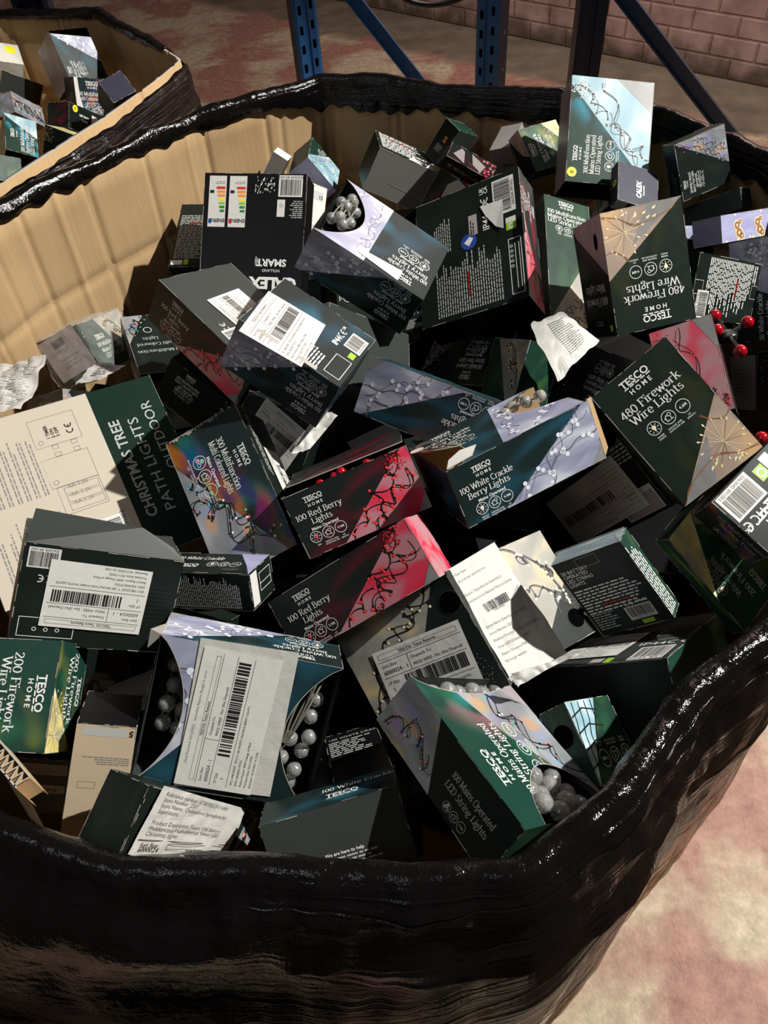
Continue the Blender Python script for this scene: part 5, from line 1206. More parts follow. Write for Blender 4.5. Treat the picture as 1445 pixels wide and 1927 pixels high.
def pallet_box(label, wrap_label, ctrl, sign=1, seed=0, creases=True):
    """ctrl: x, y, rim z, inside overhang (negative: film starts that far below the rim outside), bulge factor"""
    root = empty('cardboard_pallet_box', (sum(c[0] for c in ctrl) / len(ctrl), sum(c[1] for c in ctrl) / len(ctrl), 0), label, 'pallet box')
    base = root.location.copy()
    L = loop_points(ctrl); n = len(L)
    # cardboard wall, inner and outer skin
    mb = MB()
    zin = [0, .06, .12, .18, .197, .205, .213, .23, .32, .5, .75, 1.13]
    def ring(dz, off, ridge=0.0, pl=True):
        r = []
        s = 0
        for i, (c, nm) in enumerate(L):
            nm = nm * sign
            s = i * 0.0045
            q_ = s + .04 * noise.noise(Vector((s * 3, 0, seed))) + .03 * dz
            pleat = sum(am * math.exp(-(((q_ - of) % pe) - .03) ** 2 / (2 * sg * sg)) for pe, of, am, sg in ((.143, 0, .0055, .0035), (.311, .07, -.005, .004), (.229, .15, .004, .003))) + .002 * math.sin(s * 11) if (creases and pl) else 0
            w = (0.003 if pl else 0.0) * noise.noise(Vector((c[0] * 6, c[1] * 6, dz * 4 + seed)))
            o = bulge(dz) * c[4] + off + pleat + w + ridge
            r.append(Vector((c[0] + nm.x * o, c[1] + nm.y * o, max(0.005, c[2] - dz))) - base)
        return r
    inner = [ring(z, 0, {.205: .005, .197: .001, .213: .001}.get(z, 0)) for z in zin]
    outer = [ring(z, .008, 0, False) for z in zin]
    for rows, fl in ((inner, False), (outer, True)):
        for a, b in zip(rows[:-1], rows[1:]):
            for i in range(n):
                j = (i + 1) % n
                q = [a[i], a[j], b[j], b[i]]
                mb.poly(q if fl else q[::-1], 'cardboard')
    for i in range(n):
        j = (i + 1) % n; mb.poly([inner[0][i], inner[0][j], outer[0][j], outer[0][i]], 'card_edge')
    o = mb.build('cardboard_wall', root, True); me = o.data
    bm = bmesh.new(); bm.from_mesh(me); bmesh.ops.remove_doubles(bm, verts=bm.verts, dist=1e-5); bmesh.ops.recalc_face_normals(bm, faces=bm.faces); bm.to_mesh(me); bm.free()
    mb = MB(); mb.poly([p for p in inner[-1]], 'cardboard'); mb.build('cardboard_base', root)
    # film
    L2 = L; mb = MB(); prof = []
    K = 46
    grid = []
    for i, (c, nm) in enumerate(L2):
        nm = nm * sign; ov = c[3]; col = []
        s = i * .0045
        jag = 0.35 * noise.noise(Vector((s * 9, seed, 0))) + 0.5 * noise.noise(Vector((s * 31, seed, 5)))
        pts = []
        if ov > 0:
            d = ov * (1 + jag * .8)
            for t in (1, .75, .5, .25): pts.append((-.004 - .004 * math.sin(t * 3.1), -d * t))
            pts.append((-.004, .002)); pts.append((.002, .007)); pts.append((.012, .006)); pts.append((.018, -.004))
            z0 = -.004
        else:
            z0 = ov * (1 + jag * .5)
            for t in (0, 1, 2, 3, 4, 5, 6, 7): pts.append((.0125 + bulge(-z0) * c[4], z0 - .0005 * t))
            z0 = pts[-1][1]
        m = K - len(pts)
        for q in range(1, m + 1):
            t = q / m; dz = -z0 + (t ** 1.25) * (0.92 + .0 * jag)
            pts.append((.020 + bulge(dz) * c[4] + .003 * math.sin(t * 9 + s), -dz))
        for q, (off, dz) in enumerate(pts):
            P = Vector((c[0], c[1], c[2]))
            wr = 0.013 * noise.noise(Vector((s * 5.5, dz * 26, seed + 3))) + 0.007 * noise.noise(Vector((s * 16 + dz * 20, dz * 60, seed + 9))) + 0.004 * noise.noise(Vector((s * 45, dz * 50, seed)))
            amp = 1.0 if q > 7 else .45
            if q > 14: amp *= max(.45, 1 - (q - 14) * .06)
            if c[4] < .3: amp *= .7
            fold = 0.010 * math.exp(-((dz + .055 + .02 * math.sin(s * 7)) / .013) ** 2) * c[4]
            o_ = off + max(wr, -.007) * amp + fold
            col.append((Vector((P.x + nm.x * o_, P.y + nm.y * o_, max(.012, P.z + dz + wr * .55 * (q in (3, 4, 5, 6, 7, 8, 9))))) - base, (s, max(0, -dz))))
        grid.append(col)
    for i in range(n):
        a, b = grid[i], grid[(i + 1) % n]
        for q in range(K - 1):
            ub = b[q][1][0] if i < n - 1 else b[q][1][0] + n * .0045
            ub2 = b[q + 1][1][0] if i < n - 1 else b[q + 1][1][0] + n * .0045
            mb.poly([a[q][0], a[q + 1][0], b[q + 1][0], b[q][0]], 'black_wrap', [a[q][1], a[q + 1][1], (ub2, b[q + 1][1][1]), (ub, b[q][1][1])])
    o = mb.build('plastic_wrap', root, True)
    bm = bmesh.new(); bm.from_mesh(o.data); bmesh.ops.remove_doubles(bm, verts=bm.verts, dist=1e-6); bm.to_mesh(o.data); bm.free()
    o['label'] = wrap_label
    return root

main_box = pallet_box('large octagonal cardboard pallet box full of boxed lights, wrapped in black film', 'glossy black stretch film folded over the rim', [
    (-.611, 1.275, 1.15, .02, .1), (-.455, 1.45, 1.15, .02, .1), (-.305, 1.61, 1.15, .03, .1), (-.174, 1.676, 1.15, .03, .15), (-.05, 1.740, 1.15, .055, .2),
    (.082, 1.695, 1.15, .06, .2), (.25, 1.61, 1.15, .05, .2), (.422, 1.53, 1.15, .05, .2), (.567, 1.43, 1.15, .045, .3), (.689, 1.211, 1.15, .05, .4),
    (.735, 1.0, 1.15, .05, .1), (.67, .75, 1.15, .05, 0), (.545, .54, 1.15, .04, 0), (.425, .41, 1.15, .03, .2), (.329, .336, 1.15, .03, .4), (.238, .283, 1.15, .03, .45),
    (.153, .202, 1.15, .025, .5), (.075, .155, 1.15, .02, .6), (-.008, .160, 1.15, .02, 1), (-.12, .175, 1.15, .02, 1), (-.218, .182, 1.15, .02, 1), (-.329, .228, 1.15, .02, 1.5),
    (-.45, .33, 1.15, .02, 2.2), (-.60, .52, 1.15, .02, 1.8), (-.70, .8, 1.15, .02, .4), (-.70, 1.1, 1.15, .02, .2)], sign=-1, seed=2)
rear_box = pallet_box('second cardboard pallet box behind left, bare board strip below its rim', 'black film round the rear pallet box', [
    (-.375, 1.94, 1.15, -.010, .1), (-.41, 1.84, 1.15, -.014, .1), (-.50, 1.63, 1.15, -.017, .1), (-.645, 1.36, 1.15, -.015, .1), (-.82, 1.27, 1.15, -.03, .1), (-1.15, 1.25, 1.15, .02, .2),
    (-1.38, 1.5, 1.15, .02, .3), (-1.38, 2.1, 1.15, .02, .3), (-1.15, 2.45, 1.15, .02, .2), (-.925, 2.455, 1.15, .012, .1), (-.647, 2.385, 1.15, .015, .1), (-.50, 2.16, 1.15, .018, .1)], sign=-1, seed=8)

# torn corrugated edge at the front left corner of the near box
def torn_board():
    mb = MB(); z = 1.162
    top = [(-.338, .262, z), (-.318, .250, z + .002), (-.296, .232, z - .002), (-.285, .215, z - .008)]
    T = [Vector(p) for p in top]
    mb.poly([T[1], T[2], T[3], Vector((-.292, .206, z - .03)), Vector((-.312, .235, z - .03))], 'cardboard')
    # two liners with the zigzag flute between
    a, b = Vector((-.352, .285, z)), Vector((-.310, .243, z)); side = Vector((.008, .009, 0))
    for off in (0, 1):
        p, q = a + side * off, b + side * off
        mb.poly([p, q, q + side * .12, p + side * .12], 'card_edge'); mb.poly([p, q, q - Vector((0, 0, .04)), p - Vector((0, 0, .04))], 'cardboard')
    N = 16
    for i in range(N):
        t0, t1 = i / N, (i + 1) / N; s0, s1 = (0, 1) if i % 2 else (1, 0)
        p, q = a.lerp(b, t0) + side * s0, a.lerp(b, t1) + side * s1
        d = (b - a).normalized() * .0012
        mb.poly([p, q, q + d, p + d], 'card_edge'); mb.poly([p, q, q - Vector((0, 0, .03)), p - Vector((0, 0, .03))], 'cardboard')
    o = mb.build('torn_corrugated_edge'); o.parent = main_box; o.matrix_parent_inverse = Matrix.Translation(-main_box.location)
torn_board()

# racking behind
def box_mb(mb, c, ax, ay, hz0, hz1, mat):
    ax, ay = Vector((*ax, 0)), Vector((*ay, 0)); c = Vector((*c, 0))
    b = [c - ax - ay, c + ax - ay, c + ax + ay, c - ax + ay]
    lo = [p + Vector((0, 0, hz0)) for p in b]; hi = [p + Vector((0, 0, hz1)) for p in b]
    for i in range(4):
        j = (i + 1) % 4; mb.poly([lo[i], lo[j], hi[j], hi[i]], mat)
    mb.poly(hi, mat); mb.poly(lo[::-1], mat)

def upright(x, y, ang, face_mat, side_mat, label, w=.045, d=.035, slots=True, rows=14):
    root = empty('rack_upright', (x, y, 0), label, 'rack post', 'upright posts of the blue racking')
    ca, sa = math.cos(ang), math.sin(ang)
    mb = MB()
    ax, ay = Vector((ca * w, sa * w)), Vector((-sa * d, ca * d))
    def P(u, v, z): return Vector((ax.x * u + ay.x * v, ax.y * u + ay.y * v, z))
    sec = [(-1, 1), (-1, -.8), (-.75, -1), (-.2, -1), (-.15, -.82), (.15, -.82), (.2, -1), (.75, -1), (1, -.8), (1, 1), (.55, 1), (.55, .85), (.88, .85), (.88, -.7), (-.88, -.7), (-.88, .85), (-.55, .85), (-.55, 1)]
    for i in range(len(sec)):
        (u0, v0), (u1, v1) = sec[i], sec[(i + 1) % len(sec)]
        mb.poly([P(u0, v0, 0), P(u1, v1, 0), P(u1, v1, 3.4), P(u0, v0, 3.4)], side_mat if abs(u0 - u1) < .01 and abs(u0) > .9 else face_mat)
    post = mb.build('post', root)
    if slots:
        mb = MB(); mb.poly([P(-.13, 0, -.011), P(.13, 0, -.011), P(.13, 0, .011), P(-.13, 0, .011)], 'void'); sm = mb.mesh('slot')
        mb = MB(); t = Vector((ay.x, ay.y, 0)).normalized(); mb.poly([t * .006 * math.cos(a * .785) + Vector((0, 0, .006 * math.sin(a * .785))) for a in range(8)], 'steel'); hm = mb.mesh('bolt_hole')
        def put(n_, me, loc):
            o = bpy.data.objects.new(n_, me); COL.objects.link(o); o.parent = post; o.location = loc
        for k in range(rows):
            for u in (-.48, .48): put('slot', sm, P(u, -1.025, .78 + k * .05 + (.012 if u > 0 else 0)))
        for k in range(7):
            for sgn in (-1, 1): put('bolt_hole', hm, P(1.02 * sgn, .2, .78 + k * .1))
    mb = MB(); box_mb(mb, (0, 0), (w * 1.5, 0), (0, w * 1.3), 0, .008, side_mat); mb.build('foot_plate', root)
    return root
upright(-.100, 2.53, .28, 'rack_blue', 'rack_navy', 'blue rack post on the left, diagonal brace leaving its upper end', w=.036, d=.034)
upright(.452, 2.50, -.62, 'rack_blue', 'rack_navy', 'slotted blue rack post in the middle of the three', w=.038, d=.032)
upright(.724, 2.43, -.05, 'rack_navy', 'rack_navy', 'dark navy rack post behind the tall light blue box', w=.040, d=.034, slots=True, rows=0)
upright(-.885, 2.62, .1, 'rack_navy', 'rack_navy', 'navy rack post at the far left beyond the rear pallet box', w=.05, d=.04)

def brace(a, b, w, mat, label):
    a, b = Vector(a), Vector(b); t = (b - a).normalized(); s = t.cross(Vector((0, 0, 1))).normalized(); u = s.cross(t).normalized()
    mb = MB(); sec = [(-1, -.45), (1, -.45), (1, .45), (.75, .45), (.75, -.2), (-.75, -.2), (-.75, .45), (-1, .45)]
    sec = [(p * w, q * w) for q, p in [(x[1], x[0]) for x in sec]]
    for i in range(len(sec)):
        p, q = sec[i], sec[(i + 1) % len(sec)]
        A_, B_ = u * p[0] + s * p[1], u * q[0] + s * q[1]
        mb.poly([a + A_, a + B_, b + B_, b + A_], mat)
    for e in (a, b): mb.poly([e + u * p[0] + s * p[1] for p in sec], mat)
    return tag(mb.build('rack_brace'), label, 'rack brace', 'diagonal braces of the blue racking')
def ext(p, q, t0, t1):
    p, q = Vector(p), Vector(q); return p.lerp(q, t0), p.lerp(q, t1)
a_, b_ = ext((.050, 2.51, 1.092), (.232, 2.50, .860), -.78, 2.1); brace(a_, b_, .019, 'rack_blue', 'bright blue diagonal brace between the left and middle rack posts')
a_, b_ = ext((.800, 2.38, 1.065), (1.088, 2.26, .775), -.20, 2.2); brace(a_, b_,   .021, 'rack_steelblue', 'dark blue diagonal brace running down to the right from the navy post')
cb = tube_mesh('c', spline([(.10, 2.60, 1.16), (.16, 2.60, 1.09), (.22, 2.60, 1.05), (.29, 2.60, 1.035), (.36, 2.59, 1.045), (.42, 2.58, 1.075), (.46, 2.58, 1.16), (.47, 2.58, 1.5)]), .008, 'cable_black').build('cable', None, True)
tag(cb, 'black cable hanging in a loop beside the middle rack post', 'cable')

# ---------------------------------------------------------------- the boxes of lights
G1 = 'boxed lights heaped in the front pallet box'; G2 = 'boxed lights in the rear pallet box'
WC = ['100 White Crackle', 'Berry Lights']; RB = ['100 Red Berry', 'Lights']; MO = 'Mains Operated'
def wide(*a, q=0, **k): return lambda f: art_wide(f.turn(q), *a, **k)
def tall(*a, q=0, **k): return lambda f: art_tall(f.turn(q), *a, **k)
def back(q=0, **k): return lambda f: art_back(f.turn(q), **k)
def fine(q=0, x=.06, y=.9, w=.85, dens=1.0, mat='ink_dim', red=None):
    def g(f):
        f.turn(q); p = min(f.aw, f.ah) * .05 / dens
        f.greek(f.aw * x, f.ah * y, f.aw * w, int(f.ah * (y - .08) / p), p, mat, red=red)
    return g
def words(items, q=0):
    """items: (kind, text, x, y, size) in panel fractions"""
    def g(f):
        f.turn(q)
        for kd, st, x, y, sz in items:
            if kd == 'brand': f.brand(f.aw * x, f.ah * y, f.ah * sz)
            elif kd == 'serif': f.serif(st, f.aw * x, f.ah * y, f.ah * sz)
            elif kd == 'bold': f.text(st, f.aw * x, f.ah * y, f.ah * sz, bold=.03)
            elif kd == 'dim': f.text(st, f.aw * x, f.ah * y, f.ah * sz, 'ink_dim')
            elif kd == 'black': f.text(st, f.aw * x, f.ah * y, f.ah * sz, 'ink_black', bold=.02)
            else: f.text(st, f.aw * x, f.ah * y, f.ah * sz)
    return g
def both(*fs):
    def g(f):
        for h in fs: h(f)
    return g
def dot(x, y, r, q=0):
    def g(f):
        f.turn(q); f.disc(f.aw * x, f.ah * y, r, 'ink_yellow', 5, 20); f.disc(f.aw * x, f.ah * y, r * .8, 'ink_yellow', 6, 16); f.text('B', f.aw * x, f.ah * y - r * .35, r, 'ink_black', bold=.03, layer=7)
    return g
def hole(x, y, r, q=0):
    def g(f):
        f.turn(q); f.disc(f.aw * x, f.ah * y, r, 'card_slate', 3, 28); f.disc(f.aw * x, f.ah * y, r * .95, 'void', 4, 28)
    return g
def scuff(x, y, n, s, q=0, col='card_edge', spread=(.2, .02)):
    def g(f):
        f.turn(q)
        for i in range(n):
            cx, cy = f.aw * (x + f.rng.gauss(0, spread[0])), f.ah * (y + f.rng.gauss(0, spread[1])); k = f.rng.randint(3, 6)
            f.poly([(cx + s * f.rng.uniform(.3, 1) * math.cos(6.28 * i_ / k), cy + s * f.rng.uniform(.3, 1) * math.sin(6.28 * i_ / k)) for i_ in range(k)], col, 5)
    return g
def fill(m): return lambda f: f.rect(0, 0, f.w, f.h, m, 0)
def tears(polys, m='card_inner'):
    def g(f):
        f.turn(0)
        for p in polys: f.poly([(f.w * x, f.h * y) for x, y in p], m, 6)
    return g
SB = 'string_light_box'

# --- top right
carton('tall300', SB, 'tall box with pale blue lights photo standing against the far right rim, yellow round sticker', group=G1, base='print_blue',
       faces={'F': both(wide('blue', ['300 Multifunction', 'Mains Operated', 'LED String Lights'], b=(.02, .92), tri=(.45, .70), tx=.27, length='22.4M'), dot(.09, .93, .0085))}, mats={'T': 'photo_pink', 'L': 'card_black', 'K': 'print_dark'})
carton('multi_timer', SB, 'box with coloured lights photo leaning on the rim at the upper right corner', group=G1, base='print_dark',
       faces={'F': wide('multi', ['100 Multi Coloured', 'Battery Timer Lights'], 'Battery Operated', b=(.35, 1.0), tx=.27, length='9.9M'), 'T': words([('dim', '100 Multi Coloured', .3, .5, .12), ('dim', 'Battery Timer', .3, .3, .12)])})
carton('plain_green', SB, 'long plain dark green box lying just below the upper right corner box', group=G1, base='card_forest', mats={'F': 'card_slate'})
def calex_front(f):
    f.turn(0); f.text('CALEX', f.aw * .42, f.ah * .42, f.ah * .17, bold=.05, sx=.8); f.text('HOLLAND', f.aw * .42, f.ah * .34, f.ah * .055, bold=.02)
def logo_plate(f):
    f.turn(2); f.rect(0, 0, f.w, f.h, 'card_white', 1); f.text('CALEX', f.aw * .5, f.ah * .3, f.ah * .5, 'ink_black', bold=.04)
carton('calex', 'light_bulb_box', 'navy blue box with white vertical lettering in front of the tall light blue box', group=G1, base='card_navy', mats={'L': 'card_white'}, faces={'F': calex_front, 'L': logo_plate, 'T': dot(.5, .4, .006)})
def energy_art(f):
    f.turn(0); f.rect(0, 0, f.w, f.h, 'sticker_pink', 1)
    for k in range(2):
        x = f.w * (.08 + .48 * k)
        f.rect(x, f.h * .08, f.w * .38, f.h * .84, 'paper_white', 2)
        for i, m in enumerate(['ink_green', 'ink_green', 'ink_lime', 'ink_yellow', 'ink_orange', 'ink_red']): f.rect(x + f.w * .03, f.h * (.2 + .1 * i), f.w * (.1 + .03 * i), f.h * .07, m, 3)
carton('energy', 'light_bulb_box', 'narrow box side with energy rating stickers wedged left of the navy box', group=G1, faces={'F': energy_art}, base='card_black')
carton('green_multi', SB, 'green upright box reading 100 Multifunction left of the upside-down firework box', group=G1, base='print_green',
       faces={'F': tall('warm', ['100 Multifunction', 'Mains Operated', 'LED String Lights'], b=.62, scale=.98, length='9.9M')})
carton('fw480a', 'firework_light_box', 'upside-down dark box reading 480 Firework, copper starburst photo, right of the big back-facing box', group=G1, base='print_firework',
       faces={'F': tall('copper', ['480 Firework', 'Wire Lights'], b=.55), 'R': both(lambda f: (f.turn(0), f.poly([(0, 0), (f.w, 0), (f.w * .9, f.h * .10), (0, f.h * .5)], 'photo_pink', 1), f.disc(f.w * .25, f.h * .2, .007, 'void', 3, 16, .011)), words([('serif', '480 Firework', .5, .66, .10), ('serif', 'Wire Lights', .5, .55, .10), ('dim', 'TESCO', .5, .86, .06)]), dot(.13, .93, .0045))})
r_, FR_ = carton('ip44', SB, 'large dark box lying back-side up in the upper middle, blue round mark and bar code', group=G1, base='print_dark',
       faces={'F': back(logo=True, rows=26, red=9), 'R': wide('red', RB, MO, q=3, b=(.1, .6)), 'B': wide('red', RB, MO, q=2)}, mats={'B': 'print_red', 'R': 'print_red'})
o_, u_, v_, n_, fw_, fh_ = FR_['F']
flap(r_, [(fw_ * .30, -fh_ * .13, .0012), (fw_ * .29, -fh_ * .34, .0016), (fw_ * .06, -fh_ * .33, .003), (fw_ * .10, -fh_ * .26, .0016), (fw_ * .22, -fh_ * .17, .0014)][::-1], 'paper_white', 'torn_sticker', 'paper_white', .0004)
flap(r_, [(-fw_ * .03, -fh_ * .499, .0), (fw_ * .12, -fh_ * .499, .0), (fw_ * .12, -fh_ * .53, .006), (-fw_ * .03, -fh_ * .53, .006)], 'card_edge', 'tuck_tab', 'card_edge')
W8, H8, D8 = BOX['wc_top'][2]
r_, FR_ = carton('wc_top', SB, 'white berry lights box left of the big back-facing box, clear bulbs in its window', group=G1, base='print_white',
       faces={'F': wide('white', WC, MO), 'B': both(wide('white', WC, MO, b=(.55, .55), tri=(0, 1.1)), tears([[(.25, .80), (.62, .86), (.62, .93), (.25, .97)]], 'paper_white'))}, cut={'B': (lambda v: 0, lambda v: 1 - .30 * max(0, math.sin(min(1, max(0, v)) * 3.1416)) ** .7)})
light_string('wc_top', [(W8 * .38, -H8 * .5 + .006 * s_, -D8 * .5 + .012 * t_) for s_, t_ in ((0, -1), (.4, 1), (-.8, 2), (.2, -3))] + [(W8 * .30, -H8 * .46, -D8 * .62), (W8 * .43, -H8 * .46, -D8 * .32), (W8 * .29, -H8 * .46, -D8 * .42), (W8 * .33, -H8 * .5, -D8 * .30), (W8 * .44, -H8 * .44, -D8 * .65), (W8 * .36, -H8 * .46, -D8 * .75)], .0085, 'crackle_glass', 'clear crackle berry bulbs showing in the window of the upper middle box')
def crumple(name, parent, c, size, mat, seed=1, sub=4, amp=.25, parm=None):
    bm = bmesh.new(); bmesh.ops.create_icosphere(bm, subdivisions=sub, radius=1)
    for v in bm.verts:
        p = v.co.copy(); k = 1 + amp * (noise.noise(p * 1.6 + Vector((seed, 0, 0))) + .7 * abs(noise.noise(p * 4 + Vector((0, seed, 0)))))
        m = max(abs(p.x), abs(p.y), abs(p.z)); q = p.lerp(p / m, parm if parm is not None else .0)
        v.co = Vector((q.x * size[0] * k + c[0], q.y * size[1] * k + c[1], q.z * size[2] * k + c[2]))
    me = bpy.data.meshes.new(name); bm.to_mesh(me); bm.free(); me.materials.append(MATS[mat]); me.polygons.foreach_set('use_smooth', [True] * len(me.polygons))
    o = bpy.data.objects.new(name, me); COL.objects.link(o)
    if parent: o.parent = parent
    return o

# --- upper left
def smart_back(f):
    f.turn(0)
    for k in range(2):   # energy rating stickers, upside down like the rest of the print
        x = f.aw * (.78 - .20 * k); y = f.ah * .02; W = f.aw * .17; H = f.ah * .36
        f.rect(x, y, W, H, 'paper_white', 2)
        f.text('ENERG', x + W * .45, y + H * .84, H * .10, 'ink_navy', bold=.03); f.rect(x + W * .78, y + H * .84, W * .18, H * .09, 'ink_blue' if k == 0 else 'ink_red', 3)
        for i, m in enumerate(['ink_green', 'ink_green', 'ink_lime', 'ink_yellow', 'ink_orange', 'ink_orange', 'ink_red']):
            f.poly([(x + W * .06, y + H * (.66 - .075 * i)), (x + W * (.30 + .04 * i), y + H * (.66 - .075 * i)), (x + W * (.36 + .04 * i), y + H * (.685 - .075 * i)), (x + W * (.30 + .04 * i), y + H * (.71 - .075 * i)), (x + W * .06, y + H * (.71 - .075 * i))], m, 3)
        f.rect(x + W * .70, y + H * .28, W * .24, H * .06, 'ink_black', 3)
        f.greek(x + W * .1, y + H * .14, W * .6, 2, H * .03, 'ink_gray', 3)
    f.barcode(f.aw * .04, f.ah * .01, f.aw * .23, f.ah * .15)
    f.rect(f.aw * .20, f.ah * .18, f.aw * .075, f.ah * .12, 'paper_white', 2); f.ring(f.aw * .237, f.ah * .22, f.aw * .015, f.aw * .003, 'ink_black', 3, 8)
    f.greek(f.aw * .03, f.ah * .30, f.aw * .13, 9, f.ah * .014, 'ink_dim')
    for i in range(60):
        x, y = f.aw * f.rng.uniform(.30, .50), f.ah * f.rng.uniform(.02, .13); s = f.ah * f.rng.uniform(.002, .010)
        f.poly([(x, y), (x + s, y + s * .3), (x + s * .6, y + s * 2)], 'ink_white', 3)
    f.text('SMART', f.aw * .30, f.ah * .60, f.ah * .07, bold=.03)
    for i in range(3): f.line([(f.aw * .42 + f.aw * .012 * i + f.aw * .012 * math.cos(a * .4) , f.ah * .615 + f.ah * (.014 + .01 * i) * math.sin(a * .4)) for a in range(-3, 4)], f.aw * .006, 'ink_white')
    f.text('HOLLAND', f.aw * .30, f.ah * .67, f.ah * .028); f.text('CALEX', f.aw * .28, f.ah * .73, f.ah * .11, bold=.05)
carton('calex_big', 'smart_light_box', 'big black box standing at the left with two colour energy labels', group=G1, base='card_black', faces={'F': smart_back})
carton('backtext_left', SB, 'box side of small print squeezed between the cardboard wall and big black box', group=G1, base='print_dark', faces={'F': both(fine(0, y=.80, w=.8, mat='ink_dim', red=5), lambda f: (f.rect(f.w * .04, f.h * .03, f.w * .25, f.h * .07, 'paper_white', 3), f.rect(f.w * .32, f.h * .03, f.w * .1, f.h * .08, 'ink_lime', 3)))})
carton('white_card', 'light_bulb_box', 'white box edge just right of the big black box', group=G1, base='card_white', faces={'F': lambda f: (f.turn(0), f.rect(f.w * .1, f.h * .80, f.w * .75, f.h * .12, 'ink_dim', 1), f.text('15', f.w * .75, f.h * .82, f.h * .07, 'ink_black', bold=.03), f.greek(f.w * .1, f.h * .45, f.w * .5, 6, f.h * .02, 'ink_gray'))})
carton('bluemulti', SB, 'blue and green lights box behind the big black box, corner pointing up', group=G1, base='print_blue', faces={'F': wide('blue', ['300 Multifunction', 'Battery Operated', 'LED String Lights'], q=0, b=(-.1, .6), tx=.42), 'B': fill('photo_lilac')}, mats={'L': 'card_slate'})
carton('graybrown', SB, 'small open box end at the far left of the back row', group=G1, base='card_inner', mats={'T': 'paper_white', 'R': 'card_forest'}, wear=.3)
carton('opencenter', SB, 'open box in the back row showing its plain grey inside flap', group=G1, base='print_dark', mats={'F': 'card_inner'},
       faces={'F': lambda f: f.line([(f.w * .35, f.h * .35), (f.w * .98, f.h * .30)], .0012, 'card_edge'), 'T': both(fine(0, y=.95, mat='ink_white', dens=.9, red=3), tears([[(.50, .05), (.75, .02), (.62, .32)], [(.8, 0), (1, 0), (1, .5)]], 'paper_white'))})
carton('dark_batt', SB, 'dark box with small battery drawing at the back rim', group=G1, base='print_dark', mats={'T': 'card_forest', 'R': 'card_slate'},
       faces={'F': lambda f: (f.turn(0), [f.rect(f.w * (.52 + .10 * (i % 2)), f.h * (.62 - .09 * (i // 2)), f.w * .07, f.h * .07, 'ink_orange', 2) for i in range(4)], f.greek(f.w * .3, f.h * .42, f.w * .45, 6, f.h * .03, 'ink_dim'))})
carton('torn', SB, 'dark box with torn pink photo strip along its top, back row centre', group=G1, base='print_red',
       faces={'F': both(fill('print_red'), tears([[(.10, .35), (.22, .90), (.30, .8), (.38, .1)], [(.45, .9), (.8, .6), (.75, .1), (.55, .3)]], 'sticker_pink'), scuff(.9, .5, 20, .004, col='photo_red', spread=(.08, .3))), 'B': words([('brand', '', .55, .45, .22)])})
carton('lower17', SB, 'dark box with ripped cardboard patch directly behind the big back-facing box', group=G1, base='card_black', faces={'F': tears([[(.45, .15), (.42, .75), (.62, .98), (.95, .9), (.98, .55), (.8, .1)]], 'card_inner')}, mats={'F': 'print_red'})
carton('fwgold', 'firework_light_box', 'green box with gold corner in the back row left of the tall blue box', group=G1, base='print_gold', faces={'F': tall('gold', ['200 Firework', 'Wire Lights'], scale=.9), 'T': lambda f: f.poly([(f.w, 0), (f.w, f.h), (f.w * .5, f.h * .5), (f.w * .35, 0)], 'photo_copper', 2)}, mats={'T': 'print_firework'})
carton('brown19', SB, 'pale open box flap in the back row beside the gold-cornered box', group=G1, base='card_inner', faces={'F': words([('black', 'TESCO', .6, .3, .12)])}, wear=.4)
# --- right edge
carton('backtext_r', SB, 'box back of white small print with a red warning line at the right', group=G1, base='print_dark', inner='card_slate',
       faces={'F': lambda f: (f.turn(0), f.text('20 BATTERY', f.aw * .05, f.ah * .93, f.aw * .055, align='L', bold=.03), f.text('OPERATED', f.aw * .05, f.ah * .895, f.aw * .055, align='L', bold=.03), f.greek(f.aw * .04, f.ah * .86, f.aw * .9, 27, f.ah * .026, 'ink_white', red=8, ragged=.5),
                              f.barcode(f.aw * .55, f.ah * .07, f.aw * .42, f.ah * .17), f.text('C\u20ac', f.aw * .62, f.ah * .26, f.aw * .10, align='L'), f.frame(f.aw * .36, f.ah * .90, f.aw * .22, f.ah * .12, .0008, 'card_edge', 4), f.frame(f.aw * .40, f.ah * .0, f.aw * .22, f.ah * .13, .0008, 'card_edge', 4))})
def biscuits(f):
    f.turn(0)
    for cx in (.28, .62):
        for (dx, dy, r) in ((0, -.12, .17), (-.09, .12, .15), (.07, .22, .09), (.12, -.22, .12)):
            x, y = f.w * (cx + dx * .35), f.h * (.42 + dy * 1.2); r *= f.h
            f.disc(x, y, r * 1.25, 'bulb_warm', 2, 16); f.disc(x, y, r, 'wire_copper', 3, 16); f.disc(x, y, r * .3, 'bulb_warm', 4, 8)
    for q in range(14): f.disc(f.w * f.rng.random(), f.h * f.rng.choice([.03, .06, .95]), f.h * .05, 'bulb_warm', 2, 8)
carton('reindeer', SB, 'lilac box with round golden light figures at the right edge', group=G1, base='photo_lilac', faces={'F': biscuits})
carton('wc_right', SB, 'white berry lights box half out of frame at the right edge', group=G1, base='print_white', faces={'F': lambda f: (f.turn(0), f.poly([(f.w * .25, 0), (f.w, 0), (f.w, f.h), (f.w * .62, f.h)], 'photo_white', 1), [wires(f, [(f.w * (.55 + .1 * k), f.h * (.1 + .2 * k)), (f.w * .95, f.h * (.5 + .15 * k))], 'white', f.h * .05, f.h * .007, 3, 7) for k in range(3)], f.serif('100 White Crackle', f.w * .22, f.h * .62, f.h * .09), f.serif('Berry Lights', f.w * .22, f.h * .52, f.h * .09), f.icons(f.w * .30, f.h * .32, f.h * .055, 'white'))})
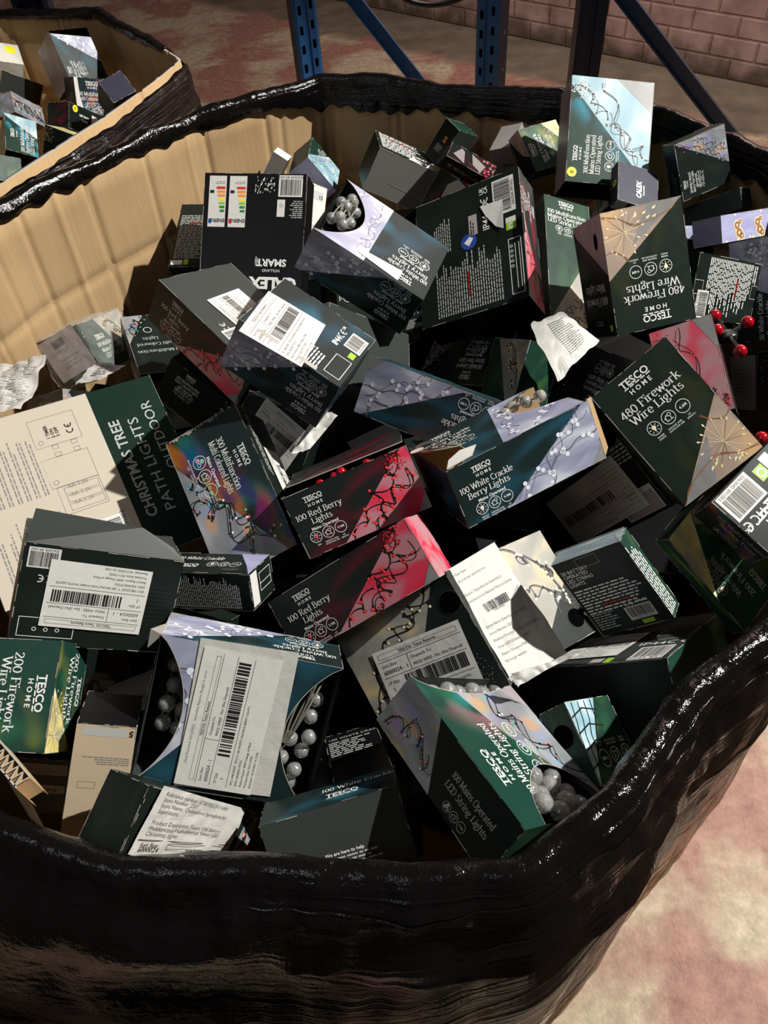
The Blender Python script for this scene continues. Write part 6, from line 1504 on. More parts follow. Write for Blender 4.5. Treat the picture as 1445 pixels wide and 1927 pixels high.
carton('darkcurved', SB, 'window box with curved cut-out behind the upside-down firework box', group=G1, base='print_white', faces={'F': lambda f: (f.turn(0), f.poly([(0, f.h * .55), (f.w * .5, f.h), (0, f.h)], 'photo_white', 1), f.disc(f.w * .3, f.h * .4, .0015, 'bulb_star'))}, cut={'F': (lambda v: 0, lambda v: .42 + .5 * v ** 1.5)})
carton('red_right', SB, 'red berry lights box at the right, photo side up, red bulbs spilling beside it', group=G1, base='print_red', faces={'F': wide('red', RB, MO, b=(-.2, .45), tx=-.3, tri=(.30, .62)), 'R': fine(1, mat='ink_white', dens=.8)})
carton('pink_label', SB, 'box with a pinkish white label below the loose red bulbs', group=G1, base='print_red', faces={'F': lambda f: (f.turn(0), f.rect(f.w * .03, f.h * .05, f.w * .9, f.h * .9, 'sticker_pink', 4), f.greek(f.w * .2, f.h * .7, f.w * .4, 7, f.h * .06, 'ink_gray', 5)), 'R': scuff(.4, .5, 60, .0016, col='bulb_pink', spread=(.3, .3))}, mats={'F': 'card_slate'})
carton('fw480b', 'firework_light_box', 'dark box reading 480 Firework Wire Lights lying upright at the right, copper starburst', group=G1, base='print_firework', faces={'F': tall('copper', ['480 Firework', 'Wire Lights'], b=.49)})
carton('ip44r', SB, 'box back with bar code and green recycling mark at the right edge', group=G1, base='print_dark', faces={'F': lambda f: (f.turn(0), f.barcode(f.w * .60, f.h * .02, f.w * .37, f.h * .42), f.text('IP44C\u20ac', f.w * .82, f.h * .50, f.h * .17, bold=.02, sx=.9), f.text('UK', f.w * .96, f.h * .56, f.h * .08, bold=.02), f.rect(f.w * .44, f.h * .10, f.w * .11, f.h * .2, 'ink_lime', 2), f.ring(f.w * .495, f.h * .2, f.h * .06, f.h * .025, 'ink_white', 3, 10), f.rect(f.w * .33, f.h * .04, f.w * .1, f.h * .34, 'paper_white', 2), f.greek(f.w * .04, f.h * .72, f.w * .9, 5, f.h * .06, 'ink_white'), f.greek(f.w * .05, f.h * .93, f.w * .55, 3, f.h * .05, 'ink_white'), f.greek(f.w * .05, f.h * .45, f.w * .5, 3, f.h * .05, 'ink_white')),
       'R': lambda f: (f.turn(1), f.poly([(0, 0), (f.aw * .3, 0), (f.aw * .3, f.ah), (0, f.ah)], 'photo_multi', 1) if False else None, f.serif('100 Multi Coloured', f.aw * .62, f.ah * .70, f.ah * .17, 'ink_dim'), f.serif('Battery Timer', f.aw * .62, f.ah * .48, f.ah * .17, 'ink_dim'), f.icons(f.aw * .5, f.ah * .2, f.ah * .1, 'multi', mat='ink_dim', caps=False))}, mats={'R': 'print_multi'})
carton('fw200b', 'firework_light_box', 'firework lights box with bright gold corner wedged upright near the right rim', group=G1, base='print_gold', faces={'F': lambda f: (f.turn(0), f.poly([(f.w * .35, f.h * 1.0), (f.w, f.h * .55), (f.w, f.h)], 'photo_gold', 1), f.poly([(f.w * .5, 0), (f.w, 0), (f.w, f.h * .55), (f.w * .9, f.h * .6)], 'photo_copper', 1), burst(f, f.w * .8, f.h * .25, f.h * .2), f.brand(f.w * .18, f.h * .40, f.h * .09, 'ink_dim'), f.serif('200 Firework', f.w * .35, f.h * .55, f.h * .11, 'ink_dim'), f.serif('Wire Lights', f.w * .42, f.h * .70, f.h * .11, 'ink_dim'), f.icons(f.w * .5, f.h * .86, f.h * .07, 'warm', mat='ink_dim', caps=False))}, mats={'R': 'print_firework'})
r_, FR_ = carton('return29', SB, 'box under the big firework box carrying a large returns label with bar code', group=G1, base='print_dark', faces={'F': lambda f: (f.turn(0), f.barcode(f.w * .02, f.h * .6, f.w * .3, f.h * .35), f.rect(f.w * .03, f.h * .72, f.w * .25, f.h * .22, 'sticker_pink', 4), f.greek(f.w * .0, f.h * .2, f.w * .3, 6, f.h * .05, 'ink_dim'))})
sticker(r_, FR_, 'F', .1144, .049, .175, .078, .031, lambda f, W, H: returns_label(f, W, H, 'TESCO 100 BATTERY MULTICOLOURED TIMER LIGHTS'))
r_, FR_ = carton('bat20', SB, 'small flat box reading 20 Battery Operated, back side up with clear taped end', group=G1, base='print_green', mats={'F': 'card_slate' if False else 'print_dark'},
       faces={'F': lambda f: (f.turn(0), [f.text(t_, f.w * .04, f.h * (.84 - .055 * i_), f.h * .06, align='L', bold=.02) for i_, t_ in enumerate(['20 BATTERY', 'OPERATED', 'LED STRING', 'LIGHTS'])], f.greek(f.w * .04, f.h * .60, f.w * .88, 9, f.h * .038, 'ink_white', red=6, ragged=.2), f.greek(f.w * .04, f.h * .27, f.w * .36, 7, f.h * .032, 'ink_dim'), f.barcode(f.w * .50, f.h * .10, f.w * .36, f.h * .17), f.text('C\u20ac', f.w * .62, f.h * .29, f.h * .07), f.text('UK CA', f.w * .78, f.h * .30, f.h * .04, bold=.02), f.rect(f.w * .62, f.h * .03, f.w * .16, f.h * .05, 'ink_lime', 2), f.frame(f.w * .32, f.h * .86, f.w * .30, f.h * .12, .0006, 'card_edge', 3)),
              'R': fine(1, x=.04, y=.95, w=.95, mat='ink_white', dens=.35), 'T': lambda f: f.rect(0, 0, f.w, f.h, 'photo_blue', 0)})
W_, H_, D_ = BOX['bat20'][2]
flap(r_, [(-W_ / 2, H_ / 2 + .0005, .0005), (W_ / 2, H_ / 2 + .0005, .0005), (W_ / 2, H_ / 2 + .003, -D_ * .9), (-W_ / 2, H_ / 2 + .003, -D_ * .9)], 'clear_film', 'clear_tape', 'clear_film', .0003)
carton('warmlong', SB, 'warm white lights box under the long typed returns slip, round hole in its end', group=G1, base='print_dark', faces={'F': both(lambda f: (f.turn(0), f.poly([(f.w * .30, f.h), (0, f.h), (0, 0), (f.w * .5, f.h * .1), (f.w, f.h * .55), (f.w, f.h)], 'photo_warm', 1), wires(f, [(f.w * .5, f.h * .95), (f.w * .75, f.h * .8), (f.w * .9, f.h * .6), (f.w * .8, f.h * .3)], 'warm', f.h * .08, f.h * .011, 3, 8), wires(f, [(f.w * .6, f.h * .6), (f.w * .9, f.h * .35), (f.w * .95, f.h * .2)], 'warm', f.h * .06, f.h * .010, 2, 6)), hole(.86, .18, .0125))})
r_, FR_ = carton('dark32', SB, 'large dark box along the lower right rim, lit printed top edge, gold-lit green end', group=G1, base='print_dark', mats={'R': 'print_gold', 'T': 'card_slate'},
       faces={'R': lambda f: (f.turn(0), f.poly([(0, 0), (f.w * .12, 0), (0, f.h * .35)], 'photo_gold', 2), f.text('CALM', f.w * .75, f.h * .35, f.h * .15, rot=1.2)), 'T': lambda f: (f.turn(0), f.barcode(f.w * .72, f.h * .02, f.w * .24, f.h * .25), f.text('IP44 C\u20ac', f.w * .86, f.h * .31, f.h * .08), f.frame(f.w * .72, f.h * .42, f.w * .26, f.h * .25, .0008, 'ink_white', 2), f.rect(f.w * .45, .002, f.w * .09, f.h * .09, 'sticker_pink', 3), f.rect(f.w * .56, .002, f.w * .05, f.h * .09, 'ink_lime', 3))})
sticker(r_, FR_, 'T', .060, .085, .078, .110, -.03, lambda f, W, H: returns_label(f, W, H, 'TESCO 200 MFUNCTION WARM WHITE LIGHTS'))
carton('white33', SB, 'small box with icy white lights photo standing in the dark gap at the lower right', group=G1, base='print_green', faces={'F': lambda f: (f.turn(0), f.poly([(f.w * .35, 0), (f.w, 0), (f.w, f.h * 1.0), (f.w * .9, f.h * .8)], 'photo_blue', 1), [f.line([(f.w * (.45 + .14 * k), f.h * .02), (f.w * (.5 + .14 * k), f.h * .25), (f.w * (.62 + .12 * k), f.h * .42), (f.w * (.66 + .12 * k), f.h * .8)], .0016, 'wire_black') for k in range(4)], [f.line([(f.w * .4, f.h * (.15 + .2 * k)), (f.w * .7, f.h * (.1 + .2 * k)), (f.w, f.h * (.2 + .2 * k))], .0016, 'wire_black') for k in range(4)], f.icons(f.w * .42, f.h * .72, f.w * .1, 'white', gap=2.6)), 'R': hole(.5, .35, .012)})
W_, H_, D_ = BOX['multiwin'][2]
r_, FR_ = carton('multiwin', SB, 'green window box with multicoloured photo at the lower right, round openings full of clear bulbs', group=G1, base='print_multigreen', inner='card_slate',
       faces={'F': lambda f: (f.turn(0), f.poly([(0, 0), (f.w, 0), (f.w, f.h * .75), (f.w * .55, f.h * .50), (f.w * .15, f.h * .12)], 'photo_multi', 1), f.poly([(f.w * .75, 0), (f.w, 0), (f.w, f.h * .3)], 'photo_pink', 2), wires(f, [(f.w * .25, f.h * .06), (f.w * .6, f.h * .3), (f.w * .95, f.h * .5)], 'multi', f.h * .06, f.h * .007, 3, 9), f.brand(f.w * .36, f.h * .84, f.h * .075), f.home(f.w * .36, f.h * .765, f.h * .05), f.serif('100 Mains Operated', f.w * .40, f.h * .655, f.h * .095, maxw=f.w * .5), f.serif('LED String Lights', f.w * .40, f.h * .56, f.h * .095, maxw=f.w * .5), f.icons(f.w * .46, f.h * .44, f.h * .05, 'multi', gap=2.7)),
              'T': lambda f: (f.turn(2), f.poly([(0, 0), (f.w * .52, 0), (f.w * .30, f.h), (0, f.h)], 'photo_multi', 1), wires(f, [(f.w * .05, f.h * .2), (f.w * .25, f.h * .5), (f.w * .4, f.h * .3)], 'multi', f.h * .12, f.h * .012, 3, 9), f.serif('100 Mains Operated', f.w * .72, f.h * .55, f.h * .16, 'ink_dim', maxw=f.w * .34), f.serif('LED String Lights', f.w * .72, f.h * .36, f.h * .16, 'ink_dim', maxw=f.w * .34), f.icons(f.w * .7, f.h * .16, f.h * .08, 'multi', mat='ink_dim', caps=False)),
              'L': words([('brand', '', .6, .55, .18)], 0)}, mats={'T': 'print_dark', 'L': 'print_green', 'R': 'card_slate'},
       cut={'F': (lambda v: .34 * max(0, math.sin(min(1, max(0, v * 1.25 - .0)) * 3.1416)) ** .6, lambda v: 1 - .13 * max(0, math.sin(min(1, max(0, v * 1.0)) * 3.1416)) ** .6)})
light_string('multiwin', [(-W_ * .38 + .017 * a_, H_ * (-.14) + .019 * b_, -.006 - .004 * ((a_ + b_) % 2)) for a_, b_ in ((-.3, -1), (.6, -1.1), (0, 0), (1.2, 0), (-.4, 1), (.8, 1.1), (1.8, .9), (.2, 2), (1.5, -.6), (1.1, 2))], .0095, 'crackle_glass', 'clear crackle bulbs filling the round window at the lower right box end')
light_string('multiwin', [(W_ * .44, H_ * (-.36 + .13 * k), -.008 - .004 * (k % 2)) for k in range(6)], .0095, 'crackle_glass', 'row of clear crackle bulbs along the top opening of the lower right window box')

# --- the big window box with the returns label, front centre left
W_, H_, D_ = BOX['bigwin'][2]
def bigwin_art(f):
    f.turn(0); w, h = f.w, f.h
    f.poly([(w * .30, 0), (w, 0), (w, h), (w * .98, h)], 'photo_white', 1)
    wires(f, [(w * .5, h * .1), (w * .75, h * .4), (w * .95, h * .75)], 'white', h * .05, h * .006, 4, 9); wires(f, [(w * .7, h * .05), (w * .85, h * .3), (w * .92, h * .5)], 'white', h * .06, h * .006, 4, 9)
    f.brand(w * .42, h * .92, h * .06)
sb = lambda a, e=.75: (lambda v: a * max(0, math.sin(min(1, max(0, v)) * 3.1416)) ** e)
r_, FR_ = carton('bigwin', SB, 'white crackle berry window box front left of centre, big creased returns label across it', group=G1, base='print_white', inner='card_slate', faces={'F': bigwin_art, 'B': wide('white', WC, MO)},
       mats={'L': 'card_slate', 'R': 'card_slate'}, cut={'F': (sb(.24), lambda v: 1 - sb(.20)(v))})
sticker(r_, FR_, 'F', .0899 - .002, .0565 + .012, .150, .092, -1.53, lambda f, W, H: f.rect(-W / 2, -H / 2, W, H, 'paper_crumple', 3), 'backing_slip', .0009)
sticker(r_, FR_, 'F', .0899, .0565 + .016, .1405, .0800, -1.572, lambda f, W, H: (returns_label(f, W, H * .80), [f.rect(-W / 2, H * .40 + .0, W, H * .12, 'paper_white', 6), f.text('Date Returned: 03/12/2025   Secondary Reason: Bought in error', 0, H * .43, H * .045, 'ink_gray', layer=7)]), 'returns_label', .0016)
light_string('bigwin', [(-W_ * .40 + .0155 * a_, H_ * .02 + .017 * b_, -.013 - .003 * ((a_ + b_) % 2)) for a_, b_ in ((0, 1.2), (.2, 2.4), (1.2, 1.8), (-.2, .2), (.9, .6), (0, -1), (-.1, -2.0), (.3, 3.3))], .0080, 'crackle_glass', 'clear bulbs and wires in the right window of the big labelled box',
             extra=[[(-W_ * .46, -H_ * .40, -.02), (-W_ * .42, -H_ * .43, -.006), (-W_ * .38, -H_ * .35, -.005), (-W_ * .32, 0, -.008), (-W_ * .28, H_ * .16, -.012)]] + [[(-W_ * (.42 - .03 * k), -H_ * .38, -.012), (-W_ * (.36 - .03 * k), -H_ * .15, -.006 - .002 * k), (-W_ * (.30 - .01 * k), H_ * .10, -.010)] for k in range(5)], wire_r=.0011)
light_string('bigwin', [(W_ * .40 - .016 * a_, H_ * .0 + .017 * b_, -.018 - .003 * ((a_ + b_) % 2)) for a_, b_ in ((0, 0), (1, .3), (.2, -1.1), (1.0, 1.4), (0, 1.3), (.8, -2.1), (0, -2.3))], .0083, 'crackle_glass', 'clear crackle bulbs in the left-hand window of the big labelled box')
flap(r_, [(W_ / 2, -H_ / 2, 0), (W_ / 2 - .002, -H_ / 2 - .002, -D_ * .45), (W_ / 2 + .012, -H_ / 2 + .004, -D_ * .3), (W_ / 2 + .010, -H_ / 2 + .016, -.004)], 'card_edge', 'torn_corner', 'card_brown')
flap(r_, [(W_ / 2, H_ / 2, -.001), (W_ / 2 + .006, H_ / 2 - .002, -.012), (W_ / 2 + .002, H_ * .38, -.012), (W_ / 2, H_ * .40, -.001)], 'card_brown', 'torn_corner', 'card_brown')
r_, FR_ = carton('warmlabel', SB, 'dark warm white lights box centre front, round hole in its corner and a returns label', group=G1, base='print_dark', faces={'F': both(lambda f: (f.turn(0), f.poly([(f.w * .12, 0), (f.w, 0), (f.w, f.h), (f.w * .80, f.h)], 'photo_warm', 1), f.poly([(f.w * .88, 0), (f.w, 0), (f.w, f.h * .35)], 'photo_gray', 2), wires(f, [(f.w * .2, f.h * .06), (f.w * .5, f.h * .22), (f.w * .8, f.h * .45), (f.w * .95, f.h * .9)], 'warm', f.h * .07, f.h * .010, 4, 10), [f.disc(f.w * (.9 + .05 * f.rng.gauss(0, 1)), f.h * (.93 + .06 * f.rng.gauss(0, 1)), .0012, 'bulb_warm', 3, 6) for _ in range(70)]), hole(.08, .23, .0125), scuff(.12, .8, 45, .0008, spread=(.03, .1)))})
sticker(r_, FR_, 'F', .0773 - .005, .0931 - .008, .108, .085, 3.021, lambda f, W, H: returns_label(f, W, H, 'TESCO 100 WARM WHITE LIGHTS'))

# --- centre
W_, H_, D_ = BOX['rb1'][2]
r_, FR_ = carton('rb1', SB, 'red berry lights box front and centre with its top flap lifting, upper of the pair', group=G1, base='print_red', faces={'F': wide('red', RB, MO)}, open_=('T',), mats={'R': 'photo_red'})
flap(r_, [(-W_ / 2 + .008, H_ / 2 + .008, -.012), (W_ / 2 - .002, H_ / 2 + .004, -.010), (W_ / 2, H_ / 2, -D_ * .62), (-W_ / 2, H_ / 2, -D_ * .62)], 'print_red', 'top_flap', 'card_edge', art=wide('red', RB, MO, b=(.1, .8)))
flap(r_, [(-W_ / 2, H_ / 2, -D_ * .62), (W_ / 2, H_ / 2, -D_ * .62), (W_ / 2, H_ / 2, -D_), (-W_ / 2, H_ / 2, -D_)], 'print_red', 'top_panel', 'card_inner')
light_string('rb1', [(-W_ * .20, H_ / 2 - .004, -.010), (-W_ * .08, H_ / 2 - .003, -.012), (-W_ * .02, H_ / 2 - .001, -.011), (W_ * .18, H_ / 2 - .004, -.012)], .0062, 'berry_red', 'red berry bulbs glinting under the lifted flap of the centre red box', 'wire_black')
carton('rb2', SB, 'closed red berry lights box front and centre, below the open one', group=G1, base='print_red', faces={'F': wide('red', RB, MO), 'R': fill('photo_red')})
W_, H_, D_ = BOX['wc_mid'][2]
r_, FR_ = carton('wc_mid', SB, 'white crackle berry box right of centre with both ends burst open and a battery tag', group=G1, base='print_white', inner='card_brown', faces={'F': wide('white', WC, MO), 'T': both(wide('white', WC, MO, b=(.40, .62), tri=(0, 1.1)))}, open_=('R',),
       cut={'T': (lambda v: .12 + .10 * math.sin(v * 5) * (v < .7) if v < .75 else 0.0, lambda v: .97 - .32 * max(0, math.sin(max(0, v - .30) / .7 * 3.1416)) ** .6)})
flap(r_, [(W_ / 2, -H_ / 2, -D_ * .02), (W_ / 2 + .012, -H_ / 2 + .004, -D_ * .1), (W_ / 2 + .012, H_ / 2 - .004, -D_ * .12), (W_ / 2, H_ / 2, -D_ * .02)], 'card_brown', 'end_flap', 'card_brown')
flap(r_, [(-W_ / 2 + .003, H_ / 2 + .0006, -.004), (-W_ / 2 + .034, H_ / 2 + .0012, -.006), (-W_ / 2 + .048, H_ / 2 + .003, -.026), (-W_ / 2 + .030, H_ / 2 + .004, -.030), (-W_ / 2 + .012, H_ / 2 + .003, -.020)], 'paper_white', 'torn_paper', 'paper_white')
light_string('wc_mid', [(W_ * .40, H_ / 2 + .002, -D_ * .60), (W_ * .31, H_ / 2 + .001, -D_ * .66), (W_ * .24, H_ / 2 - .003, -D_ * .78), (W_ * .16, H_ / 2 - .004, -D_ * .72), (W_ * .36, H_ / 2 - .006, -D_ * .8)], .0078, 'crackle_glass', 'clear crackle bulbs showing at the back opening of the burst white berry box')
tg = empty('battery_tag', (BOX['wc_mid'][0]), 'white oval tag on a looped cord beside the burst white berry box', 'tag', None, Matrix((BOX['wc_mid'][1][0:3], BOX['wc_mid'][1][3:6], BOX['wc_mid'][1][6:9])))
mbt = MB(); mbt.poly([(-W_ / 2 - .003 + .008 * math.cos(a_ * .393), H_ / 2 + .009 + .002 * math.sin(a_ * .393), -D_ * .62 + .013 * math.sin(a_ * .393)) for a_ in range(16)], 'paper_white'); mbt.build('tag_face', tg)
tube_mesh('cord', spline([(-W_ / 2 + .0, H_ / 2 + .008, -D_ * .72), (-W_ / 2 + .014, H_ / 2 + .011, -D_ * .62), (-W_ / 2 + .022, H_ / 2 + .010, -D_ * .40), (-W_ / 2 + .036, H_ / 2 + .005, -D_ * .30), (-W_ / 2 + .010, H_ / 2 + .010, -D_ * .36), (-W_ / 2 - .002, H_ / 2 + .010, -D_ * .50)]), .0013, 'cable_clear', 6).build('cord', tg, True)
carton('wc_back', SB, 'white crackle berry box upside down behind the burst one, near the middle of the heap', group=G1, base='print_white', faces={'F': wide('white', WC, MO)})
r_, FR_ = carton('m300', SB, 'box reading 300 Multifunction Multi Coloured, rainbow glow photo, left of centre', group=G1, base='print_multi', faces={'F': both(wide('multi', ['300 Multifunction', 'Multi Coloured Lights'], MO, b=(.18, 1.1), tri=(0, 1.2), tx=.33, length='22.4M', ts=.1), scuff(.0, .45, 120, .0028, spread=(.008, .22))), 'T': lambda f: (f.turn(0), f.greek(f.w * .05, f.h * .3, f.w * .5, 3, f.h * .05, 'ink_dim'))}, mats={'T': 'print_dark'})
sticker(r_, FR_, 'T', .0974, .050, .085, .040, 0.02, lambda f, W, H: returns_label(f, W, H, 'TESCO 300 MULTICOLOURED LIGHTS'))
# --- left
def xmas_art(f):
    f.turn(0); w, h = f.w, f.h
    f.rect(0, h * .33, w, h * .67, 'card_cream', 1)
    f.text('CHRISTMAS TREE', w * .20, h * .235, h * .072, 'ink_dim', 'L', bold=.02); f.text('PATH LIGHTS', w * .20, h * .145, h * .072, 'ink_dim', 'L', sx=1.25); f.text('OUTDOOR', w * .42, h * .055, h * .072, 'ink_dim', 'L', sx=1.1)
    t = .0007
    f.frame(w * .76, h * .42, w * .17, h * .22, t, 'ink_gray'); f.frame(w * .52, h * .42, w * .17, h * .22, t, 'ink_gray')
    f.ring(w * .79, h * .61, w * .012, t, 'ink_gray'); f.ring(w * .55, h * .61, w * .012, t, 'ink_gray')
    for k in (.15, .6):
        f.frame(w * .735, h * (.42 + .2 * k), w * .025, h * .03, t, 'ink_gray'); f.frame(w * .69, h * (.42 + .2 * k), w * .025, h * .03, t, 'ink_gray')
    f.frame(w * .36, h * .42, w * .16, h * .20, t, 'ink_gray')
    for k in range(3): f.frame(w * (.375 + .047 * k), h * .43, w * .04, h * .16, t, 'ink_gray'); f.text('AA 1.2V', w * (.405 + .047 * k), h * .57, h * .028, 'ink_gray', 'L', rot=-1.5708)
    for k, t_ in enumerate(('1 TIMER', '2 ON', '3 OFF')): f.text(t_, w * .80, h * (.56 - .022 * k), h * .022, 'ink_black', 'L', bold=.03)
    f.text('C\u20ac', w * .84, h * .45, h * .04, 'ink_black', bold=.02)
    f.barcode(w * .08, h * .37, w * .20, h * .17)
    for k in range(8): f.greek(w * .50, h * (.95 - .040 * k), w * .42, 2, h * .014, 'ink_gray')
    for k in range(7): f.greek(w * .08, h * (.93 - .048 * k), w * .34, 2, h * .014, 'ink_gray')
    f.ring(w * .10, h * .62, w * .012, w * .004, 'ink_black', n=3)
carton('xmas', 'path_light_box', 'large cream and green box at the left reading Christmas Tree', group=G1, base='card_cream', faces={'F': both(fill('card_pine'), xmas_art)}, mats={'R': 'card_pine'})
W_, H_, D_ = BOX['ret43'][2]
r_, FR_ = carton('ret43', SB, 'dark box at the left edge with an upside-down returns label and open flap', group=G1, base='print_dark', faces={'F': lambda f: (f.turn(0), f.barcode(f.w * .78, f.h * .03, f.w * .19, f.h * .2), f.text('IP44C\u20ac', f.w * .80, f.h * .30, f.h * .09, bold=.02), f.frame(f.w * .62, f.h * .72, f.w * .34, f.h * .2, .0006, 'ink_white', 2), [f.ring(f.w * (.72 + .07 * k), f.h * .84, .0018, .0006, 'ink_white', n=6) for k in range(3)], [f.rect(f.w * .06, f.h * (.30 + .045 * k), f.w * .16, f.h * .012, 'ink_black', 2) for k in range(12)])}, mats={'B': 'card_slate'})
sticker(r_, FR_, 'F', .0740, .0421 + .004, .0916, .0661, -.017, lambda f, W, H: returns_label(f, W, H, 'T. 200 MFUNCTION WARM WHITE LIGHTS'))
flap(r_, [(-W_ / 2, -H_ / 2, -.001), (W_ / 2, -H_ / 2, -.001), (W_ / 2 - .004, -H_ / 2 - .030, -.010), (-W_ * .2, -H_ / 2 - .024, -.016), (-W_ / 2 + .012, -H_ / 2 - .010, -.008)], 'card_slate', 'end_flap', 'card_slate')
carton('small44', SB, 'small flat box standing on edge in front of the rainbow glow box, white small print', group=G1, base='print_dark', faces={'F': fine(1, x=.04, y=.96, w=.9, mat='ink_white', dens=.9), 'T': lambda f: (f.turn(0), f.poly([(f.w * .72, f.h), (f.w, f.h), (f.w, 0), (f.w * .9, f.h * .4)], 'photo_lilac', 1), f.serif('100 White Crackle', f.w * .36, f.h * .66, f.h * .2, maxw=f.w * .5), f.brand(f.w * .3, f.h * .32, f.h * .17), f.icons(f.w * .66, f.h * .45, f.h * .11, 'white', caps=False), f.disc(f.w * .78, f.h * .2, f.h * .2, 'card_slate', 3, 16, f.h * .08)),
       'R': lambda f: (f.turn(0), f.rect(f.w * .05, f.h * .05, f.w * .28, f.h * .9, 'paper_white', 2), f.frame(f.w * .42, f.h * .3, f.w * .5, f.h * .5, .0007, 'ink_white'), f.rect(f.w * .42, f.h * .5, f.w * .5, .0007, 'ink_white', 2))})
carton('fw200l', 'firework_light_box', 'bright green box reading 200 Firework Wire Lights at the left edge', group=G1, base='print_gold', faces={'F': tall('gold', ['200 Firework', 'Wire Lights'], scale=.95, length='2M'),
       'T': lambda f: (f.turn(0), f.poly([(f.w * .42, 0), (f.w, 0), (f.w, f.h * .85)], 'photo_gold', 1), burst(f, f.w * .85, f.h * .2, f.h * .4, 14), burst(f, f.w * .62, f.h * .1, f.h * .3, 10), f.brand(f.w * .45, f.h * .80, f.h * .15), f.serif('200 Firework', f.w * .42, f.h * .56, f.h * .2), f.serif('Wire Lights', f.w * .42, f.h * .38, f.h * .2))})
carton('beige46', 'smart_light_box', 'tall beige box with line drawings upside down near the lower left rim', group=G1, base='card_black', faces={'F': lambda f: (f.turn(0), f.rect(0, 0, f.w, f.h, 'card_beige', 0), f.rect(f.w * .15, f.h * .02, f.w * .75, f.h * .06, 'ink_dim', 1), f.text('5', f.w * .08, f.h * .03, f.h * .06, 'ink_black', bold=.03), f.greek(f.w * .05, f.h * .28, f.w * .8, 4, f.h * .016, 'ink_gray'), f.greek(f.w * .05, f.h * .60, f.w * .4, 16, f.h * .016, 'ink_gray'), f.frame(f.w * .55, f.h * .42, f.w * .3, f.h * .05, .0005, 'ink_gray'), f.greek(f.w * .05, f.h * .72, f.w * .9, 5, f.h * .012, 'ink_gray'), f.text('SMART', f.w * .40, f.h * .76, f.h * .055, 'ink_black', bold=.02), f.text('HOLLAND', f.w * .4, f.h * .83, f.h * .025, 'ink_black'), f.text('CALEX', f.w * .40, f.h * .88, f.h * .09, 'ink_black', bold=.05))}, mats={'B': 'card_black'})
W_, H_, D_ = BOX['wc_left'][2]
r_, FR_ = carton('wc_left', SB, 'white crackle berry box left of the middle, back side up with slanted returns label', group=G1, base='print_white', faces={'F': wide('white', WC, MO), 'B': lambda f: (f.turn(2), f.barcode(f.aw * .03, f.ah * .05, f.aw * .12, f.ah * .26) if False else None, f.turn(3), f.barcode(f.aw * .60, f.ah * .03, f.aw * .28, f.ah * .17), f.text('IP44C\u20ac', f.aw * .68, f.ah * .245, f.ah * .08, bold=.03), f.text('UK', f.aw * .86, f.ah * .28, f.ah * .04, bold=.02), f.rect(f.aw * .47, f.ah * .05, f.aw * .10, f.ah * .06, 'ink_lime', 2), f.frame(f.aw * .08, f.ah * .04, f.aw * .34, f.ah * .16, .0008, 'ink_white', 2), f.greek(f.aw * .05, f.ah * .38, f.aw * .35, 5, f.ah * .03, 'ink_white'), f.greek(f.aw * .05, f.ah * .9, f.aw * .08, 14, f.ah * .03, 'ink_dim'))})
sticker(r_, FR_, 'B', .0936, .0926, .1008, .0795, -1.455, lambda f, W, H: returns_label(f, W, H))
for k_ in (.22, -.16): flap(r_, [(W_ * k_ - .013, -H_ / 2 - .0006, .0004), (W_ * k_ + .013, -H_ / 2 - .0006, .0004), (W_ * k_ + .013, -H_ / 2 - .0016, -.005), (W_ * k_ - .013, -H_ / 2 - .0016, -.005)], 'card_edge', 'tuck_tab', 'card_edge')
W_, H_, D_ = BOX['rb_left'][2]
r_, FR_ = carton('rb_left', SB, 'red berry lights box at the left with its green top up and a pasted label', group=G1, base='print_red', faces={'F': wide('red', RB, MO, tx=.24), 'T': lambda f: (f.turn(2), f.barcode(f.aw * .10, f.ah * .72, f.aw * .28, f.ah * .2), f.text('C\u20ac', f.aw * .42, f.ah * .8, f.ah * .08))}, mats={'T': 'card_slate'})
sticker(r_, FR_, 'T', .0666 + .03, .0793, .0778, .0725, -3.061, lambda f, W, H: returns_label(f, W, H, 'TESCO 100 RED BERRY LIGHTS'))
W_, H_, D_ = BOX['wrapped'][2]
r_, FR_ = carton('wrapped', SB, 'lights box sealed in a clear crumpled bag beside the cardboard wall at the left', group=G1, base='print_green', faces={'F': both(lambda f: (f.turn(0), f.poly([(f.w * .35, f.h), (f.w, f.h), (f.w, 0), (f.w * .75, 0)], 'photo_warm', 1), wires(f, [(f.w * .5, f.h * .95), (f.w * .8, f.h * .6), (f.w * .95, f.h * .2)], 'warm', f.h * .1, f.h * .015, 3, 6), f.brand(f.w * .3, f.h * .62, f.h * .11), f.serif('100 Multifunction', f.w * .42, f.h * .46, f.h * .12, maxw=f.w * .5), f.serif('Mains Operated', f.w * .45, f.h * .34, f.h * .12, maxw=f.w * .5), f.serif('LED String Lights', f.w * .48, f.h * .22, f.h * .12, maxw=f.w * .5)))}, mats={'L': 'print_dark'})
sticker(r_, FR_, 'L', .0454, .0544, .0825, .0780, .12, lambda f, W, H: (f.rect(-W / 2, -H / 2, W, H, 'sticker_pink', 6), f.barcode(-W * .2, H * .2, W * .35, H * .2, 7, plate=False, digits=False), f.greek(-W * .35, H * .12, W * .6, 2, H * .05, 'ink_gray', 7), f.greek(-W * .2, -H * .1, W * .5, 3, H * .09, 'ink_gray', 7)))
crumple('clear_bag', r_, (0, 0, -D_ / 2), (W_ * .56, H_ * .60, D_ * .58), 'bag_film', 5, 5, .10, .72)
